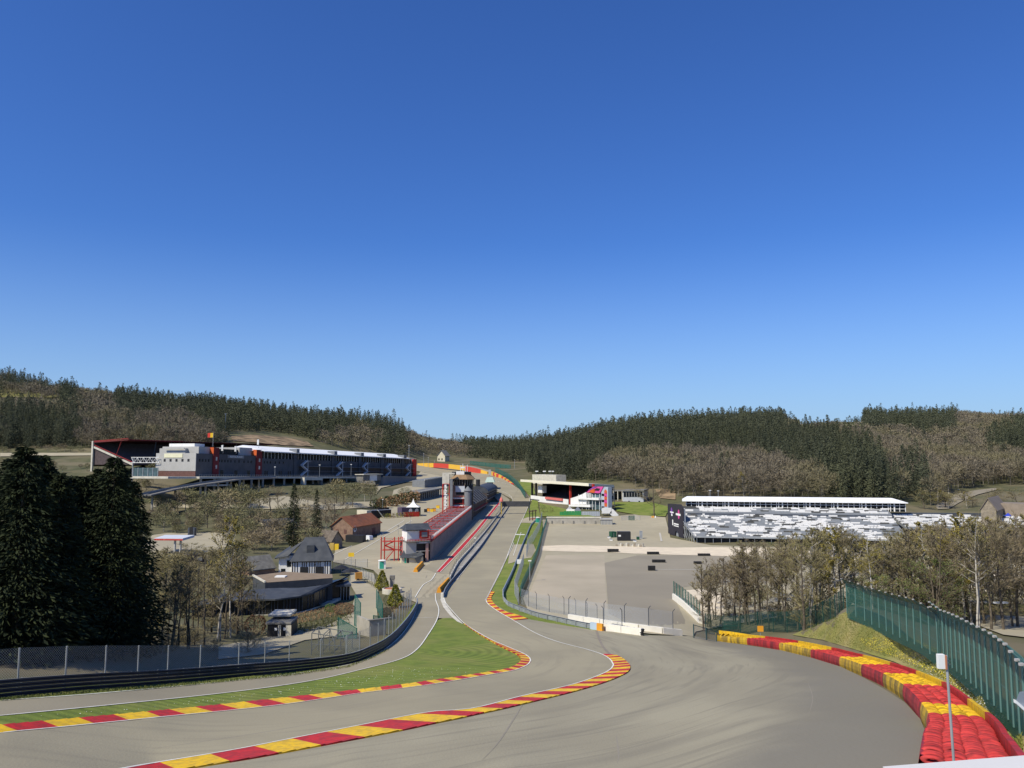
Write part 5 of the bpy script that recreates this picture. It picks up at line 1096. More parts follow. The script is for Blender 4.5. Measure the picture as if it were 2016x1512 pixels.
for s in range(13):
    t = math.pi*s/12; v = 5.5-6.3*math.cos(t); z = wz+3.9*math.sin(t)
    q.v += [f3_.p(ua, v, z), f3_.p(ub, v, z)]
for s in range(12): q.f.append((2*s, 2*s+1, 2*s+3, 2*s+2)); q.m.append(0)
q.f += [tuple(range(0, 26, 2)), tuple(range(25, 0, -2))]; q.m += [0, 0]; q.build('barrel_roof', slate, T); f3_.bb('wall', ua, ub, 0, 11, -1, wz, M_('dark_brown_wall', (.075, .06, .055)), T)
q = MB()
for z in (2.8, 5.6, 8.4): f3_.box(q, ua, ub, -.7, -.02, z, z+.3)
q.build('balcony', mgrey, T); c = f3_.p(ua+2, 5.5, 12.5); q = MB(); q.lathe(c, [(1.2, 0), (1.2, 4.6)], 10); q.build('chimney', blk, T)
c = f3_.p(L*1.2, 7, 0); T = thing('green_roof_pavilion', 'small pavilion with pale green pointed roof beyond the barrel roof', 'building', c); q = MB(); cz = c[2]
d = c[1]; w2 = 15/F*d; zt = zrow(c[0], d, 939.5); zm = zrow(c[0], d, 949)
q.box((c[0], c[1], hz(c[0], c[1])-1), w2*.75, 8, zm-hz(c[0], c[1])+1); q.build('wall', conc_d, T); q = MB(); vs = []
for k, z in ((1, zm), (.62, zt)): vs += [(c[0]-w2/2*k*1.25, d-6*k, z), (c[0]+w2/2*k*1.25, d-6*k, z), (c[0]+w2/2*k*1.25, d+6*k, z), (c[0]-w2/2*k*1.25, d+6*k, z)]
q.add(vs, [(0, 1, 5, 4), (1, 2, 6, 5), (2, 3, 7, 6), (3, 0, 4, 7), (4, 5, 6, 7), (3, 2, 1, 0)]); q.build('green_roof', grn_t, T)

# ---------------- right: old covered grandstand and white building
d0 = 470
fq = Fr(P(1048, 990, 500), P(1125, 1000, 452)); Zq = lambda px, py: fq.zp(fq.up(px), 0, py)
T = thing('old_grandstand', 'dark old grandstand under a long cream roof with red posts, right of the straight', 'grandstand', fq.base()); L = fq.up(1172)
zr0, zr1 = fq.zp(0, -2, 950), fq.zp(L, -2, 957)
q = MB(); vs = [fq.p(fq.up(1036), -4, zr0+.3), fq.p(L, -4, zr1), fq.p(fq.up(1146), 20, zr1-1.5), fq.p(fq.up(1036), 20, zr0-1)]; q.add(vs+[(x, y, z+1.4) for x, y, z in vs], [(0, 3, 2, 1), (4, 5, 6, 7), (0, 1, 5, 4), (1, 2, 6, 5), (2, 3, 7, 6), (3, 0, 4, 7)]); q.build('cream_roof', M_('cream_roof', (.78, .73, .56), .93), T)
q = MB()
for i in range(12): fq.box(q, fq.up(1060)*1.0, fq.up(1150), 1+i*1.5, 2.5+i*1.5, -1, 4.2+i*.55)
q.build('seating_tiers', M_('black_tiers', (.03, .028, .03), .6), T); fq.bb('back_wall', fq.up(1050), fq.up(1146), 19, 19.5, -1, 12.6, blk, T); fq.bb('far_side_wall', fq.up(1062), fq.up(1062)+.4, 2, 19, -1, 12, blk, T)
for px, mm in ((1049, blk), (1057, blk), (1124.5, redm), (1170, redm)): q = MB(); u = fq.up(px); fq.box(q, u-.45, u+.45, -1, 0, -1, fq.zp(u, 0, 951 if px < 1100 else 953)); q.build('post', mm, T)
fq.bb('commentary_box', fq.up(1059), fq.up(1067), 0, 3, Zq(1062, 970), Zq(1062, 956), wht, T)
fq.bb('front_wall', fq.up(1049), fq.up(1123), -1.5, -1.1, -2.5, Zq(1085, 979), wht, T); fq.bb('red_canopy', fq.up(1080), fq.up(1113), -2.4, -1, Zq(1096, 984), Zq(1096, 980), M_('faded_red_roof', (.68, .17, .15), .9), T)
q = MB()
for px in (1069, 1073, 1085, 1091, 1097, 1102, 1107, 1113.5, 1120): u = fq.up(px); fq.box(q, u, u+1.1, -1.6, -1.5, -.3, 1.2)
split_build(q, 'window', gls, T); fq.bb('lower_wall', fq.up(1049), fq.up(1066), -1.7, -1.5, Zq(1055, 984), Zq(1055, 982.6), blk, T)
ff = Fr(P(1048, 950, 590), P(1095, 952, 560)); T = thing('concrete_stand_back', 'plain pale concrete block rising behind the cream grandstand roof', 'building', ff.base()); ff.bb('wall', 0, ff.L, 0, 8, -8, ff.zp(0, 0, 934), conc_p, T)
for i, px in enumerate((1057, 1072, 1083, 1088)):
    c = gd(px, 595); t = thing('floodlight_mast', 'short floodlight mast behind the pale concrete block', 'light', c, group='masts behind the concrete block'); q = MB(); zt = zrow(c.x, c.y, 929); q.tube((c.x, c.y, c.z), (c.x, c.y, zt), .18, n=5); q.build('pole', steel_d, t); q = MB(); q.box((c.x, c.y, zt), 2.2, .6, .8); q.build('lamp_head', wht, t)
# white stepped building with pink panels
fw = Fr(P(1123, 1003, 432), P(1182, 1008, 410), slope=False, zb=P(1160, 1006, 420).z-1); Wz = lambda px, py: fw.zp(fw.up(px), 0, py); L = fw.up(1181.5); R2 = fw.up(1197.5)
T = thing('white_media_building', 'white stepped building with pink and orange panel and balconies beside the old grandstand', 'building', fw.base())
q = MB(); U_ = fw.up
pr = [(1123, 993), (1123, 981), (1136, 977), (1146, 973), (1153, 969), (1153, 993)]
def extr(fr, pts, v0, v1, name, m, par):
    q = MB(); a = [fr.p(fr.up(x), v0, fr.zp(fr.up(x), v0, y)) for x, y in pts]; b = [fr.p(fr.up(x), v1, fr.zp(fr.up(x), v0, y)) for x, y in pts]; n = len(pts)
    q.add(a+b, [tuple(range(n)), tuple(range(2*n-1, n-1, -1))]+[(i, n+i, n+(i+1) % n, (i+1) % n) for i in range(n)]); return q.build(name, m, par)
extr(fw, pr, 0, 5, 'stepped_wall', wht, T); extr(fw, [(1153, 969), (1182, 972), (1182, 1003), (1134, 1003), (1134, 993), (1153, 993)], 1.2, 5, 'rear_wall', gls_b, T)
extr(fw, [(1153.5, 969.5), (1168, 958), (1187, 958), (1180, 971)], .2, 1.1, 'pink_orange_panel', pink, T); 
o = extr(fw, [(1158, 969), (1166, 962), (1173, 963), (1169, 970.5)], .05, .2, 'orange_patch', orng, T); extr(fw, [(1168, 965), (1174, 961), (1181, 962), (1178, 966)], 0, .15, 'dark_patch', blk, T); extr(fw, [(1157, 965.5), (1168, 958.2), (1175, 958.2), (1165, 963)], .02, .19, 'purple_patch', purp, T)
for a, b, y0, y1 in ((1140, 1182, 983.5, 979), (1123, 1165, 997.5, 993)): o = extr(fw, [(a, y1+.5), (b, y1+1), (b, y0+1.2), (a, y0-.6)], -1.2, 1.2, 'balcony_band', wht, T)
extr(fw, [(1153, 970), (1163, 971), (1163, 979), (1153, 978)], 0, 1, 'white_bay', lgrey, T)
q = MB()
for px in (1140, 1147, 1155, 1160, 1167, 1173, 1181): u = U_(px); fw.box(q, u-.12, u+.12, -.4, -.2, -1, fw.zp(u, 0, 973))
split_build(q, 'column', wht, T)
fw.bb('side_tower', U_(1181.5), U_(1195), .6, 3, -1, Wz(1190, 959), M_('blue_grey_cladding', (.42, .46, .52), .9), T)
for y in (974, 986, 999): win(fw, T, U_(1182.5), U_(1187.5), Wz(1185, y+2.5), Wz(1185, y-2), v=.5)
for i in range(5): 
    q = MB(); c_u = U_(1190.5); z = Wz(1193, 968.5+i*6.3); w = 1.1; q.poly([fw.p(c_u-w, .5, z-1.0), fw.p(c_u+w, .5, z-1.0), fw.p(c_u+w, .5, z+.5), fw.p(c_u, .5, z+1.3), fw.p(c_u-w, .5, z+.5)]); q.build('pink_badge', orng if i % 2 == 0 else pink, T)
ff = Fr(P(1197, 1000, 425), P(1210, 1000, 420)); t = thing('fire_stair', 'dark steel fire stair on the right side of the white building', 'staircase', ff.base()); q = MB()
for i in range(3): z = 1+i*3.2; ff.box(q, 0, ff.L, 0, 2, z, z+.2); q.bar(ff.p(0, 0, z), ff.p(ff.L, 0, z+3), .2, .7)
for u in (0, ff.L): q.tube(ff.p(u, 0, -1), ff.p(u, 0, 10), .14)
q.build('stair_frame', steel_d, t)
# tent, fences and covered steps
ff = Fr(G(1115, 1009), G(1131, 1010)); t = thing('white_tent', 'small white pitched tent left of the white stepped building', 'tent', ff.base()); gwall(ff, MB(), 0, ff.L, 0, 4, -1, ff.zp(0, 0, 1003), ff.zp(0, 0, 997)).build('canvas', wht, t)
for a, b, y0, y1, nm, mm, lb in ((1102, 1144, 1016, 1006, 'green_board_fence', grn, 'green board fence in front of the white stepped building'), (1145, 1181, 1016, 1007, 'grey_board_fence', M_('grey_boards', (.36, .39, .43), .8, 3), 'grey corrugated fence right of the green one')):
    ff = Fr(G(a, y0), G(b, y0)); t = thing(nm, lb, 'fence', ff.base()); q = MB(); n_ = 16
    for i in range(n_): ff.box(q, ff.L*i/n_, ff.L*(i+.93)/n_, (i % 2)*.12, .1+(i % 2)*.12, -.6, ff.zp(0, 0, y1)*(.85 if a < 1110 and i < 3 else 1))
    q.build('boards', mm, t); ff.bb('rail', 0, ff.L, .25, .35, .8, 1, steel, t)
q0 = G(1196, 1016); T = thing('covered_steps', 'white covered stair with bent roof descending right of the grey fence', 'staircase', q0); D_ = q0.y
def PP(px, py, dd=0): return P(px, py, D_+dd)
q = MB(); 
for pts in ([(1187, 999.5), (1204, 999.5), (1204, 1011), (1186, 1011)], [(1204, 999.5), (1206, 1001.5), (1218, 1014), (1211, 1022), (1200, 1011), (1201, 1005)][1:5]):
    a = [PP(x, y, 0) for x, y in pts]; b = [p+Vector((0, 3, -.3)) for p in a]; n = len(a); q.add(a+b, [tuple(range(n)), tuple(range(2*n-1, n-1, -1))]+[(i, n+i, n+(i+1) % n, (i+1) % n) for i in range(n)])
q.build('bent_roof', wht, T); q = MB()
for px in (1188, 1196, 1204, 1212): p = PP(px, 1008); g = hz(p.x, p.y+1); q.tube((p.x, p.y+1, g-.3), (p.x, p.y+1, p.z), .12)
split_build(q, 'post', steel_d, T)
ff = Fr(G(1183.5, 1034.5), G(1206, 1034.5)); t = thing('grey_cabin', 'grey striped cabin with pale flat roof at the corner of the car park', 'cabin', ff.base()); hh = ff.zp(0, 0, 1023.5); ff.bb('wall', 0, ff.L, 0, 3, -.3, hh, gls_b, t); ff.bb('flat_roof', -.3, ff.L+.3, -.3, 5, hh, hh+.5, lgrey, t)
q = MB()
for i in range(8): ff.box(q, ff.L*i/8, ff.L*i/8+.5, -.08, 0, 0, hh)
q.build('white_stripes', lgrey, t)
ff = Fr(G(1077, 1033), G(1184, 1033.5)); t = thing('concrete_wall', 'long low stained concrete wall with pale coping beside the car park', 'wall', ff.base()); ff.bb('wall', 0, ff.L, 0, .8, -.5, ff.zp(0, 0, 1020), conc, t); ff.bb('coping', -.2, ff.L, -.2, 1.4, ff.zp(0, 0, 1020), ff.zp(0, 0, 1017.5), conc_p, t)
for i in range(5): ff.bb('buttress', ff.L*(.2*i+.08), ff.L*(.2*i+.08)+.5, -.3, 0, -.3, 1.8, conc_d, t)
# grey block further right
ff = Fr(P(1226, 993, 440), P(1267, 993, 436)); T = thing('grey_block', 'square grey building with ribbon windows on the grass bank', 'building', ff.base()); L = ff.L; hh = ff.zp(0, 0, 967); ff.bb('wall', 0, L, 0, 12, -4, hh, M_('grey_render', (.45, .47, .49), .9), T); ff.bb('flat_roof', -.5, L+.5, -.8, 12.5, hh, hh+.7, conc_d, T)
win(ff, T, L*.05, L*.97, hh*.56, hh*.93, v=-.1)
q = MB()
for i in range(8): ff.box(q, L*(.05+.92*i/7)-.08, L*(.05+.92*i/7)+.08, -.18, -.1, hh*.56, hh*.93)
split_build(q, 'mullion', lgrey, T); win(ff, T, L*.27, L*.34, -.2, 1.9, v=-.1, name='door'); win(ff, T, L*.76, L*.84, -.2, 1.9, v=-.1, name='door')
ff = Fr(P(1199, 993, 446), P(1225, 993, 442)); t = thing('open_shed', 'open sided shed with flat roof on posts left of the grey block', 'shed', ff.base()); hh = ff.zp(0, 0, 967.5); ff.bb('flat_roof', 0, ff.L, 0, 9, hh, hh+.6, conc_d, t); ff.bb('back_wall', 0, ff.L, 8, 8.5, -2, hh, stone, t)
for i in range(4): ff.bb('post', ff.L*i/3-.2, ff.L*i/3+.2, 0, .5, -3, hh, conc_p, t)

# ---------------- big white-seated grandstand
A = P(1372, 1064, 292); B = P(1793, 1064, 278); fs = Fr(A, B, slope=False, zb=P(1500, 1070, 285).z); L = fs.L
T = thing('seated_grandstand', 'long temporary grandstand with white and dark seat blocks under a white roof', 'grandstand', fs.base())
BACK = 34; RISE = 16.5
zf0 = fs.zp(fs.L/2, 0, 1060); 
def prof(v): return 1.9+v*(fs.zp(L/2, 24, 1014)-1.9)/24
rows = 26; rng2 = random.Random(4)
gm, wm, dm_ = MB(), MB(), MB()
ztop = fs.zp(L/2, 24, 1014.5)
for r_ in range(rows):
    v0 = 24*r_/rows; z = 1.9+(ztop-1.9)*r_/rows; gm_ = fs.box(gm, -1+v0*-.26, L, v0, v0+24/rows, z-.5, z)
u_blocks = int(L/2.6)
pat = {}
for r_ in range(rows):
    v0 = 24*r_/rows; z = 1.9+(ztop-1.9)*r_/rows; b = 0; us = -1-v0*.26
    while us < L-1:
        sector = int((us+v0*.55)/9.0); key = (sector, r_//3); k = pat.setdefault(key, rng2.random()); w_ = rng2.choice((1.1, 2.2, 3.3)) ; aisle = ((us+v0*.4) % 14) < 1.5
        rr = rng2.random(); c = None
        if not aisle:
            if rr < (.80 if k < .40 else .16): c = wm
            elif rr > .88: c = dm_
        if c is not None: fs.box(c, us, min(us+w_-.25, L), v0+.1, v0+.62, z+.02, z+.5)
        us += w_
gm.build('tier_steps', seatg, T); split_build(wm, 'white_seat_block', seatw, T, 60); split_build(dm_, 'dark_seat_block', seatd, T, 40)
fs.bb('walkway_fascia', -8, L+1, 24, 24.4, ztop-2, ztop+.4, steel_d, T); fs.bb('walkway', -8, L+1, 24.4, 27.5, ztop-.8, ztop-.5, seatg, T)
zu0 = fs.zp(L/2, 27.5, 1009); zu1 = fs.zp(L/2, 36, 1000); gm, wm, dm_ = MB(), MB(), MB()
for r_ in range(7):
    v0 = 27.5+8.5*r_/7; z = zu0+(zu1-zu0)*r_/7; fs.box(gm, -9, L+1, v0, v0+8.5/7, z-1.2, z); us = -9
    while us < L:
        w_ = rng2.choice((2.2, 3.3, 5.5)); rr = rng2.random()
        if rr < .5: fs.box(wm, us, us+w_-.25, v0+.1, v0+.7, z+.02, z+.5)
        elif rr > .88: fs.box(dm_, us, us+w_-.25, v0+.1, v0+.7, z+.02, z+.5)
        us += w_
gm.build('upper_tier_steps', seatg, T); split_build(wm, 'white_seat_block', seatw, T, 60); split_build(dm_, 'dark_seat_block', seatd, T, 40)
zl = zu1; zE = fs.zp(L/2, 36, 986.5); zR = fs.zp(L/2, 42, 978.5); ul, ur = fs.up(1350, 36), fs.up(1781, 36)
fs.bb('hospitality_glazing', ul, ur, 36.6, 46, zl-1, zE, gls, T)
q = MB(); n_ = 40
for i in range(n_+1): u = ul+(ur-ul)*i/n_; fs.box(q, u-.10, u+.10, 36.4, 36.6, zl-1, zE)
for k in (0.0, .45): fs.box(q, ul, ur, 36.42, 36.6, zl+(zE-zl)*k, zl+(zE-zl)*k+.15)
for i in range(8): u = ul+(ur-ul)*(i+.55)/8; fs.box(q, u-.9, u-.6, 36.3, 36.6, zl-1, zE); fs.box(q, u+.6, u+.9, 36.3, 36.6, zl-1, zE)
split_build(q, 'white_mullion', wht, T); q = MB(); e = zE-.1; rl = fs.up(1350, 42); 
a = [fs.p(ul-1.5, 35.4, e), fs.p(ur+.6, 35.4, e), fs.p(ur-3.5, 42, zR), fs.p(ul+.5, 42, zR), fs.p(ul-1.5, 48, e), fs.p(ur+.6, 48, e)]
q.add(a, [(0, 1, 2, 3), (3, 2, 5, 4), (0, 3, 4), (1, 5, 2), (0, 4, 5, 1)]); q.build('white_roof', memb, T); fs.bb('eaves_band', ul-1.6, ur+.7, 35.2, 35.4, e-.35, e+.05, memb, T)
# scaffold below
q = MB(); 
for i in range(26):
    u = L*i/25
    for v in (.2, 12, 23): z = 1.9+(ztop-1.9)*v/24-.3; q.tube(fs.p(u, v, -1.2), fs.p(u, v, z), .09, n=4)
for v in range(0, 25, 3):
    z = 1.9+(ztop-1.9)*v/24-.3; u = -1-.26*v
    q.tube(fs.p(u, v, -1.2), fs.p(u, v, z+.9), .12, n=4); v2 = min(24, v+3); z2 = 1.9+(ztop-1.9)*v2/24-.3; q.tube(fs.p(u, v, z+.9), fs.p(-1-.26*v2, v2, z2+.9), .1, n=4)
    for h in range(0, int(z), 3): q.tube(fs.p(u, v, h), fs.p(-1-.26*v2, v2, h+2.4), .07, n=4)
for u in (-9, -8): 
    for v in (25, 28, 31, 34): q.tube(fs.p(u, v, -1.2), fs.p(u, v, zu0+(zu1-zu0)*(v-27.5)/8.5), .12, n=4)
fs.box(q, 0, L, -.1, .05, 1.4, 1.9); q.build('scaffold_legs', steel, T)
fs.bb('dark_underside', 1, L, 1.5, 2, -1, 1.4, blk, T)
# open stand continuing right
A = P(1800, 1045, 300); B = P(2150, 1045, 292); f5 = Fr(A, B, slope=False); T = thing('open_grandstand', 'roofless lower grandstand of white seats continuing to the right edge', 'grandstand', f5.base(f5.L*.3)); gm, wm, dm_ = MB(), MB(), MB(); zt5 = f5.zp(20, 16, 1014)
for r_ in range(14):
    v0 = 16*r_/14; z = 1.5+(zt5-1.5)*r_/14; f5.box(gm, -3, f5.L, v0, v0+16/14, z-1, z); us = -3
    while us < f5.L:
        w_ = rng2.choice((1.6, 2.2, 3.3)); rr = rng2.random()
        if rr < .6: f5.box(wm, us, us+w_-.25, v0+.1, v0+.7, z+.02, z+.5)
        elif rr > .85: f5.box(dm_, us, us+w_-.25, v0+.1, v0+.7, z+.02, z+.5)
        us += w_
gm.build('tier_steps', seatg, T); split_build(wm, 'white_seat_block', seatw, T, 60); split_build(dm_, 'dark_seat_block', seatd, T, 40); f5.bb('back_rail', -3, f5.L, 16, 16.3, zt5-3, zt5+.8, steel_d, T); f5.bb('under_structure', -2, f5.L, 1, 15, -3, .6, steel_d, T)
# banner wall
ff = Fr(G(1315.5, 1051.5), G(1345, 1060)); T = thing('banner_wall', 'tall black banner wall with purple and pink logos at the grandstand end', 'banner', ff.base()); L = ff.L
def bp(u, z): return ff.p(u*L, 0, z)
zt = ff.zp(0, 0, 991.5); q = MB(); a = [ff.p(0, 0, 0), ff.p(L*.45, 0, -.2), ff.p(L*.5, 0, 1.9), ff.p(L*.66, 0, 1.9), ff.p(L*.72, 0, -.4), ff.p(L, 0, -.6+.5), ff.p(L, 0, ff.zp(L, 0, 1000)), ff.p(L*.85, 0, ff.zp(L*.85, 0, 993)), ff.p(0, 0, zt)]
b = [(x+ff.n.x*.5, y+ff.n.y*.5, z) for x, y, z in a]; n = len(a); q.add(a+b, [tuple(range(n)), tuple(range(2*n-1, n-1, -1))]+[(i, n+i, n+(i+1) % n, (i+1) % n) for i in range(n)]); q.build('black_panel', M_('banner_black', (.035, .033, .042), .8), T)
def ellipse(cu, cz, ru, rz, m, name, v=-.08):
    q = MB(); q.poly([ff.p(cu*L+ru*math.cos(2*math.pi*i/24), v, cz+rz*math.sin(2*math.pi*i/24)) for i in range(24)]); return q.build(name, m, T)
zz = lambda py, u=.5: ff.zp(L*u, 0, py)
ellipse(.28, zz(1009), .85, 1.7, purp, 'purple_logo'); ellipse(.75, zz(1011), .85, 1.8, pink, 'pink_logo')
for nm, u0, u1, y0, y1 in (('logo_bar', .18, .42, 1011, 1008.5), ('logo_bar', .26, .34, 1017, 1012.5), ('logo_bar', .57, .88, 1013.5, 1009.5), ('white_lettering', .42, .74, 1032.5, 1030), ('white_lettering', .42, .74, 1036, 1034.2), ('white_figure', .32, .38, 1035, 1024)):
    q = MB(); ff.box(q, L*u0, L*u1, -.14, -.1, zz(y0), zz(y1)); q.build(nm, wht, T)
ff.bb('steel_frame', .2, L-.2, .5, 1.2, 0, zz(1000), steel, T)
# barn at the far right
ff = Fr(P(1932, 1022, 300), P(1962, 1022, 297), slope=False); T = thing('stone_barn', 'old stone barn with broad brown roof at the far right', 'barn', ff.base()); L = ff.L; ze = ff.zp(0, 0, 1000); zt = ff.zp(L/2, 0, 980); gwall(ff, MB(), 0, L, 0, 26, -4, ze, zt, 'v').build('stone_wall', stone, T); gable(ff, MB(), 0, L, 0, 26, ze, zt, .5, 'v').build('roof', M_('brown_slate', (.27, .22, .17), .8), T)
q = MB(); ff.box(q, L*.45, L*8, 18, 30, -4, ff.zp(0, 18, 990)); q.build('rear_range', M_('brown_slate2', (.27, .22, .17), .8), T)
c = G(1985, 1030); t = thing('blue_tent', 'small blue tent roof among the seats near the barn', 'tent', P(1985, 1016, 286)); p = P(1985, 1016, 286); q = MB(); q.lathe((p.x, p.y, p.z), [(1.2, 0), (.5, .7), (.02, 1.1)], 8); q.build('blue_canvas', M_('blue_canvas', (.03, .06, .45), .9), t)

# ---------------- paddock side buildings
A = G(694, 1064); B = G(749, 1051.5); ff = Fr(A, B, slope=False, zb=(A.z+B.z)/2); T = thing('brick_barn', 'brown brick barn with orange tile roof and round white sign', 'building', ff.base()); L = ff.L; ze = ff.zp(0, 0, 1036); Dp = 9; zt = ff.zp(0, Dp/2, 1017)
gwall(ff, MB(), 0, L, 0, Dp, -1, ze, zt).build('wall', brick, T); gable(ff, MB(), 0, L, 0, Dp, ze, zt, .5).build('roof', tile, T); win(ff, T, L*.68, L*.8, -.3, ze*.62, name='arched_door', m=brick_d); 
q = MB(); q.lathe(ff.p(L*.06, -.15, ze*.75), [(.02, 0)], 4)
q = MB(); c = (L*.06, ze*.78); q.poly([ff.p(c[0]+1.15*math.cos(2*math.pi*i/20), -.2, c[1]+1.15*math.sin(2*math.pi*i/20)) for i in range(20)]); s_ = q.build('round_sign', wht, T); q = MB(); q.poly([ff.p(c[0]+.6*math.cos(2*math.pi*i/12), -.25, c[1]+.6*math.sin(2*math.pi*i/12)) for i in range(12)]); q.build('sign_emblem', blk, s_)
for v in (2.5, 5.8): win(ff, T, v, v+1, ze*.45, ze*.75, side=-.02, m=brick_d)
A = G(652, 1081.5); B = G(674, 1078); ff = Fr(A, B, slope=False); T = thing('stone_cottage', 'tiny stone cottage with rough brown roof between the barn and white house', 'cottage', ff.base()); L = ff.L; ze = ff.zp(0, 0, 1064); zt = ff.zp(0, 0, 1046); gwall(ff, MB(), 0, L, 0, 6, -1, ze, zt, 'v').build('wall', stone, T); gable(ff, MB(), 0, L, 0, 6, ze, zt, .4, 'v').build('roof', M_('mossy_roof', (.16, .13, .10), .6, 1.5), T)
ff = Fr(G(680, 1067), G(714, 1069), slope=False); T = thing('black_marquee', 'black box tent parked in front of the brick barn', 'tent', ff.base()); ff.bb('canvas', 0, ff.L, 0, 3, -.2, ff.zp(0, 0, 1053.5), blk, T)
ff = Fr(G(722, 1021), G(770, 1019), slope=False); T = thing('black_stand', 'black flat topped stand with white steps beside the hedge', 'building', ff.base()); hh = ff.zp(0, 0, 1006); L = ff.L; ff.bb('wall', L*.18, L, 0, 6, -.3, hh, blk, T); ff.bb('cream_side', 0, L*.18, 0, 8, -.3, hh*1.05, cream, T); q = MB(); q.bar(ff.p(L*.42, -.3, hh), ff.p(L*.62, -.9, .1), 1.6, .2); q.build('white_steps', wht, T); ff.bb('white_edge', L*.18, L*1.0, -.1, 0, hh, hh+.3, wht, T)
q = MB()
for i in range(12): ff.box(q, L*(.5+.04*i), L*(.5+.04*i)+.3, 1, 1.4, hh, hh+1.0)
split_build(q, 'stool', blk, T)
ff = Fr(G(791, 1018), G(828, 1017), slope=False); T = thing('hospitality_stand', 'dark hospitality stand with two white round emblems and red fence', 'building', ff.base()); hh = ff.zp(0, 0, 999.5); L = ff.L; ff.bb('wall', L*.42, L, 0, 5, -.3, hh, M_('dark_teal_wall', (.05, .07, .08), .8), T); ff.bb('purple_wall', 0, L*.42, 0, 5, -.3, hh, M_('dark_purple_wall', (.09, .07, .11), .8), T)
for u in (.45, .78):
    q = MB(); q.poly([ff.p(L*u+.95*math.cos(2*math.pi*i/20), -.15, hh*.62+1.1*math.sin(2*math.pi*i/20)) for i in range(20)]); q.build('round_emblem', wht, T)
ff.bb('red_fence', -L*.02, L*.78, -3, -2.9, -.2, ff.zp(0, -3, 1008.5), redm, T)
c = ff.p(L*.72, 2.4, hh); t = thing('pagoda_tent', 'white pointed pagoda tent roof on the dark hospitality stand', 'tent', c); zt = zrow(c[0], c[1], 981)-c[2]; q = MB(); w = L*.32
rr_ = [(w*1.0, 0), (w*.5, zt*.25), (w*.22, zt*.5), (w*.07, zt*.8), (.03, zt)]
for i, (r, z) in enumerate(rr_):
    q.v += [(c[0]+r*a, c[1]+r*b, c[2]+z) for a, b in ((-1, -1), (1, -1), (1, 1), (-1, 1))]
for i in range(4):
    for j in range(4): q.f.append((i*4+j, i*4+(j+1) % 4, i*4+4+(j+1) % 4, i*4+4+j)); q.m.append(0)
q.build('canvas_roof', wht, t)
A = G(503, 1052); B = G(523, 1056); ff = Fr(A, B, slope=False); T = thing('white_gabled_house', 'white gabled house with grey roof among the trees left of the two spruces', 'house', ff.base()); L = ff.L; ze = ff.zp(0, 0, 1036); zt = ff.zp(0, 0, 1022); gwall(ff, MB(), 0, L, 0, 14, -2, ze, zt, 'v').build('wall', cream, T); gable(ff, MB(), 0, L, 0, 14, ze, zt, .3, 'v').build('roof', slate, T)
for i, (a, b, y0, y1) in enumerate(((480, 505, 1072, 1062), (505, 540, 1068, 1058), (540, 556, 1062, 1054))):
    ff = Fr(G(a, y0), G(b, y0), slope=False); t = thing('white_shed', ('low white shed under the gabled white house, leftmost of three', 'wide low white shed, middle one of three under the gabled house', 'low white shed nearest the two dark spruces, rightmost of three')[i], 'shed', ff.base()); gwall(ff, MB(), 0, ff.L, 0, 5, -1, ff.zp(0, 0, y1+2), ff.zp(0, 0, y1-2)).build('wall', cream, t)
# petrol canopy
A = P(304, 1096, 240); pz = G(345, 1094); D_ = pz.y; T = thing('petrol_canopy', 'flat petrol station canopy with red edge on two pale posts', 'canopy', pz); zc_ = zrow(pz.x, D_, 1064.5); zt = zrow(pz.x, D_, 1060)
def cz_(px, py): return atz(px, py, zt)
quad = [cz_(303.8, 1059.5), cz_(360, 1060), cz_(383, 1053.5), cz_(325, 1053)]
q = MB(); q.prism(quad, zc_, zt); q.build('canopy_slab', M_('canopy_roof', (.55, .58, .63), .95), T)
fr = Fr((quad[0][0], quad[0][1], zc_), (quad[1][0], quad[1][1], zc_), slope=False); q = MB(); fr.box(q, 0, fr.L, -.08, -.01, .05, (zt-zc_)*.75); s_ = q.build('red_fascia', M_('faded_red', (.62, .12, .09), .9), T); q = MB(); fr.box(q, fr.L*.38, fr.L*.98, -.12, -.08, .2, .38); q.build('fascia_stripe', redm, s_)
for i in range(5): q = MB(); fr.box(q, fr.L*(.03+.06*i), fr.L*(.03+.06*i)+.32, -.12, -.08, .15, .5); q.build('fascia_letter', redm, s_)
for px in (343.5, 354.5): p = atz(px, 1064, zc_); q = MB(); q.tube((p[0], p[1]+.5, pz.z-1), (p[0], p[1]+.5, zc_), .33, n=10); q.build('post', lgrey, T)
for px, w, h, mm in ((327, .5, 1.6, brick_d), (347, .8, 1.7, steel_d), (358, 1.0, 1.9, steel_d), (341, .5, 1.0, wht), (345, .5, 1.0, wht), (332, .4, .8, wht)):
    p = G(px, 1097); t = thing('fuel_pump' if mm is not wht else 'white_bollard', {327: 'brown post left of the canopy posts', 347: 'dark fuel pump between the two canopy posts', 358: 'dark fuel pump right of the canopy posts', 341: 'white bollard at the foot of the left canopy post', 345: 'white bollard just right of the left canopy post', 332: 'white bollard left of the canopy posts beside a bush'}[px], 'fuel pump' if mm is not wht else 'bollard', p); q = MB(); q.box(p, w, .6, h); q.build('body', mm, t); q = MB(); q.box((p.x, p.y, p.z+h), w*1.15, .7, .12); q.build('cap', steel_d, t)
ff = Fr(G(358, 1108), G(402, 1107), slope=False); T = thing('dark_wall_sign', 'low dark wall with a small white sign beside the petrol station', 'wall', ff.base()); ff.bb('wall', 0, ff.L, 0, 1, -.5, ff.zp(0, 0, 1093), M_('purple_grey', (.13, .11, .12), .8), T); ff.bb('white_sign', ff.L*.68, ff.L*.9, -.15, 0, .3, ff.zp(0, 0, 1097), wht, T)
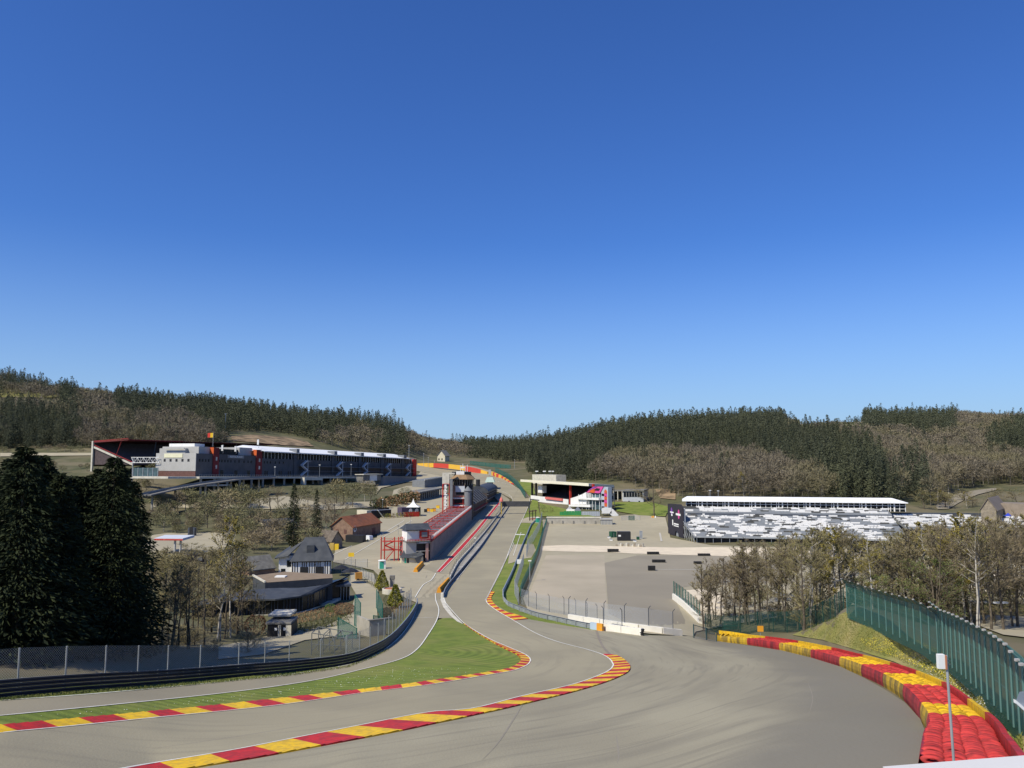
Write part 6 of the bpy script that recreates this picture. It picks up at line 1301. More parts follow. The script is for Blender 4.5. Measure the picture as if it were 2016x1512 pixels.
p = G(378, 1056); t = thing('dark_kiosk', 'tall dark narrow kiosk behind the petrol canopy', 'kiosk', p); q = MB(); q.box(p, 2.4, 2, zrow(p.x, p.y, 1039)-p.z); q.build('body', steel_d, t); q = MB(); q.box((p.x, p.y-1.05, p.z+1), 1.2, .1, 2.5); q.build('screen', blk, t)
# house beyond the hairpin
ff = Fr(P(861, 907, 905), P(876, 907, 900), slope=False, zb=P(868, 907, 900).z); T = thing('far_house', 'cream house with steep grey roof standing beyond the far hairpin', 'house', ff.base()); L = ff.L; ze = ff.zp(0, 0, 896); zt = ff.zp(0, 0, 886.5); gwall(ff, MB(), 0, L, 0, 9, -4, ze, zt, 'v').build('wall', cream, T); gable(ff, MB(), 0, L, 0, 9, ze, zt, .9, 'v', th=.4).build('roof', M_('grey_shingle', (.2, .19, .18), .8), T)
for u in (.15, .55): win(ff, T, L*u, L*u+1.4, .6, 2.6, v=-.2)
c = ff.p(L*.4, 5, zt-1.5); q = MB(); q.box(c, 1.2, 1.2, 3); q.build('chimney', stone, T)
# ================================================================ BARRIERS, FENCES AND SMALL THINGS
def mesh_mat(name, c, sp, th, alpha=1.0, metal=.2):
    """wire mesh: crossing wires drawn by UV metres, the gaps really transparent"""
    m = bpy.data.materials.new(name); m.use_nodes = True; N = m.node_tree.nodes; L = m.node_tree.links; b = N['Principled BSDF']; b.inputs['Base Color'].default_value = (*c, 1); b.inputs['Roughness'].default_value = .6; b.inputs['Metallic'].default_value = metal
    uv = N.new('ShaderNodeTexCoord'); sx = N.new('ShaderNodeSeparateXYZ'); L.new(uv.outputs['UV'], sx.inputs[0])
    def M(op, a, b_=None):
        n = N.new('ShaderNodeMath'); n.operation = op
        for i, x in enumerate((a, b_)):
            if x is None: continue
            if isinstance(x, (int, float)): n.inputs[i].default_value = x
            else: L.new(x, n.inputs[i])
        return n.outputs[0]
    p = M('ADD', sx.outputs[0], sx.outputs[1]); q = M('SUBTRACT', sx.outputs[0], sx.outputs[1])
    o = []
    for a in (p, q): f = M('FRACT', M('DIVIDE', a, sp)); o.append(M('LESS_THAN', f, th))
    mk = M('MAXIMUM', o[0], o[1]); mk = M('MULTIPLY', mk, alpha); tr = N.new('ShaderNodeBsdfTransparent'); mx = N.new('ShaderNodeMixShader'); L.new(mk, mx.inputs[0]); L.new(tr.outputs[0], mx.inputs[1]); L.new(b.outputs[0], mx.inputs[2]); L.new(mx.outputs[0], N['Material Output'].inputs['Surface']); return m
wire = mesh_mat('chain_link', (.36, .38, .39), .22, .11); wire_far = mesh_mat('chain_link_far', (.40, .43, .46), .25, .14); wire_g = mesh_mat('green_mesh', (.02, .13, .11), .16, .42); wire_gd = mesh_mat('dark_green_mesh', (.010, .05, .04), .2, .30)
def panel(pts, h, m, par, name='wire_mesh', z0=.1):
    V = []; Fc = []; U_ = []; acc = 0
    for i, p in enumerate(pts):
        if i: acc += (Vector(p)-Vector(pts[i-1])).length
        hh = h[i] if hasattr(h, '__len__') else h
        V += [(p[0], p[1], p[2]+z0), (p[0], p[1], p[2]+hh)]; U_ += [(acc, 0), (acc, hh)]
    for i in range(len(pts)-1): Fc.append((2*i, 2*i+2, 2*i+3, 2*i+1))
    mb = MB(); mb.add(V, Fc); o = mb.build(name, m, par); uv = o.data.uv_layers.new(name='UVMap')
    for l in o.data.loops: uv.data[l.index].uv = U_[l.vertex_index]
    return o
def fence(name, label, pts, h, sp, mm, pm, cat='fence', bent=0, r=.05, rails=(), group=None, bdir=None, z0=.1):
    T = thing(name, label, cat, pts[0], group=group); Q = resample([Vector(p) for p in pts], sp)
    for p in Q: p.z = hz(p.x, p.y) if not hasattr(p, 'keep') else p.z
    panel(Q, h, mm, T, z0=z0)
    for i, p in enumerate(Q[:100]):
        q = MB(); q.tube((p.x, p.y, p.z-.3), (p.x, p.y, p.z+h), r, n=6)
        if bent: bd = Vector(bdir)*bent; q.tube((p.x, p.y, p.z+h), (p.x+bd.x, p.y+bd.y, p.z+h+bent*.8), r*.9, n=6)
        q.build('post', pm, T)
    for z in rails:
        q = MB(); q.path([Vector((p.x, p.y, p.z+z)) for p in Q], r*.6, 4); q.build('rail', pm, T)
    return T
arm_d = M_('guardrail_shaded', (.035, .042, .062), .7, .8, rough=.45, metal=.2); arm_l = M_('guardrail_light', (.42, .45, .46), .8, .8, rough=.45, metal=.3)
def armco(name, label, pts, nr, mt, side=1, sp=4.0, rh=.33, zb=.12, group=None, top=None):
    T = thing(name, label, 'guardrail', pts[0], group=group); Q = resample([Vector(p) for p in pts], 1.2)
    N_ = []
    for i, p in enumerate(Q):
        a = Q[max(0, i-1)]; b = Q[min(len(Q)-1, i+1)]; t = Vector((b.x-a.x, b.y-a.y)).normalized(); N_.append(Vector((-t.y, t.x))*side); p.z = hz(p.x, p.y)
    prof = [(0, 0), (.085, .05), (.085, .11), (0, .155), (.085, .20), (.085, .26), (0, .31)]
    for k in range(nr):
        q = MB(); z0 = zb+k*rh
        for p, n in zip(Q, N_): q.v += [(p.x+n.x*a, p.y+n.y*a, p.z+z0+b) for a, b in prof]
        m = len(prof)
        for i in range(len(Q)-1):
            for j in range(m-1): q.f.append((i*m+j, (i+1)*m+j, (i+1)*m+j+1, i*m+j+1)); q.m.append(0)
        q.build('rail', mt, T)
    q = MB()
    for i in range(len(Q)-1):
        a, b = Q[i], Q[i+1]; z = zb+nr*rh; q.quad((a.x+N_[i].x*.03, a.y+N_[i].y*.03, a.z+z), (b.x+N_[i+1].x*.03, b.y+N_[i+1].y*.03, b.z+z), (b.x-N_[i+1].x*.12, b.y-N_[i+1].y*.12, b.z+z-.01), (a.x-N_[i].x*.12, a.y-N_[i].y*.12, a.z+z-.01))
    q.build('lit_top_edge', top or steel, T); Q2 = resample(Q, sp)  # pale strip: sunlight on the top edge of the rails put into the colour
    for p in Q2[:100]: j = min(range(len(Q)), key=lambda k: (Q[k]-p).length_squared); n = N_[j]; q = MB(); q.box((p.x-n.x*.1, p.y-n.y*.1, p.z-.2), .1, .1, zb+nr*rh+.2); q.build('post', steel, T)
    return T
# ---- left side
LA = spl([(-60,1385),(0,1377),(133,1364),(300,1350.6),(450,1337),(583,1324),(681,1311),(729,1293.5),(769,1269.5),(804,1229.6),(822,1198),(821,1190)], 12)
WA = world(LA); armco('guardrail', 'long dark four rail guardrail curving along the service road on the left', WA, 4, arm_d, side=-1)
def offs(W, d):
    out = []
    for i, p in enumerate(W):
        a = W[max(0, i-1)]; b = W[min(len(W)-1, i+1)]; t = Vector((b.x-a.x, b.y-a.y)).normalized(); x, y = p.x-t.y*d, p.y+t.x*d; out.append(Vector((x, y, hz(x, y))))
    return out
fence('chain_link_fence', 'tall chain link fence standing behind the long dark guardrail', offs(WA, 1.3), 3.5, 4.6, wire, steel, r=.07, bent=0)
# frames and odd steelwork behind it
ff = Fr(G(613, 1290), G(682, 1288), slope=False); T = thing('steel_frame', 'bare grey steel frame structure behind the chain link fence', 'frame', ff.base()); q = MB(); L = ff.L; hh = ff.zp(0, 0, 1246)
for u in (0, .33, .66, 1): 
    for v in (0, 4): q.tube(ff.p(u*L, v, -.3), ff.p(u*L, v, hh*(1-.25*u)), .07, n=5)
    q.tube(ff.p(u*L, 0, hh*(1-.25*u)), ff.p(u*L, 4, hh*(1-.25*u)), .06, n=5)
for v in (0, 4): q.tube(ff.p(0, v, hh), ff.p(L, v, hh*.75), .07, n=5); q.tube(ff.p(0, v, hh*.5), ff.p(L, v, hh*.4), .05, n=5)
for u in (0, .33, .66): q.tube(ff.p(u*L, 0, hh*.2), ff.p((u+.33)*L, 4, hh*.8), .05, n=5); q.tube(ff.p(u*L, 4, hh*.9), ff.p((u+.33)*L, 0, hh*.5), .05, n=5)
q.build('frame', M_('dull_steel', (.16, .17, .17), .8), T)
ff = Fr(G(727, 1254), G(760, 1250), slope=False); T = thing('concrete_retaining_wall', 'stained pale concrete retaining wall in the garden by the guardrail curve', 'wall', ff.base()); ff.bb('wall', 0, ff.L, 0, .4, -.5, ff.zp(0, 0, 1222), conc, T); ff.bb('side_wall', 0, .4, .4, 5, -.5, ff.zp(0, 0, 1222), conc, T); ff.bb('coping', -.1, ff.L+1, -.1, .5, ff.zp(0, 0, 1222), ff.zp(0, 0, 1221), conc_d, T)
def gpanel(name, label, a, b, top, m=gfen, cat='gate', mm=None):
    ff = Fr(G(*a), G(*b)); T = thing(name, label, cat, ff.p(0, 0, 0)); L = ff.L; h0 = ff.zp(0, 0, top[0]); h1 = ff.zp(L, 0, top[1])
    for u, h in ((0, h0), (L, h1)): q = MB(); q.tube(ff.p(u, 0, -.3), ff.p(u, 0, h), .09, n=6); q.build('post', m, T)
    q = MB(); q.tube(ff.p(0, 0, h0-.1), ff.p(L, 0, h1-.1), .05, n=5); q.tube(ff.p(0, 0, .15), ff.p(L, 0, .15), .05, n=5); q.build('rail', m, T); panel([ff.p(0, 0, 0), ff.p(L, 0, 0)], [h0, h1], mm or wire_g, T); return T
gpanel('green_gate', 'tall green mesh gate leaf beside the garden path, left leaf', (698, 1234), (709, 1240), (1170, 1186)); gpanel('green_gate', 'tall green mesh gate leaf below the topiary, right leaf', (741, 1199), (753, 1222), (1160, 1188)); gpanel('green_gate', 'low green mesh gate behind the steel frame', (665, 1258), (702, 1258), (1215, 1236)); gpanel('green_gate', 'short green mesh panel at the top of the concrete retaining wall', (735, 1222), (747, 1221), (1211, 1212))
fence('site_fence', 'pale teal mesh fence panels between steel frame and guardrail', world([(680, 1290), (700, 1290), (722, 1284)]), 2.6, 2.5, wire_far, steel, r=.05)
# topiaries and garden
def plant(name, label, px, base, top, w, mm, cat='shrub', group=None, cone=False, n=900, seed=1, leaf=.16):
    p = G(px, base); h = zrow(p.x, p.y, top)-p.z; g = np.random.default_rng(seed); r = w/F*p.y/2
    if cone: z = g.uniform(.08, 1, n)**1.1; rad = r*np.minimum((1-z)*1.35+.06, .95*(z*4+.3))*g.uniform(.55, 1, n)**.5
    else: u = g.uniform(-1, 1, n); z = .5+.5*u; rad = r*np.sqrt(1-u*u*.95)*g.uniform(.6, 1, n)**.4
    a = g.uniform(0, 6.283, n); pos = np.stack([np.cos(a)*rad, np.sin(a)*rad, z*h], 1); d = np.stack([np.cos(a), np.sin(a), g.uniform(-.2, 1.2, n)], 1)+g.normal(0, .5, (n, 3)); d /= np.linalg.norm(d, axis=1)[:, None]
    s = leaf*max(.6, h/3); V, Fk = kites(pos, d, g.uniform(.7, 1.4, n)*s*1.6, g.uniform(.6, 1.2, n)*s*.45, g); t = thing(name, label, cat, p, group=group)
    o = npmesh('foliage', V, Fk, mm, parent=t); V2_, F2 = tubes([((0, 0, -.2), (0, 0, h*.7), .09*h/3, .04)], 6); npmesh('stem', V2_, F2, m_bark, parent=t); return t
yg = mat('yellow_green_foliage', (.33, .30, .04), (.17, .18, .03), .8, rough=.8, coord='World'); gg_ = mat('bright_green_foliage', (.16, .24, .04), (.08, .13, .03), .8, coord='World'); rb = mat('red_brown_foliage', (.22, .11, .06), (.12, .07, .04), .8, coord='World'); tan_ = mat('dry_grass_clump', (.36, .22, .11), (.22, .15, .08), .6, coord='World'); dg = mat('dark_green_foliage', (.06, .09, .03), (.03, .05, .02), .8, coord='World'); ol = mat('olive_foliage', (.17, .17, .06), (.10, .10, .04), .8, coord='World')
plant('topiary_cone', 'yellow green conical conifer beside the pit road, taller one further back', 752, 1162, 1124, 24, yg, 'tree', cone=True, n=1600); plant('topiary_cone', 'yellow green conical conifer with visible stem, nearer the guardrail end', 778, 1197, 1152, 28, yg, 'tree', cone=True, n=1800, seed=2)
plant('round_bush', 'bright green round clipped bush in front of the glass entrance', 650, 1206, 1189, 21, gg_, n=900, seed=3); plant('red_brown_bush', 'large red brown bush right of the green round bush', 678, 1210, 1188, 42, rb, n=1400, seed=4); plant('red_brown_bush', 'red brown bush left of the toilet block', 502, 1250, 1212, 40, rb, n=1200, seed=5)
plant('ball_bush', 'olive bush at the foot of the nearer yellow topiary', 764, 1192, 1172, 18, ol, n=600, seed=6); plant('ball_bush', 'brown low bush under the nearer yellow topiary beside the guardrail', 795, 1200, 1186, 22, tan_, n=500, seed=7); plant('ball_bush', 'olive bush between the two topiaries and the retaining wall', 768, 1215, 1195, 34, tan_, n=700, seed=8)
for r_ in range(4):
    for i in range(11):
        px = 572+i*11+r_*7; y = 1216-i*2.2+r_*9; 
        if px < 690: plant('grass_clump', ('dry tan ornamental grass clump in the rows below the glass pavilion' if r_ < 2 else 'grey green clump in the lower rows below the glass pavilion'), px, y+4, y-6, 13, tan_ if r_ < 2 else ol, 'plant', 'dry clumps in the pavilion garden' if r_ < 2 else 'grey clumps in the pavilion garden', n=150, seed=20+r_*11+i, leaf=.22)
for i in range(7): plant('low_hedge', 'low clipped hedge segment along the pit road fence', 711+i*4.7, 1143+i*2.6, 1134+i*2.6, 7, ol, 'hedge', 'hedge segments along the pit road', n=140, seed=60+i)
fence('mesh_fence', 'grey mesh fence along the hedge beside the paddock entrance', world([(710, 1134), (742, 1152)]), 2.2, 3, wire_far, steel_d)
fence('mesh_fence', 'dark mesh fence between the house and the green toilet', world([(655, 1122), (690, 1119), (745, 1118.5)]), 2.6, 3.4, wire_far, steel_d, r=.06)
fence('mesh_fence', 'grey fence by the bins between topiary and guardrail end', world([(786, 1190), (800, 1184), (812, 1174)]), 1.9, 2.5, wire_far, steel_d)
p = G(772, 1168); t = thing('stone_planter', 'round white stone planter with red earth between the topiaries', 'planter', p); q = MB(); q.lathe(p, [(2.3, -.2), (2.3, 1.1), (2.0, 1.15), (2.0, .9)], 14); q.build('stone_ring', conc_p, t); q = MB(); q.lathe((p.x, p.y, p.z+.9), [(2.0, 0), (1.2, .25), (.1, .3)], 14); q.build('soil', M_('red_earth', (.45, .16, .08), .8), t)
p = G(772, 1160); t = thing('stone_pillar', 'square stone pillar with open lantern top behind the planter', 'pillar', p); q = MB(); q.box(p, .9, .9, 2.3); q.build('shaft', conc, t); q = MB(); q.box((p.x, p.y, p.z+2.3), 1.1, 1.1, .9); q.build('lantern', conc_d, t)
p = G(706, 1144); t = thing('orange_handcart', 'orange boxed machine with a wheel parked by the hedge', 'machine', p); q = MB(); q.box((p.x, p.y, p.z+.5), 1.7, 1.2, 1.7, .3); q.build('body', M_('dull_orange', (.50, .24, .05), .8), t); q = MB(); q.tube((p.x, p.y-.75, p.z+.35), (p.x, p.y-.5, p.z+.35), .38, n=12); q.build('wheel', blk, t)
def parasol(px, base, top, label):
    p = G(px, base); zt = zrow(p.x, p.y, top); t = thing('parasol', label, 'parasol', p); q = MB(); q.tube(p, (p.x, p.y, zt), .05); q.build('pole', steel, t); q = MB(); q.lathe((p.x, p.y, zt-.9), [(2.3, 0), (1.3, .5), (.05, .95)], 8); q.build('canopy', blk, t)
parasol(690, 1150, 1118, 'open black parasol on the terrace behind the glass entrance'); parasol(672, 1133, 1112, 'black parasol close to the right wall of the black and white house')
for px, y0, y1, w, h, mm, lb in ((691, 1124, 1088, 1.6, 1.1, ylw, 'small yellow sign board on a pole beside the paddock entrance'),):
    p = G(px, y0); zt = zrow(p.x, p.y, y1); t = thing('sign_post', lb, 'sign', p); q = MB(); q.tube(p, (p.x, p.y, zt), .06); q.build('pole', steel, t); q = MB(); q.box((p.x, p.y-.1, zt-h), w, .12, h); q.build('board', mm, t)
# portable toilets
def toilet(px, base, top, label, front, side=lgrey, w=1.25):
    p = G(px, base); h = zrow(p.x, p.y, top)-p.z; t = thing('portable_toilet', label, 'toilet', p); q = MB(); q.box(p, w, 1.3, h*.93, .25); q.build('cabin', side, t); q = MB(); c, s = math.cos(.25), math.sin(.25); q.box((p.x-w*.08*c+.66*s, p.y-w*.08*s-.66*c, p.z+.1), w*.62, .06, h*.78, .25); q.build('door', front, t); q = MB(); q.lathe((p.x, p.y, p.z+h*.93), [(w*.62, 0), (w*.5, h*.05), (.1, h*.07)], 8); q.build('domed_roof', wht, t)
toilet(752, 1121, 1102, 'green and white portable toilet at the foot of the red stair', teal, wht, 1.9); toilet(1059, 1030.5, 1018.5, 'teal portable toilet at the marshal post beside the straight', teal, teal, 1.7)
def barrier_block(name, label, a, b, hh, m, th=.9, cat='barrier'):
    ff = Fr(G(*a), G(*b)); t = thing(name, label, cat, ff.base()); q = MB(); L = ff.L; n = max(1, int(L/2.2))
    for i in range(n):
        u0, u1_ = L*i/n, L*(i+.96)/n
        a8 = [ff.p(u, v, z) for z, k in ((0, 1), (hh*.35, 1), (hh, .45)) for u, v in ((u0, -th/2*k), (u1_, -th/2*k), (u1_, th/2*k), (u0, th/2*k))]
        q.add(a8, [(j*4+i2, j*4+(i2+1) % 4, j*4+4+(i2+1) % 4, j*4+4+i2) for j in range(2) for i2 in range(4)]+[(8, 9, 10, 11)])
    split_build(q, 'barrier_unit', m, t)
orb = M_('orange_plastic', (.75, .33, .03), .85)
barrier_block('orange_barrier', 'yellow orange plastic barrier beside the cream kiosk', (818, 1128), (831, 1114), 1.3, orb, 1.2); barrier_block('orange_barrier', 'orange plastic barrier at the near end of the pit wall', (864, 1169), (883, 1148), 1.4, orb, 1.0)
sheet('concrete_island', [(868,1169),(874,1160),(881,1152),(877,1164),(873,1178),(878,1192),(893,1212),(912,1231),(900,1226),(886,1214),(873,1198),(867,1183)], conc_p, 3, 8)
# pit wall
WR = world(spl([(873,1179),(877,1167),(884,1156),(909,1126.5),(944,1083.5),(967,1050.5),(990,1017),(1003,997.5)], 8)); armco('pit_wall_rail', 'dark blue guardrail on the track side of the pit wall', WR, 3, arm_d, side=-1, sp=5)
WL = world(spl([(885,1144),(901,1113),(925,1085),(958,1046),(994,998)], 8)); T = thing('pit_wall', 'pale low concrete pit wall running up between pit lane and straight', 'wall', WL[0]); q = MB()
for a, b in zip(WL[:-1], WL[1:]): q.bar(a, b, .35, 1.0)
q.build('wall', conc_p, T); fence('pit_wall_fence', 'grey green mesh fence on top of the pit wall', WL, 2.4, 5.0, wire_far, steel_d, r=.05)
WM = offs(WL, -1.5); T = thing('pit_walkway', 'narrow grey walkway between pit wall fence and dark rail', 'walkway', WM[0]); q = MB()
for a, b in zip(WM[:-1], WM[1:]): q.bar(a, b, 1.6, .35)
q.build('deck', conc, T)
# gantry over the straight
yg0 = G(1041, 1013).y; a = P(987, 992, yg0); b = P(1041.5, 992.5, yg0); T = thing('track_gantry', 'dark flat board gantry spanning the start straight', 'gantry', a); z0 = zrow(a.x, yg0, 997.3); z1 = zrow(a.x, yg0, 986.8)
q = MB(); q.box(((a.x+b.x)/2, yg0, z0), b.x-a.x, .7, z1-z0); q.build('board', M_('gantry_board', (.07, .07, .075), .8), T)
for x in (a.x-.2, b.x+.2): q = MB(); q.tube((x, yg0, hz(x, yg0)-.5), (x, yg0, z1), .25, n=8); q.build('post', steel_d, T)
p = P(987, 990, yg0-2); t = thing('red_white_sign', 'pointed red and white sign at the left end of the gantry', 'sign', (p.x, p.y, hz(p.x, p.y))); q = MB(); q.lathe((p.x, p.y, zrow(p.x, p.y, 987.5)), [(.9, 0), (.85, 1), (.1, 2.4)], 6); q.build('cone_top', M_('pink_red', (.75, .2, .17), .9), t); q = MB(); q.tube((p.x, p.y, hz(p.x, p.y)), (p.x, p.y, zrow(p.x, p.y, 987.5)), .15); q.build('pole', ylw, t)
def lamp(px, base, top, label, name='lamp_post', arm=0, group=None, r=.09, head=wht, d=None, hw=.7):
    p = G(px, base) if d is None else P(px, base, d)
    if d is not None: p.z = hz(p.x, p.y)
    zt = zrow(p.x, p.y, top); t = thing(name, label, 'lamp', p, group=group); q = MB(); q.tube((p.x, p.y, p.z-.3), (p.x, p.y, zt), r, r*.6, 7); q.build('pole', steel, t); q = MB(); q.box((p.x-arm, p.y, zt), hw+abs(arm), .4, .25); q.build('lamp_head', head, t)
lamp(935, 1082, 1060, 'thin lamp post on the pit wall, nearer one'); lamp(983, 1014, 995, 'thin lamp post on the pit wall by the gantry'); lamp(1038, 1072, 1053, 'lamp post with bent arm on the trackside grass', arm=2.5); lamp(1043, 1147, 1105, 'white pole with camera boxes by the green trackside fence', hw=.8, r=.12)
for px, y0, y1, lb in ((754, 1066, 1050, 'short lamp post among the white bay lines left of the red stair'), (784, 1055, 1036, 'short lamp post between bay lines and grey end house'), (808, 1038, 1018, 'short lamp post behind the slate roof of the grey end house'), (753, 1015, 984, 'lamp post with square white head behind the black stand')): lamp(px, y0, y1, lb, head=steel_d if px != 753 else wht)
for px, dd, y1, lb in ((541, 478, 920, 'lamp post on the deck in front of the dark pit building'), (629, 505, 916, 'second lamp post on the deck, right of the first'), (691, 525, 915, 'third lamp post on the deck near the outside stairs')): p = P(px, 938, dd); zt = zrow(p.x, p.y, y1); t = thing('lamp_post', lb, 'lamp', p); q = MB(); q.tube(p, (p.x, p.y, zt), .12, .08); q.build('pole', steel, t); q = MB(); q.box((p.x, p.y, zt), .9, .5, .4); q.build('lamp_head', wht, t)
lamp(443, 862, 815, 'tall floodlight mast on the wooded slope behind the pit building', d=700, r=.35, hw=2.5); lamp(805, 905, 877, 'tall lamp mast near the far end of the pit building', d=820, r=.3, hw=1.8); lamp(1013, 930, 905, 'thin white pole at the edge of the wood beyond the hairpin', d=800, r=.25)
for px, y0, y1 in ((834, 925, 893), (843, 925, 901), (855, 925, 908)): lamp(px, y0, y1, 'slim pole beside the hairpin tarmac', group='poles by the hairpin', d=790, r=.2, hw=.8)
for px, dd, y1, lb in ((1846.7, 400, 978, 'white topped lamp along the hill road, nearest of three'), (1869, 430, 971, 'white topped lamp along the hill road, middle of three'), (1889, 460, 964, 'white topped lamp along the hill road, farthest of three')): lamp(px, 990, y1, lb, d=dd, r=.12)
for px, y1 in ((1398, 966), (1414, 967)): lamp(px, 975, y1, 'pole with small floodlight behind the white grandstand roof', d=345, r=.15, group='poles behind the grandstand roof', hw=.9)
lamp(1973, 1238, 1188, 'floodlight pole with boxed white head beyond the green fence', r=.07, hw=2.2, d=128); lamp(1853, 1215, 1152, 'thin pole with small white lamp behind the fence corner', r=.05, hw=1, d=150)
# flags on the roof
def flag(px, d, y0, y1, mats, label, w=2.2, h=3.5):
    p = P(px, y0, d); zt = zrow(p.x, p.y, y1); t = thing('flag_pole', label, 'flag', p); q = MB(); q.tube(p, (p.x, p.y, zt), .1, n=5); q.build('pole', steel, t); n = len(mats)
    for i, m in enumerate(mats): q = MB(); q.quad((p.x-w*(i+1)/n, p.y+.3*i, zt-h), (p.x-w*i/n, p.y, zt-h), (p.x-w*i/n, p.y, zt), (p.x-w*(i+1)/n, p.y+.3*i, zt-.2)); q.build('cloth', m, t)
flag(419, 445, 880, 852, (redm, ylw, blk)[::-1] if 0 else (ylw, redm), 'red and yellow flag flying above the left end of the pit building', 3.2, 2.6); 
for px, y1, dd, lb in ((439, 876, 448, 'white vertical flag on the roof beside the first red tower'), (465, 878, 465, 'white flag on the roof near the second red tower'), (509, 865, 490, 'tall white flag standing behind the second red tower')): flag(px, dd, 893, y1, (wht,), lb, 1.1, 3.2)
# hairpin barrier
for j, pts in enumerate(([(823,914),(845,913.5),(870,914.5),(895,917),(916,920),(940,925),(962,932)], [(969,931),(980,936),(990,941),(1000,948),(1010,956)])):
    W_ = resample([P(x, y+2, d) for (x, y), d in zip(spl(pts, 6), np.linspace(810, 690, len(spl(pts, 6))) if j == 0 else np.linspace(680, 585, len(spl(pts, 6))))], 4)
    T = thing('hairpin_barrier', ('red and yellow block wall around the far hairpin, longer left part', 'red and yellow block wall of the far hairpin, short right part')[j], 'barrier', W_[0]); h_ = 1.9; i = 0; c = 0; st = 8 if j == 0 else 2
    while i < len(W_)-1:
        q = MB(); 
        for k in range(i, min(i+st, len(W_)-1)): q.bar(W_[k]-Vector((0, 0, 2.2)), W_[k+1]-Vector((0, 0, 2.2)), 1.4, h_+2.2)
        q.build('painted_block', (M_('hot_yellow', (.72, .42, .05), .9), M_('hot_red', (.55, .06, .04), .9))[c % 2], T); i += st; c += 1
t = fence('green_screen_fence', 'green fence behind the right part of the hairpin barrier', [gd(975, 720), gd(1000, 640), gd(1022, 560), gd(1035, 500)], 4.5, 7, wire_g, gfen, r=.12)
fence('green_screen_fence', 'green fence along the wood edge beyond the hairpin', [gd(925, 860), gd(960, 830), gd(1010, 800)], 4, 8, wire_g, gfen, r=.12)
p = P(964, 935, 660); t = thing('white_column', 'white rectangular column at the gap of the hairpin barrier', 'sign', p); q = MB(); q.box((p.x, p.y, p.z), 1.8, 1.2, zrow(p.x, p.y, 924.5)-p.z); q.build('body', lgrey, t); q = MB(); q.box((p.x, p.y, p.z-3), .4, .4, 3); q.build('foot', steel, t)
# trackside rails on the right
RA = world(spl([(1055.7,1026.4),(1046,1036),(1037.5,1056),(1029,1076),(1019,1102.5),(1012.7,1120.7),(1004.5,1140.5),(998,1154),(990.4,1170),(991,1185),(999.5,1195),(1019,1203),(1055.7,1216.5),(1105,1228),(1140,1236),(1172,1242)], 9)); armco('trackside_guardrail', 'three rail guardrail along the right verge, bending towards the white wall', RA, 3, arm_l, side=1, sp=3)
fence('catch_fence', 'pale steel catch fence between guardrail and green fence, upper part', world([(1067,1022),(1062,1045),(1050,1068),(1040,1083),(1036,1100)]), 3.6, 4, wire_far, steel, r=.08); fence('catch_fence', 'pale steel post fence on the verge, lower part', world([(1031,1113),(1022,1142),(1013,1172),(1022,1192)]), 3.4, 3, wire_far, steel, r=.07)
fence('green_mesh_fence', 'teal green mesh fence along the left edge of the car park', world([(1078,1024),(1067,1060),(1056,1098),(1043,1128),(1029,1160),(1024,1178)]), 2.4, 3.5, wire_g, M_('teal_steel', (.06, .28, .24), .8), r=.05)
fence('hooked_fence', 'grey mesh fence with hooked posts between verge and white walls', world([(1026,1190),(1060,1203),(1110,1212),(1150,1222),(1190,1235)]), 3.2, 4.2, wire_far, steel_d, bent=.6, bdir=(-.5, -.5, 0), r=.05)
# walls with hooked fences
def wall_line(label, pts, h, m, th=.5, name='concrete_wall', group=None):
    W_ = world(pts); W_ = resample(W_, 4); T = thing(name, label, 'wall', W_[0], group=group)
    for a, b in zip(W_[:-1], W_[1:]): q = MB(); q.bar(a-Vector((0, 0, .2)), b-Vector((0, 0, .2))+(a-b)*.015, th, h+.2); q.build('wall_block', m, T)
    return W_
whc = M_('white_concrete', (.80, .76, .66), .9, .8)
W1 = wall_line('near white concrete wall ending beside the runoff tarmac', spl([(1188,1242.5),(1240,1250),(1288,1256.5)], 8), 1.25, whc); W2 = wall_line('rear white concrete wall running to the mesh gate', spl([(1120,1222),(1200,1235),(1285,1247),(1366,1256)], 8), 1.15, whc)
fence('hooked_fence', 'mesh fence with hooked posts on the near white wall', W1, 3.7, 4.0, wire_far, steel_d, bent=.5, bdir=(-.6, -.4, 0), r=.06); fence('hooked_fence', 'mesh fence with hooked posts on the rear white wall', W2, 3.9, 4.4, wire_far, steel_d, bent=.6, bdir=(.5, -.5, 0), r=.06)
for i, (x0, x1, m) in enumerate(((1163, 1176, M_('pale_blue', (.42, .52, .62), .9)), (1176, 1187, orb))):
    A, B = G(x0, 1240.5+(x0-1163)*.16), G(x1, 1240.5+(x1-1163)*.16); t = thing('rail_end_cover', ('pale blue cover on the end of the trackside guardrail', 'orange cover where the guardrail meets the white wall')[i], 'cover', A); q = MB(); q.bar(A, B, .35, 1.3); q.build('panel', m, t); q = MB(); q.bar(A+Vector((0, -.2, .55)), B+Vector((0, -.2, .55)), .1, .15); q.build('dark_strip', steel_d, t)
gpanel('mesh_gate', 'double dark framed mesh gate between white wall and yellow tyre block, left leaf', (1366, 1258), (1391, 1262), (1229, 1236), m=M_('dark_teal', (.03, .08, .09), .8), mm=wire_far); gpanel('mesh_gate', 'double dark framed mesh gate between white wall and yellow tyre block, right leaf', (1391.5, 1262), (1411, 1265), (1236, 1243), m=M_('dark_teal', (.03, .08, .09), .8), mm=wire_far)
W3 = wall_line('stepped white wall with green fence at the left edge of the grove', [(1327,1182),(1345,1196),(1362,1212),(1376,1226),(1383,1233)], 1.5, whc, .8); fence('green_post_fence', 'green mesh fence on the stepped white wall', W3, 4.2, 2.6, wire_gd, gfen, r=.08)
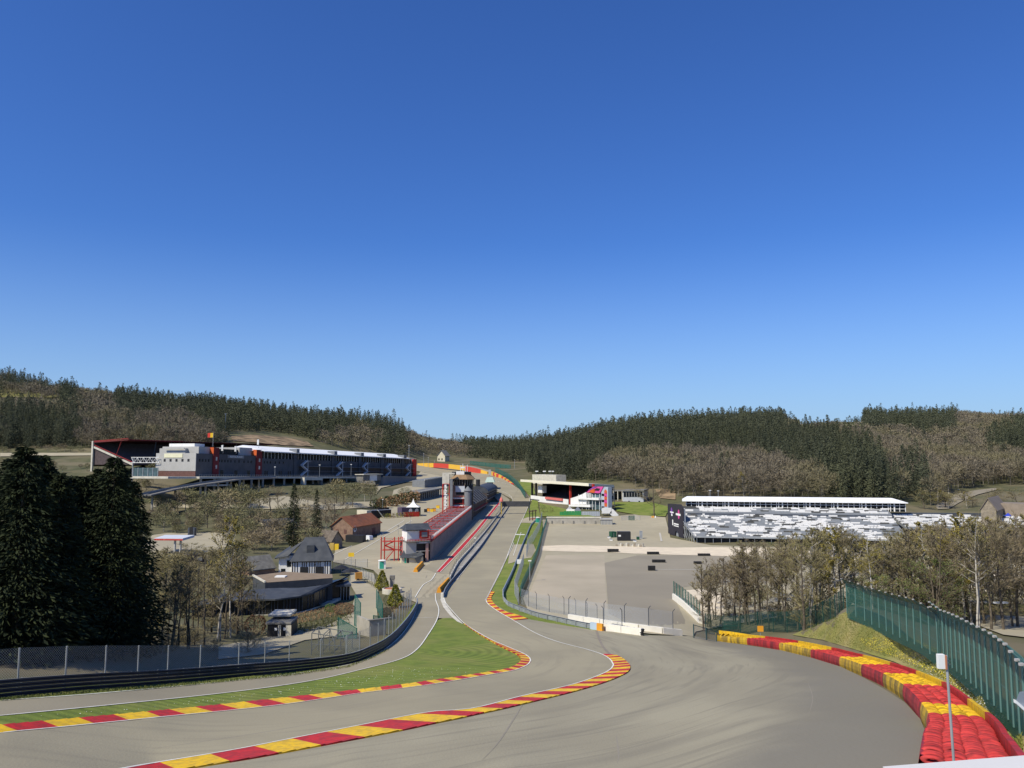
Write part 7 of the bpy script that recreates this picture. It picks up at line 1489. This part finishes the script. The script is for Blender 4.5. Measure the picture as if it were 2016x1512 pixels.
fence('green_post_fence', 'dark green fence behind the tyre barrier running to the mound', [gd(1384, 150)]+[gd(px, d) for px, d in ((1430, 150), (1480, 148), (1530, 144), (1580, 138), (1630, 127), (1662, 116))], 3.6, 3.2, wire_gd, M_('deep_green_steel', (.012, .06, .05), .8), r=.07)
fence('green_rail_fence', 'green horizontal bar fence inside the grove', [gd(1420, 152), gd(1470, 150)], 2.4, 3, wire_gd, gfen, rails=(.5, 1.0, 1.5, 2.0), r=.06)
p = gd(1490, 139); t = thing('orange_sign', 'small orange square sign behind the tyre barrier', 'sign', p); zt = zrow(p.x, p.y, 1232); q = MB(); q.tube(p, (p.x, p.y, zt), .05); q.build('pole', steel, t); q = MB(); q.box((p.x, p.y-.1, zt-.95), 1.0, .06, .95); q.build('board', M_('orange_yellow', (.85, .38, .03), .9), t)
# loose tyre stack + bundles
def torus(q, c, R_, r, n=12, k=7, sq=1.0, tilt=(0, 0), m=0):
    b = len(q.v)
    for i in range(n):
        t = 2*math.pi*i/n
        for j in range(k):
            p = 2*math.pi*j/k; x = (R_+r*math.cos(p))*math.cos(t); y = (R_+r*math.cos(p))*math.sin(t); z = r*math.sin(p)*sq; q.v.append((c[0]+x, c[1]+y, c[2]+z+x*tilt[0]+y*tilt[1]))
    for i in range(n):
        for j in range(k): q.f.append((b+i*k+j, b+((i+1) % n)*k+j, b+((i+1) % n)*k+(j+1) % k, b+i*k+(j+1) % k)); q.m.append(m)
tyr = M_('tyre_rubber', (.025, .025, .025), .6, rough=.8)
T = thing('tyre_pile', 'pile of black tyres between the two white walls', 'tyres', G(1218, 1243)); A, B = W1[1]+Vector((-1, 3.0, 0)), W1[5]+Vector((0, 3.0, 0)) if len(W1) > 5 else W1[-1]
for i in range(14):
    for k in range(5): q = MB(); c = A.lerp(B, i/13); z = hz(c.x, c.y); torus(q, (c.x+random.uniform(-.08, .08), c.y+random.uniform(-.08, .08), z+.12+k*.24), .22, .11, sq=1.0, n=10, k=5); q.build('tyre', tyr, T)
def bundle(px0, px1, base, top, label, rz=0):
    A, B = G(px0, base), G(px1, base); L = (B-A).length; h = zrow(A.x, A.y, top)-A.z; n = max(3, int(L/.9)); T = thing('tyre_bundle', label, 'tyres', A)
    for i in range(n): c = A.lerp(B, (i+.5)/n); q = MB(); w = L/n*.46; q.box((c.x, c.y, c.z), w*2, 1.1, h*.46); q.box((c.x, c.y, c.z+h*.5), w*2, 1.1, h*.46); q.build('tyre_stack', tyr, T)
for a in ((1196, 1218, 1088.5, 1080.5, 'black tyre bundle on the gravel path, leftmost of three'), (1274, 1297.5, 1093, 1086, 'black tyre bundle on the gravel path, middle of three'), (1374, 1398, 1096, 1089.5, 'black tyre bundle on the gravel path, rightmost of three'), (1284, 1310, 1109, 1101.5, 'black tyre bundle on the dark tarmac below the gravel path'), (1366, 1381, 1112, 1105, 'small tyre bundle beside the first grove trees'), (1276, 1290, 1125, 1113.5, 'tilted tyre bundle at the left end of the white bay line')): bundle(*a)
# car park containers and planters
ff = Fr(G(1216, 1066.5), G(1242, 1066.5), slope=False); T = thing('black_container', 'black container with white sticker in the middle of the car park', 'container', ff.base()); ff.bb('body', 0, ff.L, 0, 2.6, 0, ff.zp(0, 0, 1047), blk, T); ff.bb('sticker', .3, 1.2, -.05, 0, ff.zp(0, 0, 1056.5), ff.zp(0, 0, 1053), wht, T)
ff = Fr(G(1204.5, 1060), G(1214, 1059.5), slope=False); T = thing('green_container', 'small dark green container left of the black one', 'container', ff.base()); ff.bb('body', 0, ff.L, 0, 2.2, 0, ff.zp(0, 0, 1047), M_('dark_green', (.02, .09, .05), .8), T); ff.bb('door_bars', ff.L*.4, ff.L*.45, -.05, 0, .2, 2, steel, T)
ff = Fr(G(1212, 1077), G(1267, 1079), slope=False); T = thing('stone_curb', 'low rough stone wall in front of the black container', 'wall', ff.base())
for i in range(14): ff.bb('stone', ff.L*i/14, ff.L*(i+.9)/14, 0, 1+.3*(i % 3), -.2, .9+.5*((i*7) % 4)/3, (stone, conc, conc_p)[i % 3], T)
for i, (px, y, m, h) in enumerate(((1199, 1061, wht, .8), (1203, 1066, wht, .8), (1256, 1064, M_('dark_green', (.02, .09, .05)), 1.4), (1262, 1062, steel, 3.0), (1250, 1068, wht, .7))): p = G(px, y); t = thing('site_box', ('white box left of the green container', 'second white box below it near the stone wall', 'green bin right of the black container', 'tall grey cabinet at the right end of the stone wall', 'low white box between container and cabinet')[i], 'box', p); q = MB(); q.box(p, 1.0, .9, h); q.build('body', m, t); q = MB(); q.box((p.x, p.y, p.z+h), 1.1, 1.0, .12); q.build('lid', steel, t)
p = G(1246, 1027); 
for a in ((1238, 1249, 1026, 1015, 'green gate at the back edge of the car park'), (1224, 1237, 1026, 1016, 'grey wire gate at the back edge of the car park')): gpanel('wire_gate', a[4], (a[0], a[2]), (a[1], a[2]), (a[3], a[3]), m=gfen if a[0] == 1238 else steel, mm=wire_g if a[0] == 1238 else wire_far)
fence('mesh_fence', 'mesh fence beside the covered steps at the back of the car park', world([(1248, 1024), (1270, 1026)]), 2.2, 3, wire_far, steel_d)
# people far off by the tree: unreadable specks of orange and white boxes
for px, m, lb in ((1287, orb, 'orange cone shaped marker near the big bare tree'), (1290.5, wht, 'white marker near the big bare tree'), (1284, orb, 'small orange marker left of the other two near the bare tree')): p = G(px, 1021); t = thing('marker', lb, 'marker', p); q = MB(); q.lathe(p, [(.5, 0), (.4, .1), (.3, .9), (.12, 1.3)], 8); q.build('body', m, t)
# sign board, marshal post
p = G(1022.5, 1117); t = thing('white_sign', 'white square sign board on the trackside guardrail', 'sign', p); zt = zrow(p.x, p.y, 1101); q = MB(); q.box((p.x, p.y-.1, zt-1.3), 1.4, .08, 1.3); q.build('board', wht, t); q = MB(); q.tube(p, (p.x, p.y, zt-1.2), .05); q.build('pole', steel, t)
ff = Fr(G(1043, 1027), G(1055, 1026)); T = thing('marshal_post', 'dark framed marshal post beside the access apron', 'shelter', ff.base()); L = ff.L
for u in (0, .5, 1): q = MB(); ff.box(q, u*L-.12, u*L+.12, 0, .3, 0, 5.2); q.build('post', blk, T)
ff.bb('roof_beam', -.5, L+.5, -.2, .6, 4.6, 5.0, brick_d, T); ff.bb('rail', 0, L, 0, .1, 1, 1.4, redm, T)
plant('dark_bush', 'dark round bush on the bank below the old grandstand, left one', 1066, 1003, 994, 16, dg, n=500, seed=90); plant('dark_bush', 'larger dark round bush on the bank below the old grandstand', 1078, 1010, 998, 24, ol, n=700, seed=91)
# paddock hedges, flowers, van
for i in range(10): plant('flower_hedge', 'hedge with yellow flowers in front of the hospitality stand', 757+i*7.2, 1022-.5*i, 1012-.6*i, 11, (ol, yg, tan_)[i % 3], 'hedge', 'flower hedge by the hospitality stand', n=160, seed=100+i, leaf=.3)
for i in range(12): plant('paddock_shrub', 'olive shrub in the belt behind the black stand', 738+i*7, 1000-1.2*i+(i % 3)*2, 984-1.5*i, 20, (ol, dg, tan_)[i % 3], 'shrub', 'shrubs behind the black stand', n=260, seed=120+i, leaf=.35)
def van(px, base, rz, label, L=4.4, W=1.85, H=1.85):
    p = G(px, base); t = thing('white_van', label, 'van', p, rz=0); c, s = math.cos(rz), math.sin(rz); f = lambda x, y, z: (p.x+c*x-s*y, p.y+s*x+c*y, p.z+z)
    pr = [(-2.2, .35), (-2.2, .9), (-2.0, 1.05), (-1.35, 1.15), (-.8, 1.75), (-.4, H), (1.95, H), (2.15, 1.3), (2.2, .35)]
    q = MB(); n = len(pr); a = [f(x, -W/2, z) for x, z in pr]; b = [f(x, W/2, z) for x, z in pr]; q.add(a+b, [tuple(range(n)), tuple(range(2*n-1, n-1, -1))]+[(i, n+i, n+(i+1) % n, (i+1) % n) for i in range(n)]); q.build('body', M_('van_white', (.82, .83, .84), .97, rough=.3), t)
    q = MB(); q.quad(f(-1.37, -W/2+.12, 1.17), f(-.83, -W/2+.12, 1.74), f(-.83, W/2-.12, 1.74), f(-1.37, W/2-.12, 1.17)); q.build('windscreen', gls, t); q.v = [(x-.02*c, y-.02*s, z+.01) for x, y, z in q.v]
    for sd_ in (-1, 1):
        q = MB(); y = sd_*(W/2+.012); q.poly([f(-1.1, y, 1.15), f(.1, y, 1.15), f(.1, y, 1.65), f(-.7, y, 1.65)]); q.build('side_window', gls, t)
        for x in (-1.45, 1.35): w = MB(); w.tube(f(x, sd_*(W/2-.18), .32), f(x, sd_*(W/2+.02), .32), .32, n=14); wo = w.build('wheel', tyr, t)
        q = MB(); q.box(f(-2.18, sd_*.65, .75), .08, .28, .16, rz); q.build('headlight', lgrey, t)
van(722, 1064, -.55+math.pi/2*0, 'white panel van parked beside the black marquee'); 
p = G(862, 1002); t = thing('yellow_box', 'yellow square box in the paddock left of the control tower', 'box', p); q = MB(); q.box(p, 1.8, 1.4, 1.8); q.build('body', ylw, t); q = MB(); q.box((p.x, p.y, p.z+1.8), 1.9, 1.5, .1); q.build('lid', orb, t)
for px, y, m in ((843, 1008, orb), (850, 1009, ylw), (855, 1008, orb), (838, 1010, blk)): p = G(px, y); t = thing('paddock_bin', {843: 'orange container, leftmost of three coloured ones by the pagoda', 850: 'yellow container between two orange ones by the pagoda', 855: 'orange container, rightmost of three coloured ones by the pagoda', 838: 'black container beside the coloured ones by the pagoda'}[px], 'bin', p); q = MB(); q.box(p, 1.5, 1.2, 1.9); q.build('body', m, t); q = MB(); q.box((p.x, p.y, p.z+1.9), 1.6, 1.3, .1); q.build('lid', blk, t)
p = G(663, 1083); t = thing('yellow_machine', 'yellow kiosk box in front of the stone cottage', 'kiosk', p); q = MB(); q.box(p, 1.3, 1, 2); q.build('body', ylw, t); q = MB(); q.box((p.x-1.6, p.y, p.z), 1.4, 1, 2.3); q.build('side_box', M_('tan_box', (.55, .38, .1), .9), t)

# ---- near tyre barrier
FB = spl([(1411,1263),(1472,1269.5),(1536,1280.5),(1597,1295.5),(1655,1314),(1698,1332),(1742,1354),(1781,1381.6),(1814,1422),(1828.7,1453),(1827,1476),(1820,1492),(1817,1512),(1812,1560)], 5)
cut = [1411, 1472, 1536, 1597, 1655, 1698, 1741, 1781, 1814]; W_ = world(FB); T = thing('tyre_barrier', 'long red and yellow painted tyre barrier curving round the runoff', 'barrier', W_[0])
segid = []
for x, y in FB: segid.append(len(cut)-1 if y > 1422 and y < 1447 else (len(cut) if y >= 1447 else max(0, sum(1 for c in cut if c <= x+.01)-1)))
D4 = resample(W_, .62)
def near_id(p): return segid[min(range(len(W_)), key=lambda k: (W_[k]-p).length_squared)]
ids = [near_id(p) for p in D4]; NT = []
for i, p in enumerate(D4):
    a = D4[max(0, i-2)]; b = D4[min(len(D4)-1, i+2)]; t = Vector((b.x-a.x, b.y-a.y)).normalized(); n = Vector((-t.y, t.x)); n = n if n.dot(Vector((1, .3))) > 0 else -n; NT.append(n)
TY = [mat('tyre_yellow', (.78, .47, .02), (.58, .34, .03), .9, .85, spec=.1, contrast=(.3, .55), c3=(.10, .07, .02), sc3=1.8, f3=.55), mat('tyre_red', (.58, .06, .055), (.40, .035, .035), .9, .85, spec=.1, contrast=(.3, .55), c3=(.06, .02, .02), sc3=1.8, f3=.5)]
TF = [mat('belt_yellow', (.66, .42, .03), (.45, .28, .03), .7, .6, c3=(.12, .09, .04), sc3=1.1, f3=.75, stretch=(1, 1, .35)), mat('belt_red', (.50, .035, .04), (.33, .03, .035), .7, .6, c3=(.08, .02, .025), sc3=1.1, f3=.6, stretch=(1, 1, .35))]
hb = 1.05; g_ = random.Random(3)
for sgm in range(max(ids)+1):
    I = [i for i, k in enumerate(ids) if k == sgm]
    if not I: continue
    q = MB(); col = sgm % 2
    for i in I:
        p, n = D4[i], NT[i]; tg = Vector((-n.y, n.x, 0)); st_ = 2 if p.y < 90 else 1
        for h_ in range(st_):
            for r_ in range(4):
                c = Vector((p.x+n.x*(.36+.61*r_), p.y+n.y*(.36+.61*r_), p.z+hb-.13+g_.uniform(-.02, .02)))+tg*(.31*h_+.1*r_+g_.uniform(-.04, .04)); ln = g_.uniform(-.22, .22); b0 = len(q.v); NN, KK = (14, 6) if p.y < 60 else (10, 5)
                ax = (tg+Vector((0, 0, ln))).normalized(); e1 = Vector((n.x, n.y, 0)); e2 = ax.cross(e1)
                for a_ in range(NN):
                    t = 2*math.pi*a_/NN; rd = e1*math.cos(t)+e2*math.sin(t)*.42
                    for j_ in range(KK):
                        f = 2*math.pi*j_/KK; q.v.append(tuple(c+rd*(.235+.115*math.cos(f))+ax*(.125*math.sin(f))))
                for a_ in range(NN):
                    for j_ in range(KK): q.f.append((b0+a_*KK+j_, b0+((a_+1) % NN)*KK+j_, b0+((a_+1) % NN)*KK+(j_+1) % KK, b0+a_*KK+(j_+1) % KK)); q.m.append(0)
    b = q.build('painted_tyres', TY[col], T, smooth=True)
    q = MB(); J = I+([I[-1]+1] if I[-1]+1 < len(D4) else [])
    for i, j in zip(J[:-1], J[1:]):
        a, c = D4[i], D4[j]
        def pt(p, k, z, i_): return (p.x+NT[i_].x*k, p.y+NT[i_].y*k, p.z+z)
        for (k0, z0), (k1, z1) in (((.02, 0), (-.05, .35)), ((-.05, .35), (-.05, .7)), ((-.05, .7), (.03, hb)), ((.03, hb), (.2, hb-.05))): q.quad(pt(a, k0, z0, i), pt(c, k0, z0, j), pt(c, k1, z1, j), pt(a, k1, z1, i))
    q.build('front_belt', TF[col], T); q = MB()
    for i, j in zip(J[:-1], J[1:]):
        a, c = D4[i], D4[j]; q.quad(pt(a, .1, hb-.25, i), pt(c, .1, hb-.25, j), pt(c, 2.6, hb-.25, j), pt(a, 2.6, hb-.25, i))
    q.build('gap_shade_sheet', M_('gap_shade', (.10, .03, .02) if col else (.16, .10, .02), .7), T)  # darkened sheet stands in for the shade in the gaps between tyres
# painted wall behind the tyres
rc = [1431, 1504, 1571, 1637, 1700, 1751, 1804, 1853, 1904, 1941]; T = thing('painted_wall', 'low red and yellow painted concrete wall behind the tyre rows', 'wall', W_[0]); BW = []
for p, n in zip(D4, NT): x, y = p.x+n.x*2.75, p.y+n.y*2.75; BW.append(Vector((x, y, p.z)))
BW = resample(BW, .8); segs = {}
for a, b in zip(BW[:-1], BW[1:]):
    px, py = proj(a.x, a.y, a.z+1.3); k = sum(1 for c in rc if c <= px); k = k if py < 1440 else 10; segs.setdefault(k, []).append((a, b))
for k, ls in segs.items():
    q = MB()
    for a, b in ls: q.bar(a-Vector((0, 0, .3)), b-Vector((0, 0, .3)), .22, 1.65)
    q.build('painted_section', (yellow, red)[(k+1) % 2 if k else 0], T)
mbs = MB(); qa = [Vector((p.x+n.x*2.9, p.y+n.y*2.9, 0)) for p, n in zip(D4, NT)]; qb = [Vector((p.x+n.x*3.5, p.y+n.y*3.5, 0)) for p, n in zip(D4, NT)]
qa = [p for p in qa if p.y < 75]; qb = [p for p in qb if p.y < 75]; m_ = min(len(qa), len(qb)); qa, qb = qa[-m_:], qb[-m_:]
for k in range(m_-1): mbs.quad(*[(v.x, v.y, hz(v.x, v.y)+.12) for v in (qa[k], qb[k], qb[k+1], qa[k+1])])
tag(mbs.build('concrete_strip', conc), kind='structure')
# ---- green fences on the bank
F1_ = [P(1668, 1206, 106), P(1700, 1217, 100.5), P(1740, 1233, 92), P(1790, 1257, 81), P(1835, 1275, 72), P(1851, 1281, 69)]
teal_f = mesh_mat('bank_green_mesh', (.018, .11, .085), .09, .52); gst = M_('green_grey_steel', (.10, .20, .18), .8)
def bfence(name, label, W_, h, sp, bd, hk=1.0):
    T = thing(name, label, 'fence', W_[0]); Q = resample(W_, sp)+[W_[-1]]
    for p in Q: p.z = max(hz(p.x, p.y), p.z)
    zs_ = [p.z for p in Q]
    for i, p in enumerate(Q): w_ = zs_[max(0, i-3):i+4]; p.z = sum(w_)/len(w_)
    panel(Q, h, teal_f, T, z0=-1.0); tp = [(p.x+bd[0]*.9, p.y+bd[1]*.9, p.z+h) for p in Q]; V = []; o = None
    q = MB()
    for i in range(len(Q)-1): q.quad((Q[i].x, Q[i].y, Q[i].z+h), (Q[i+1].x, Q[i+1].y, Q[i+1].z+h), (tp[i+1][0], tp[i+1][1], tp[i+1][2]+.6), (tp[i][0], tp[i][1], tp[i][2]+.6))
    o = q.build('top_mesh', teal_f, T); uv = o.data.uv_layers.new(name='UVMap')
    for l in o.data.loops: v = o.data.vertices[l.vertex_index].co; uv.data[l.index].uv = (v.y, v.z)
    for p in Q:
        q = MB(); q.tube((p.x, p.y, p.z-.4), (p.x, p.y, p.z+h), .075, n=7); q.tube((p.x, p.y, p.z+h), (p.x+bd[0]*.9, p.y+bd[1]*.9, p.z+h+.6), .06, n=6); q.build('bent_post', gst, T)
        q = MB(); q.box((p.x+bd[0]*.9, p.y+bd[1]*.9, p.z+h+.55), .16, .12, .10); q.build('bracket', lgrey, T)
    for z in (h*.33, h*.66, h): q = MB(); q.path([Vector((p.x, p.y, p.z+z)) for p in Q], .02, 4); q.build('cable', gst, T)
bfence('green_debris_fence', 'far section of tall green debris fence on the grassy mound', F1_, 3.4, 3.1, (-.75, -.1)); F2_ = [F1_[-1].copy()]+[P(px, py, d) for px, py, d in ((1890, 1313, 59.5), (1926, 1346, 52), (1983, 1398, 43), (2016, 1441, 37.5), (2060, 1500, 31.5))]
bfence('green_debris_fence', 'near section of tall green debris fence running out of the right edge', F2_, 3.3, 2.2, (-.75, .1))
# pole with white box
p = P(1881, 1512, 22); p.z = hz(p.x, p.y); T = thing('camera_pole', 'thin grey pole with white box in front of the tyre barrier', 'pole', p); zt = zrow(p.x, p.y, 1290); q = MB(); q.tube((p.x, p.y, p.z-.3), (p.x-.1, p.y, zt), .035, n=8); q.build('pole', steel, T); bx_ = P(1852, 1302, p.y); q = MB(); q.box((bx_.x, bx_.y, zrow(p.x, p.y, 1316)), .17, .12, .37); q.build('white_box', wht, T); q = MB(); q.box((bx_.x+.11, bx_.y, zrow(p.x, p.y, 1317)), .05, .14, .36); q.build('box_back', M_('terracotta', (.5, .2, .1), .8), T)
for y in (1302, 1309): q = MB(); z = zrow(p.x, p.y, y); q.bar((bx_.x+.1, bx_.y, z), (p.x, p.y, z), .02, .025); q.build('bracket', steel_d, T)
# parapet in the corner of the frame
zz_ = CZ-2.35; a = atz(1738, 1509, zz_); b = atz(2030, 1486, zz_); T = thing('grey_parapet', 'pale grey parapet top in the bottom right corner', 'wall', (b[0], b[1], zz_)); q = MB(); q.prism([a, b, (b[0]+1.5, b[1]), (b[0]+1.5, a[1]-2.5), (a[0]-.4, a[1]-2.5)], zz_-.25, zz_); q.build('coping', M_('pale_grey_sheet', (.66, .64, .60), .95, rough=.5), T); q = MB(); q.prism([(a[0]+.3, a[1]-.1), (b[0], b[1]-.1), (b[0]+1.4, a[1]-2.4), (a[0]+.1, a[1]-2.4)], hz(a[0], a[1])-1, zz_-.25); q.build('wall', conc, T)
T = thing('guardrail_end', 'curved pale steel rail end entering from the right edge', 'guardrail', P(2016, 1390, 12)); q = MB(); o_ = P(2010, 1362, 12)
for i in range(6):
    t0, t1 = i/6, (i+1)/6; f = lambda t: Vector((o_.x-.10*math.sin(t*1.5)-.02+.55*max(0, t-.5), o_.y, o_.z-.30*t))
    a, b = f(t0), f(t1); q.quad(a, b, b+Vector((.6, .1, -.1)), a+Vector((.6, .1, .05)))
q.build('curved_plate', steel, T); q = MB(); q.bar(P(1998, 1384, 12), P(2030, 1412, 12), .06, .05); q.build('edge_strip', wht, T)

# ---- loose ground cover: tufts and flowers on the bank, daisies on the islands
def scatter(name, label, poly, n, m, L_, w_, up=.9, seed=5, cat='grass', dz=.05):
    g = np.random.default_rng(seed); xs = [p[0] for p in poly]; ys = [p[1] for p in poly]; P_ = []
    while len(P_) < n:
        # even over the ground: weight by nearness
        x = g.uniform(min(xs), max(xs)); y = g.uniform(min(ys), max(ys))
        if inside((x, y), poly): P_.append(tuple(G(x, y, 1, dz)))
    P_ = np.array(P_); d = g.normal(0, .45, (n, 3)); d[:, 2] = up; d /= np.linalg.norm(d, axis=1)[:, None]
    V, Fk = kites(P_, d, g.uniform(.6, 1.5, n)*L_, g.uniform(.6, 1.4, n)*w_, g); tag(npmesh(name, V, Fk, m), label, cat, kind='stuff')
bank = [(1568,1252),(1605,1232),(1650,1215),(1668,1208),(1700,1219),(1740,1235),(1790,1258),(1850,1284),(1900,1325),(1950,1372),(2010,1434),(2014,1500),(1985,1500),(1950,1430),(1900,1372),(1850,1338),(1760,1300),(1680,1278),(1620,1262)]
tuft = mat('grass_tuft', (.24, .23, .06), (.13, .15, .035), .4, .9, coord='World', c3=(.34, .28, .13), sc3=.2, f3=.6)
scatter('bank_grass', 'rough grass tufts covering the mound behind the tyre barrier', bank, 16000, tuft, .12, .03)
scatter('yellow_flowers', 'yellow flowers scattered on the mound behind the tyre barrier', [(1690,1262),(1740,1258),(1800,1290),(1880,1345),(1900,1372),(1850,1335),(1770,1300),(1710,1282)], 1300, M_('flower_yellow', (.62, .52, .06), .9), .08, .045, .3, 6, 'flowers', .12)
scatter('white_flowers', 'tiny white flowers on the lower edge of the mound', [(1780,1308),(1840,1338),(1900,1378),(1960,1440),(1990,1500),(1975,1400),(1930,1360),(1870,1330),(1800,1300)], 700, wht, .05, .035, .3, 7, 'flowers', .12)
scatter('daisies', 'tiny white daisies scattered in the mown grass island', [(20,1418),(300,1395),(600,1355),(780,1315),(950,1318),(900,1332),(700,1355),(500,1378),(200,1408)], 350, wht, .05, .035, .3, 8, 'flowers', .05)
scatter('verge_grass', 'longer grass along the foot of the dark guardrail', [(0,1380),(133,1368),(300,1354.5),(450,1341),(583,1328),(681,1315),(729,1297),(760,1280),(766,1283),(735,1299),(685,1318),(583,1333),(450,1346),(300,1360),(133,1372),(0,1384)], 5000, mat('verge_tuft', (.17, .18, .05), (.09, .11, .03), .5, .9, coord='World'), .14, .03, .9, 9)
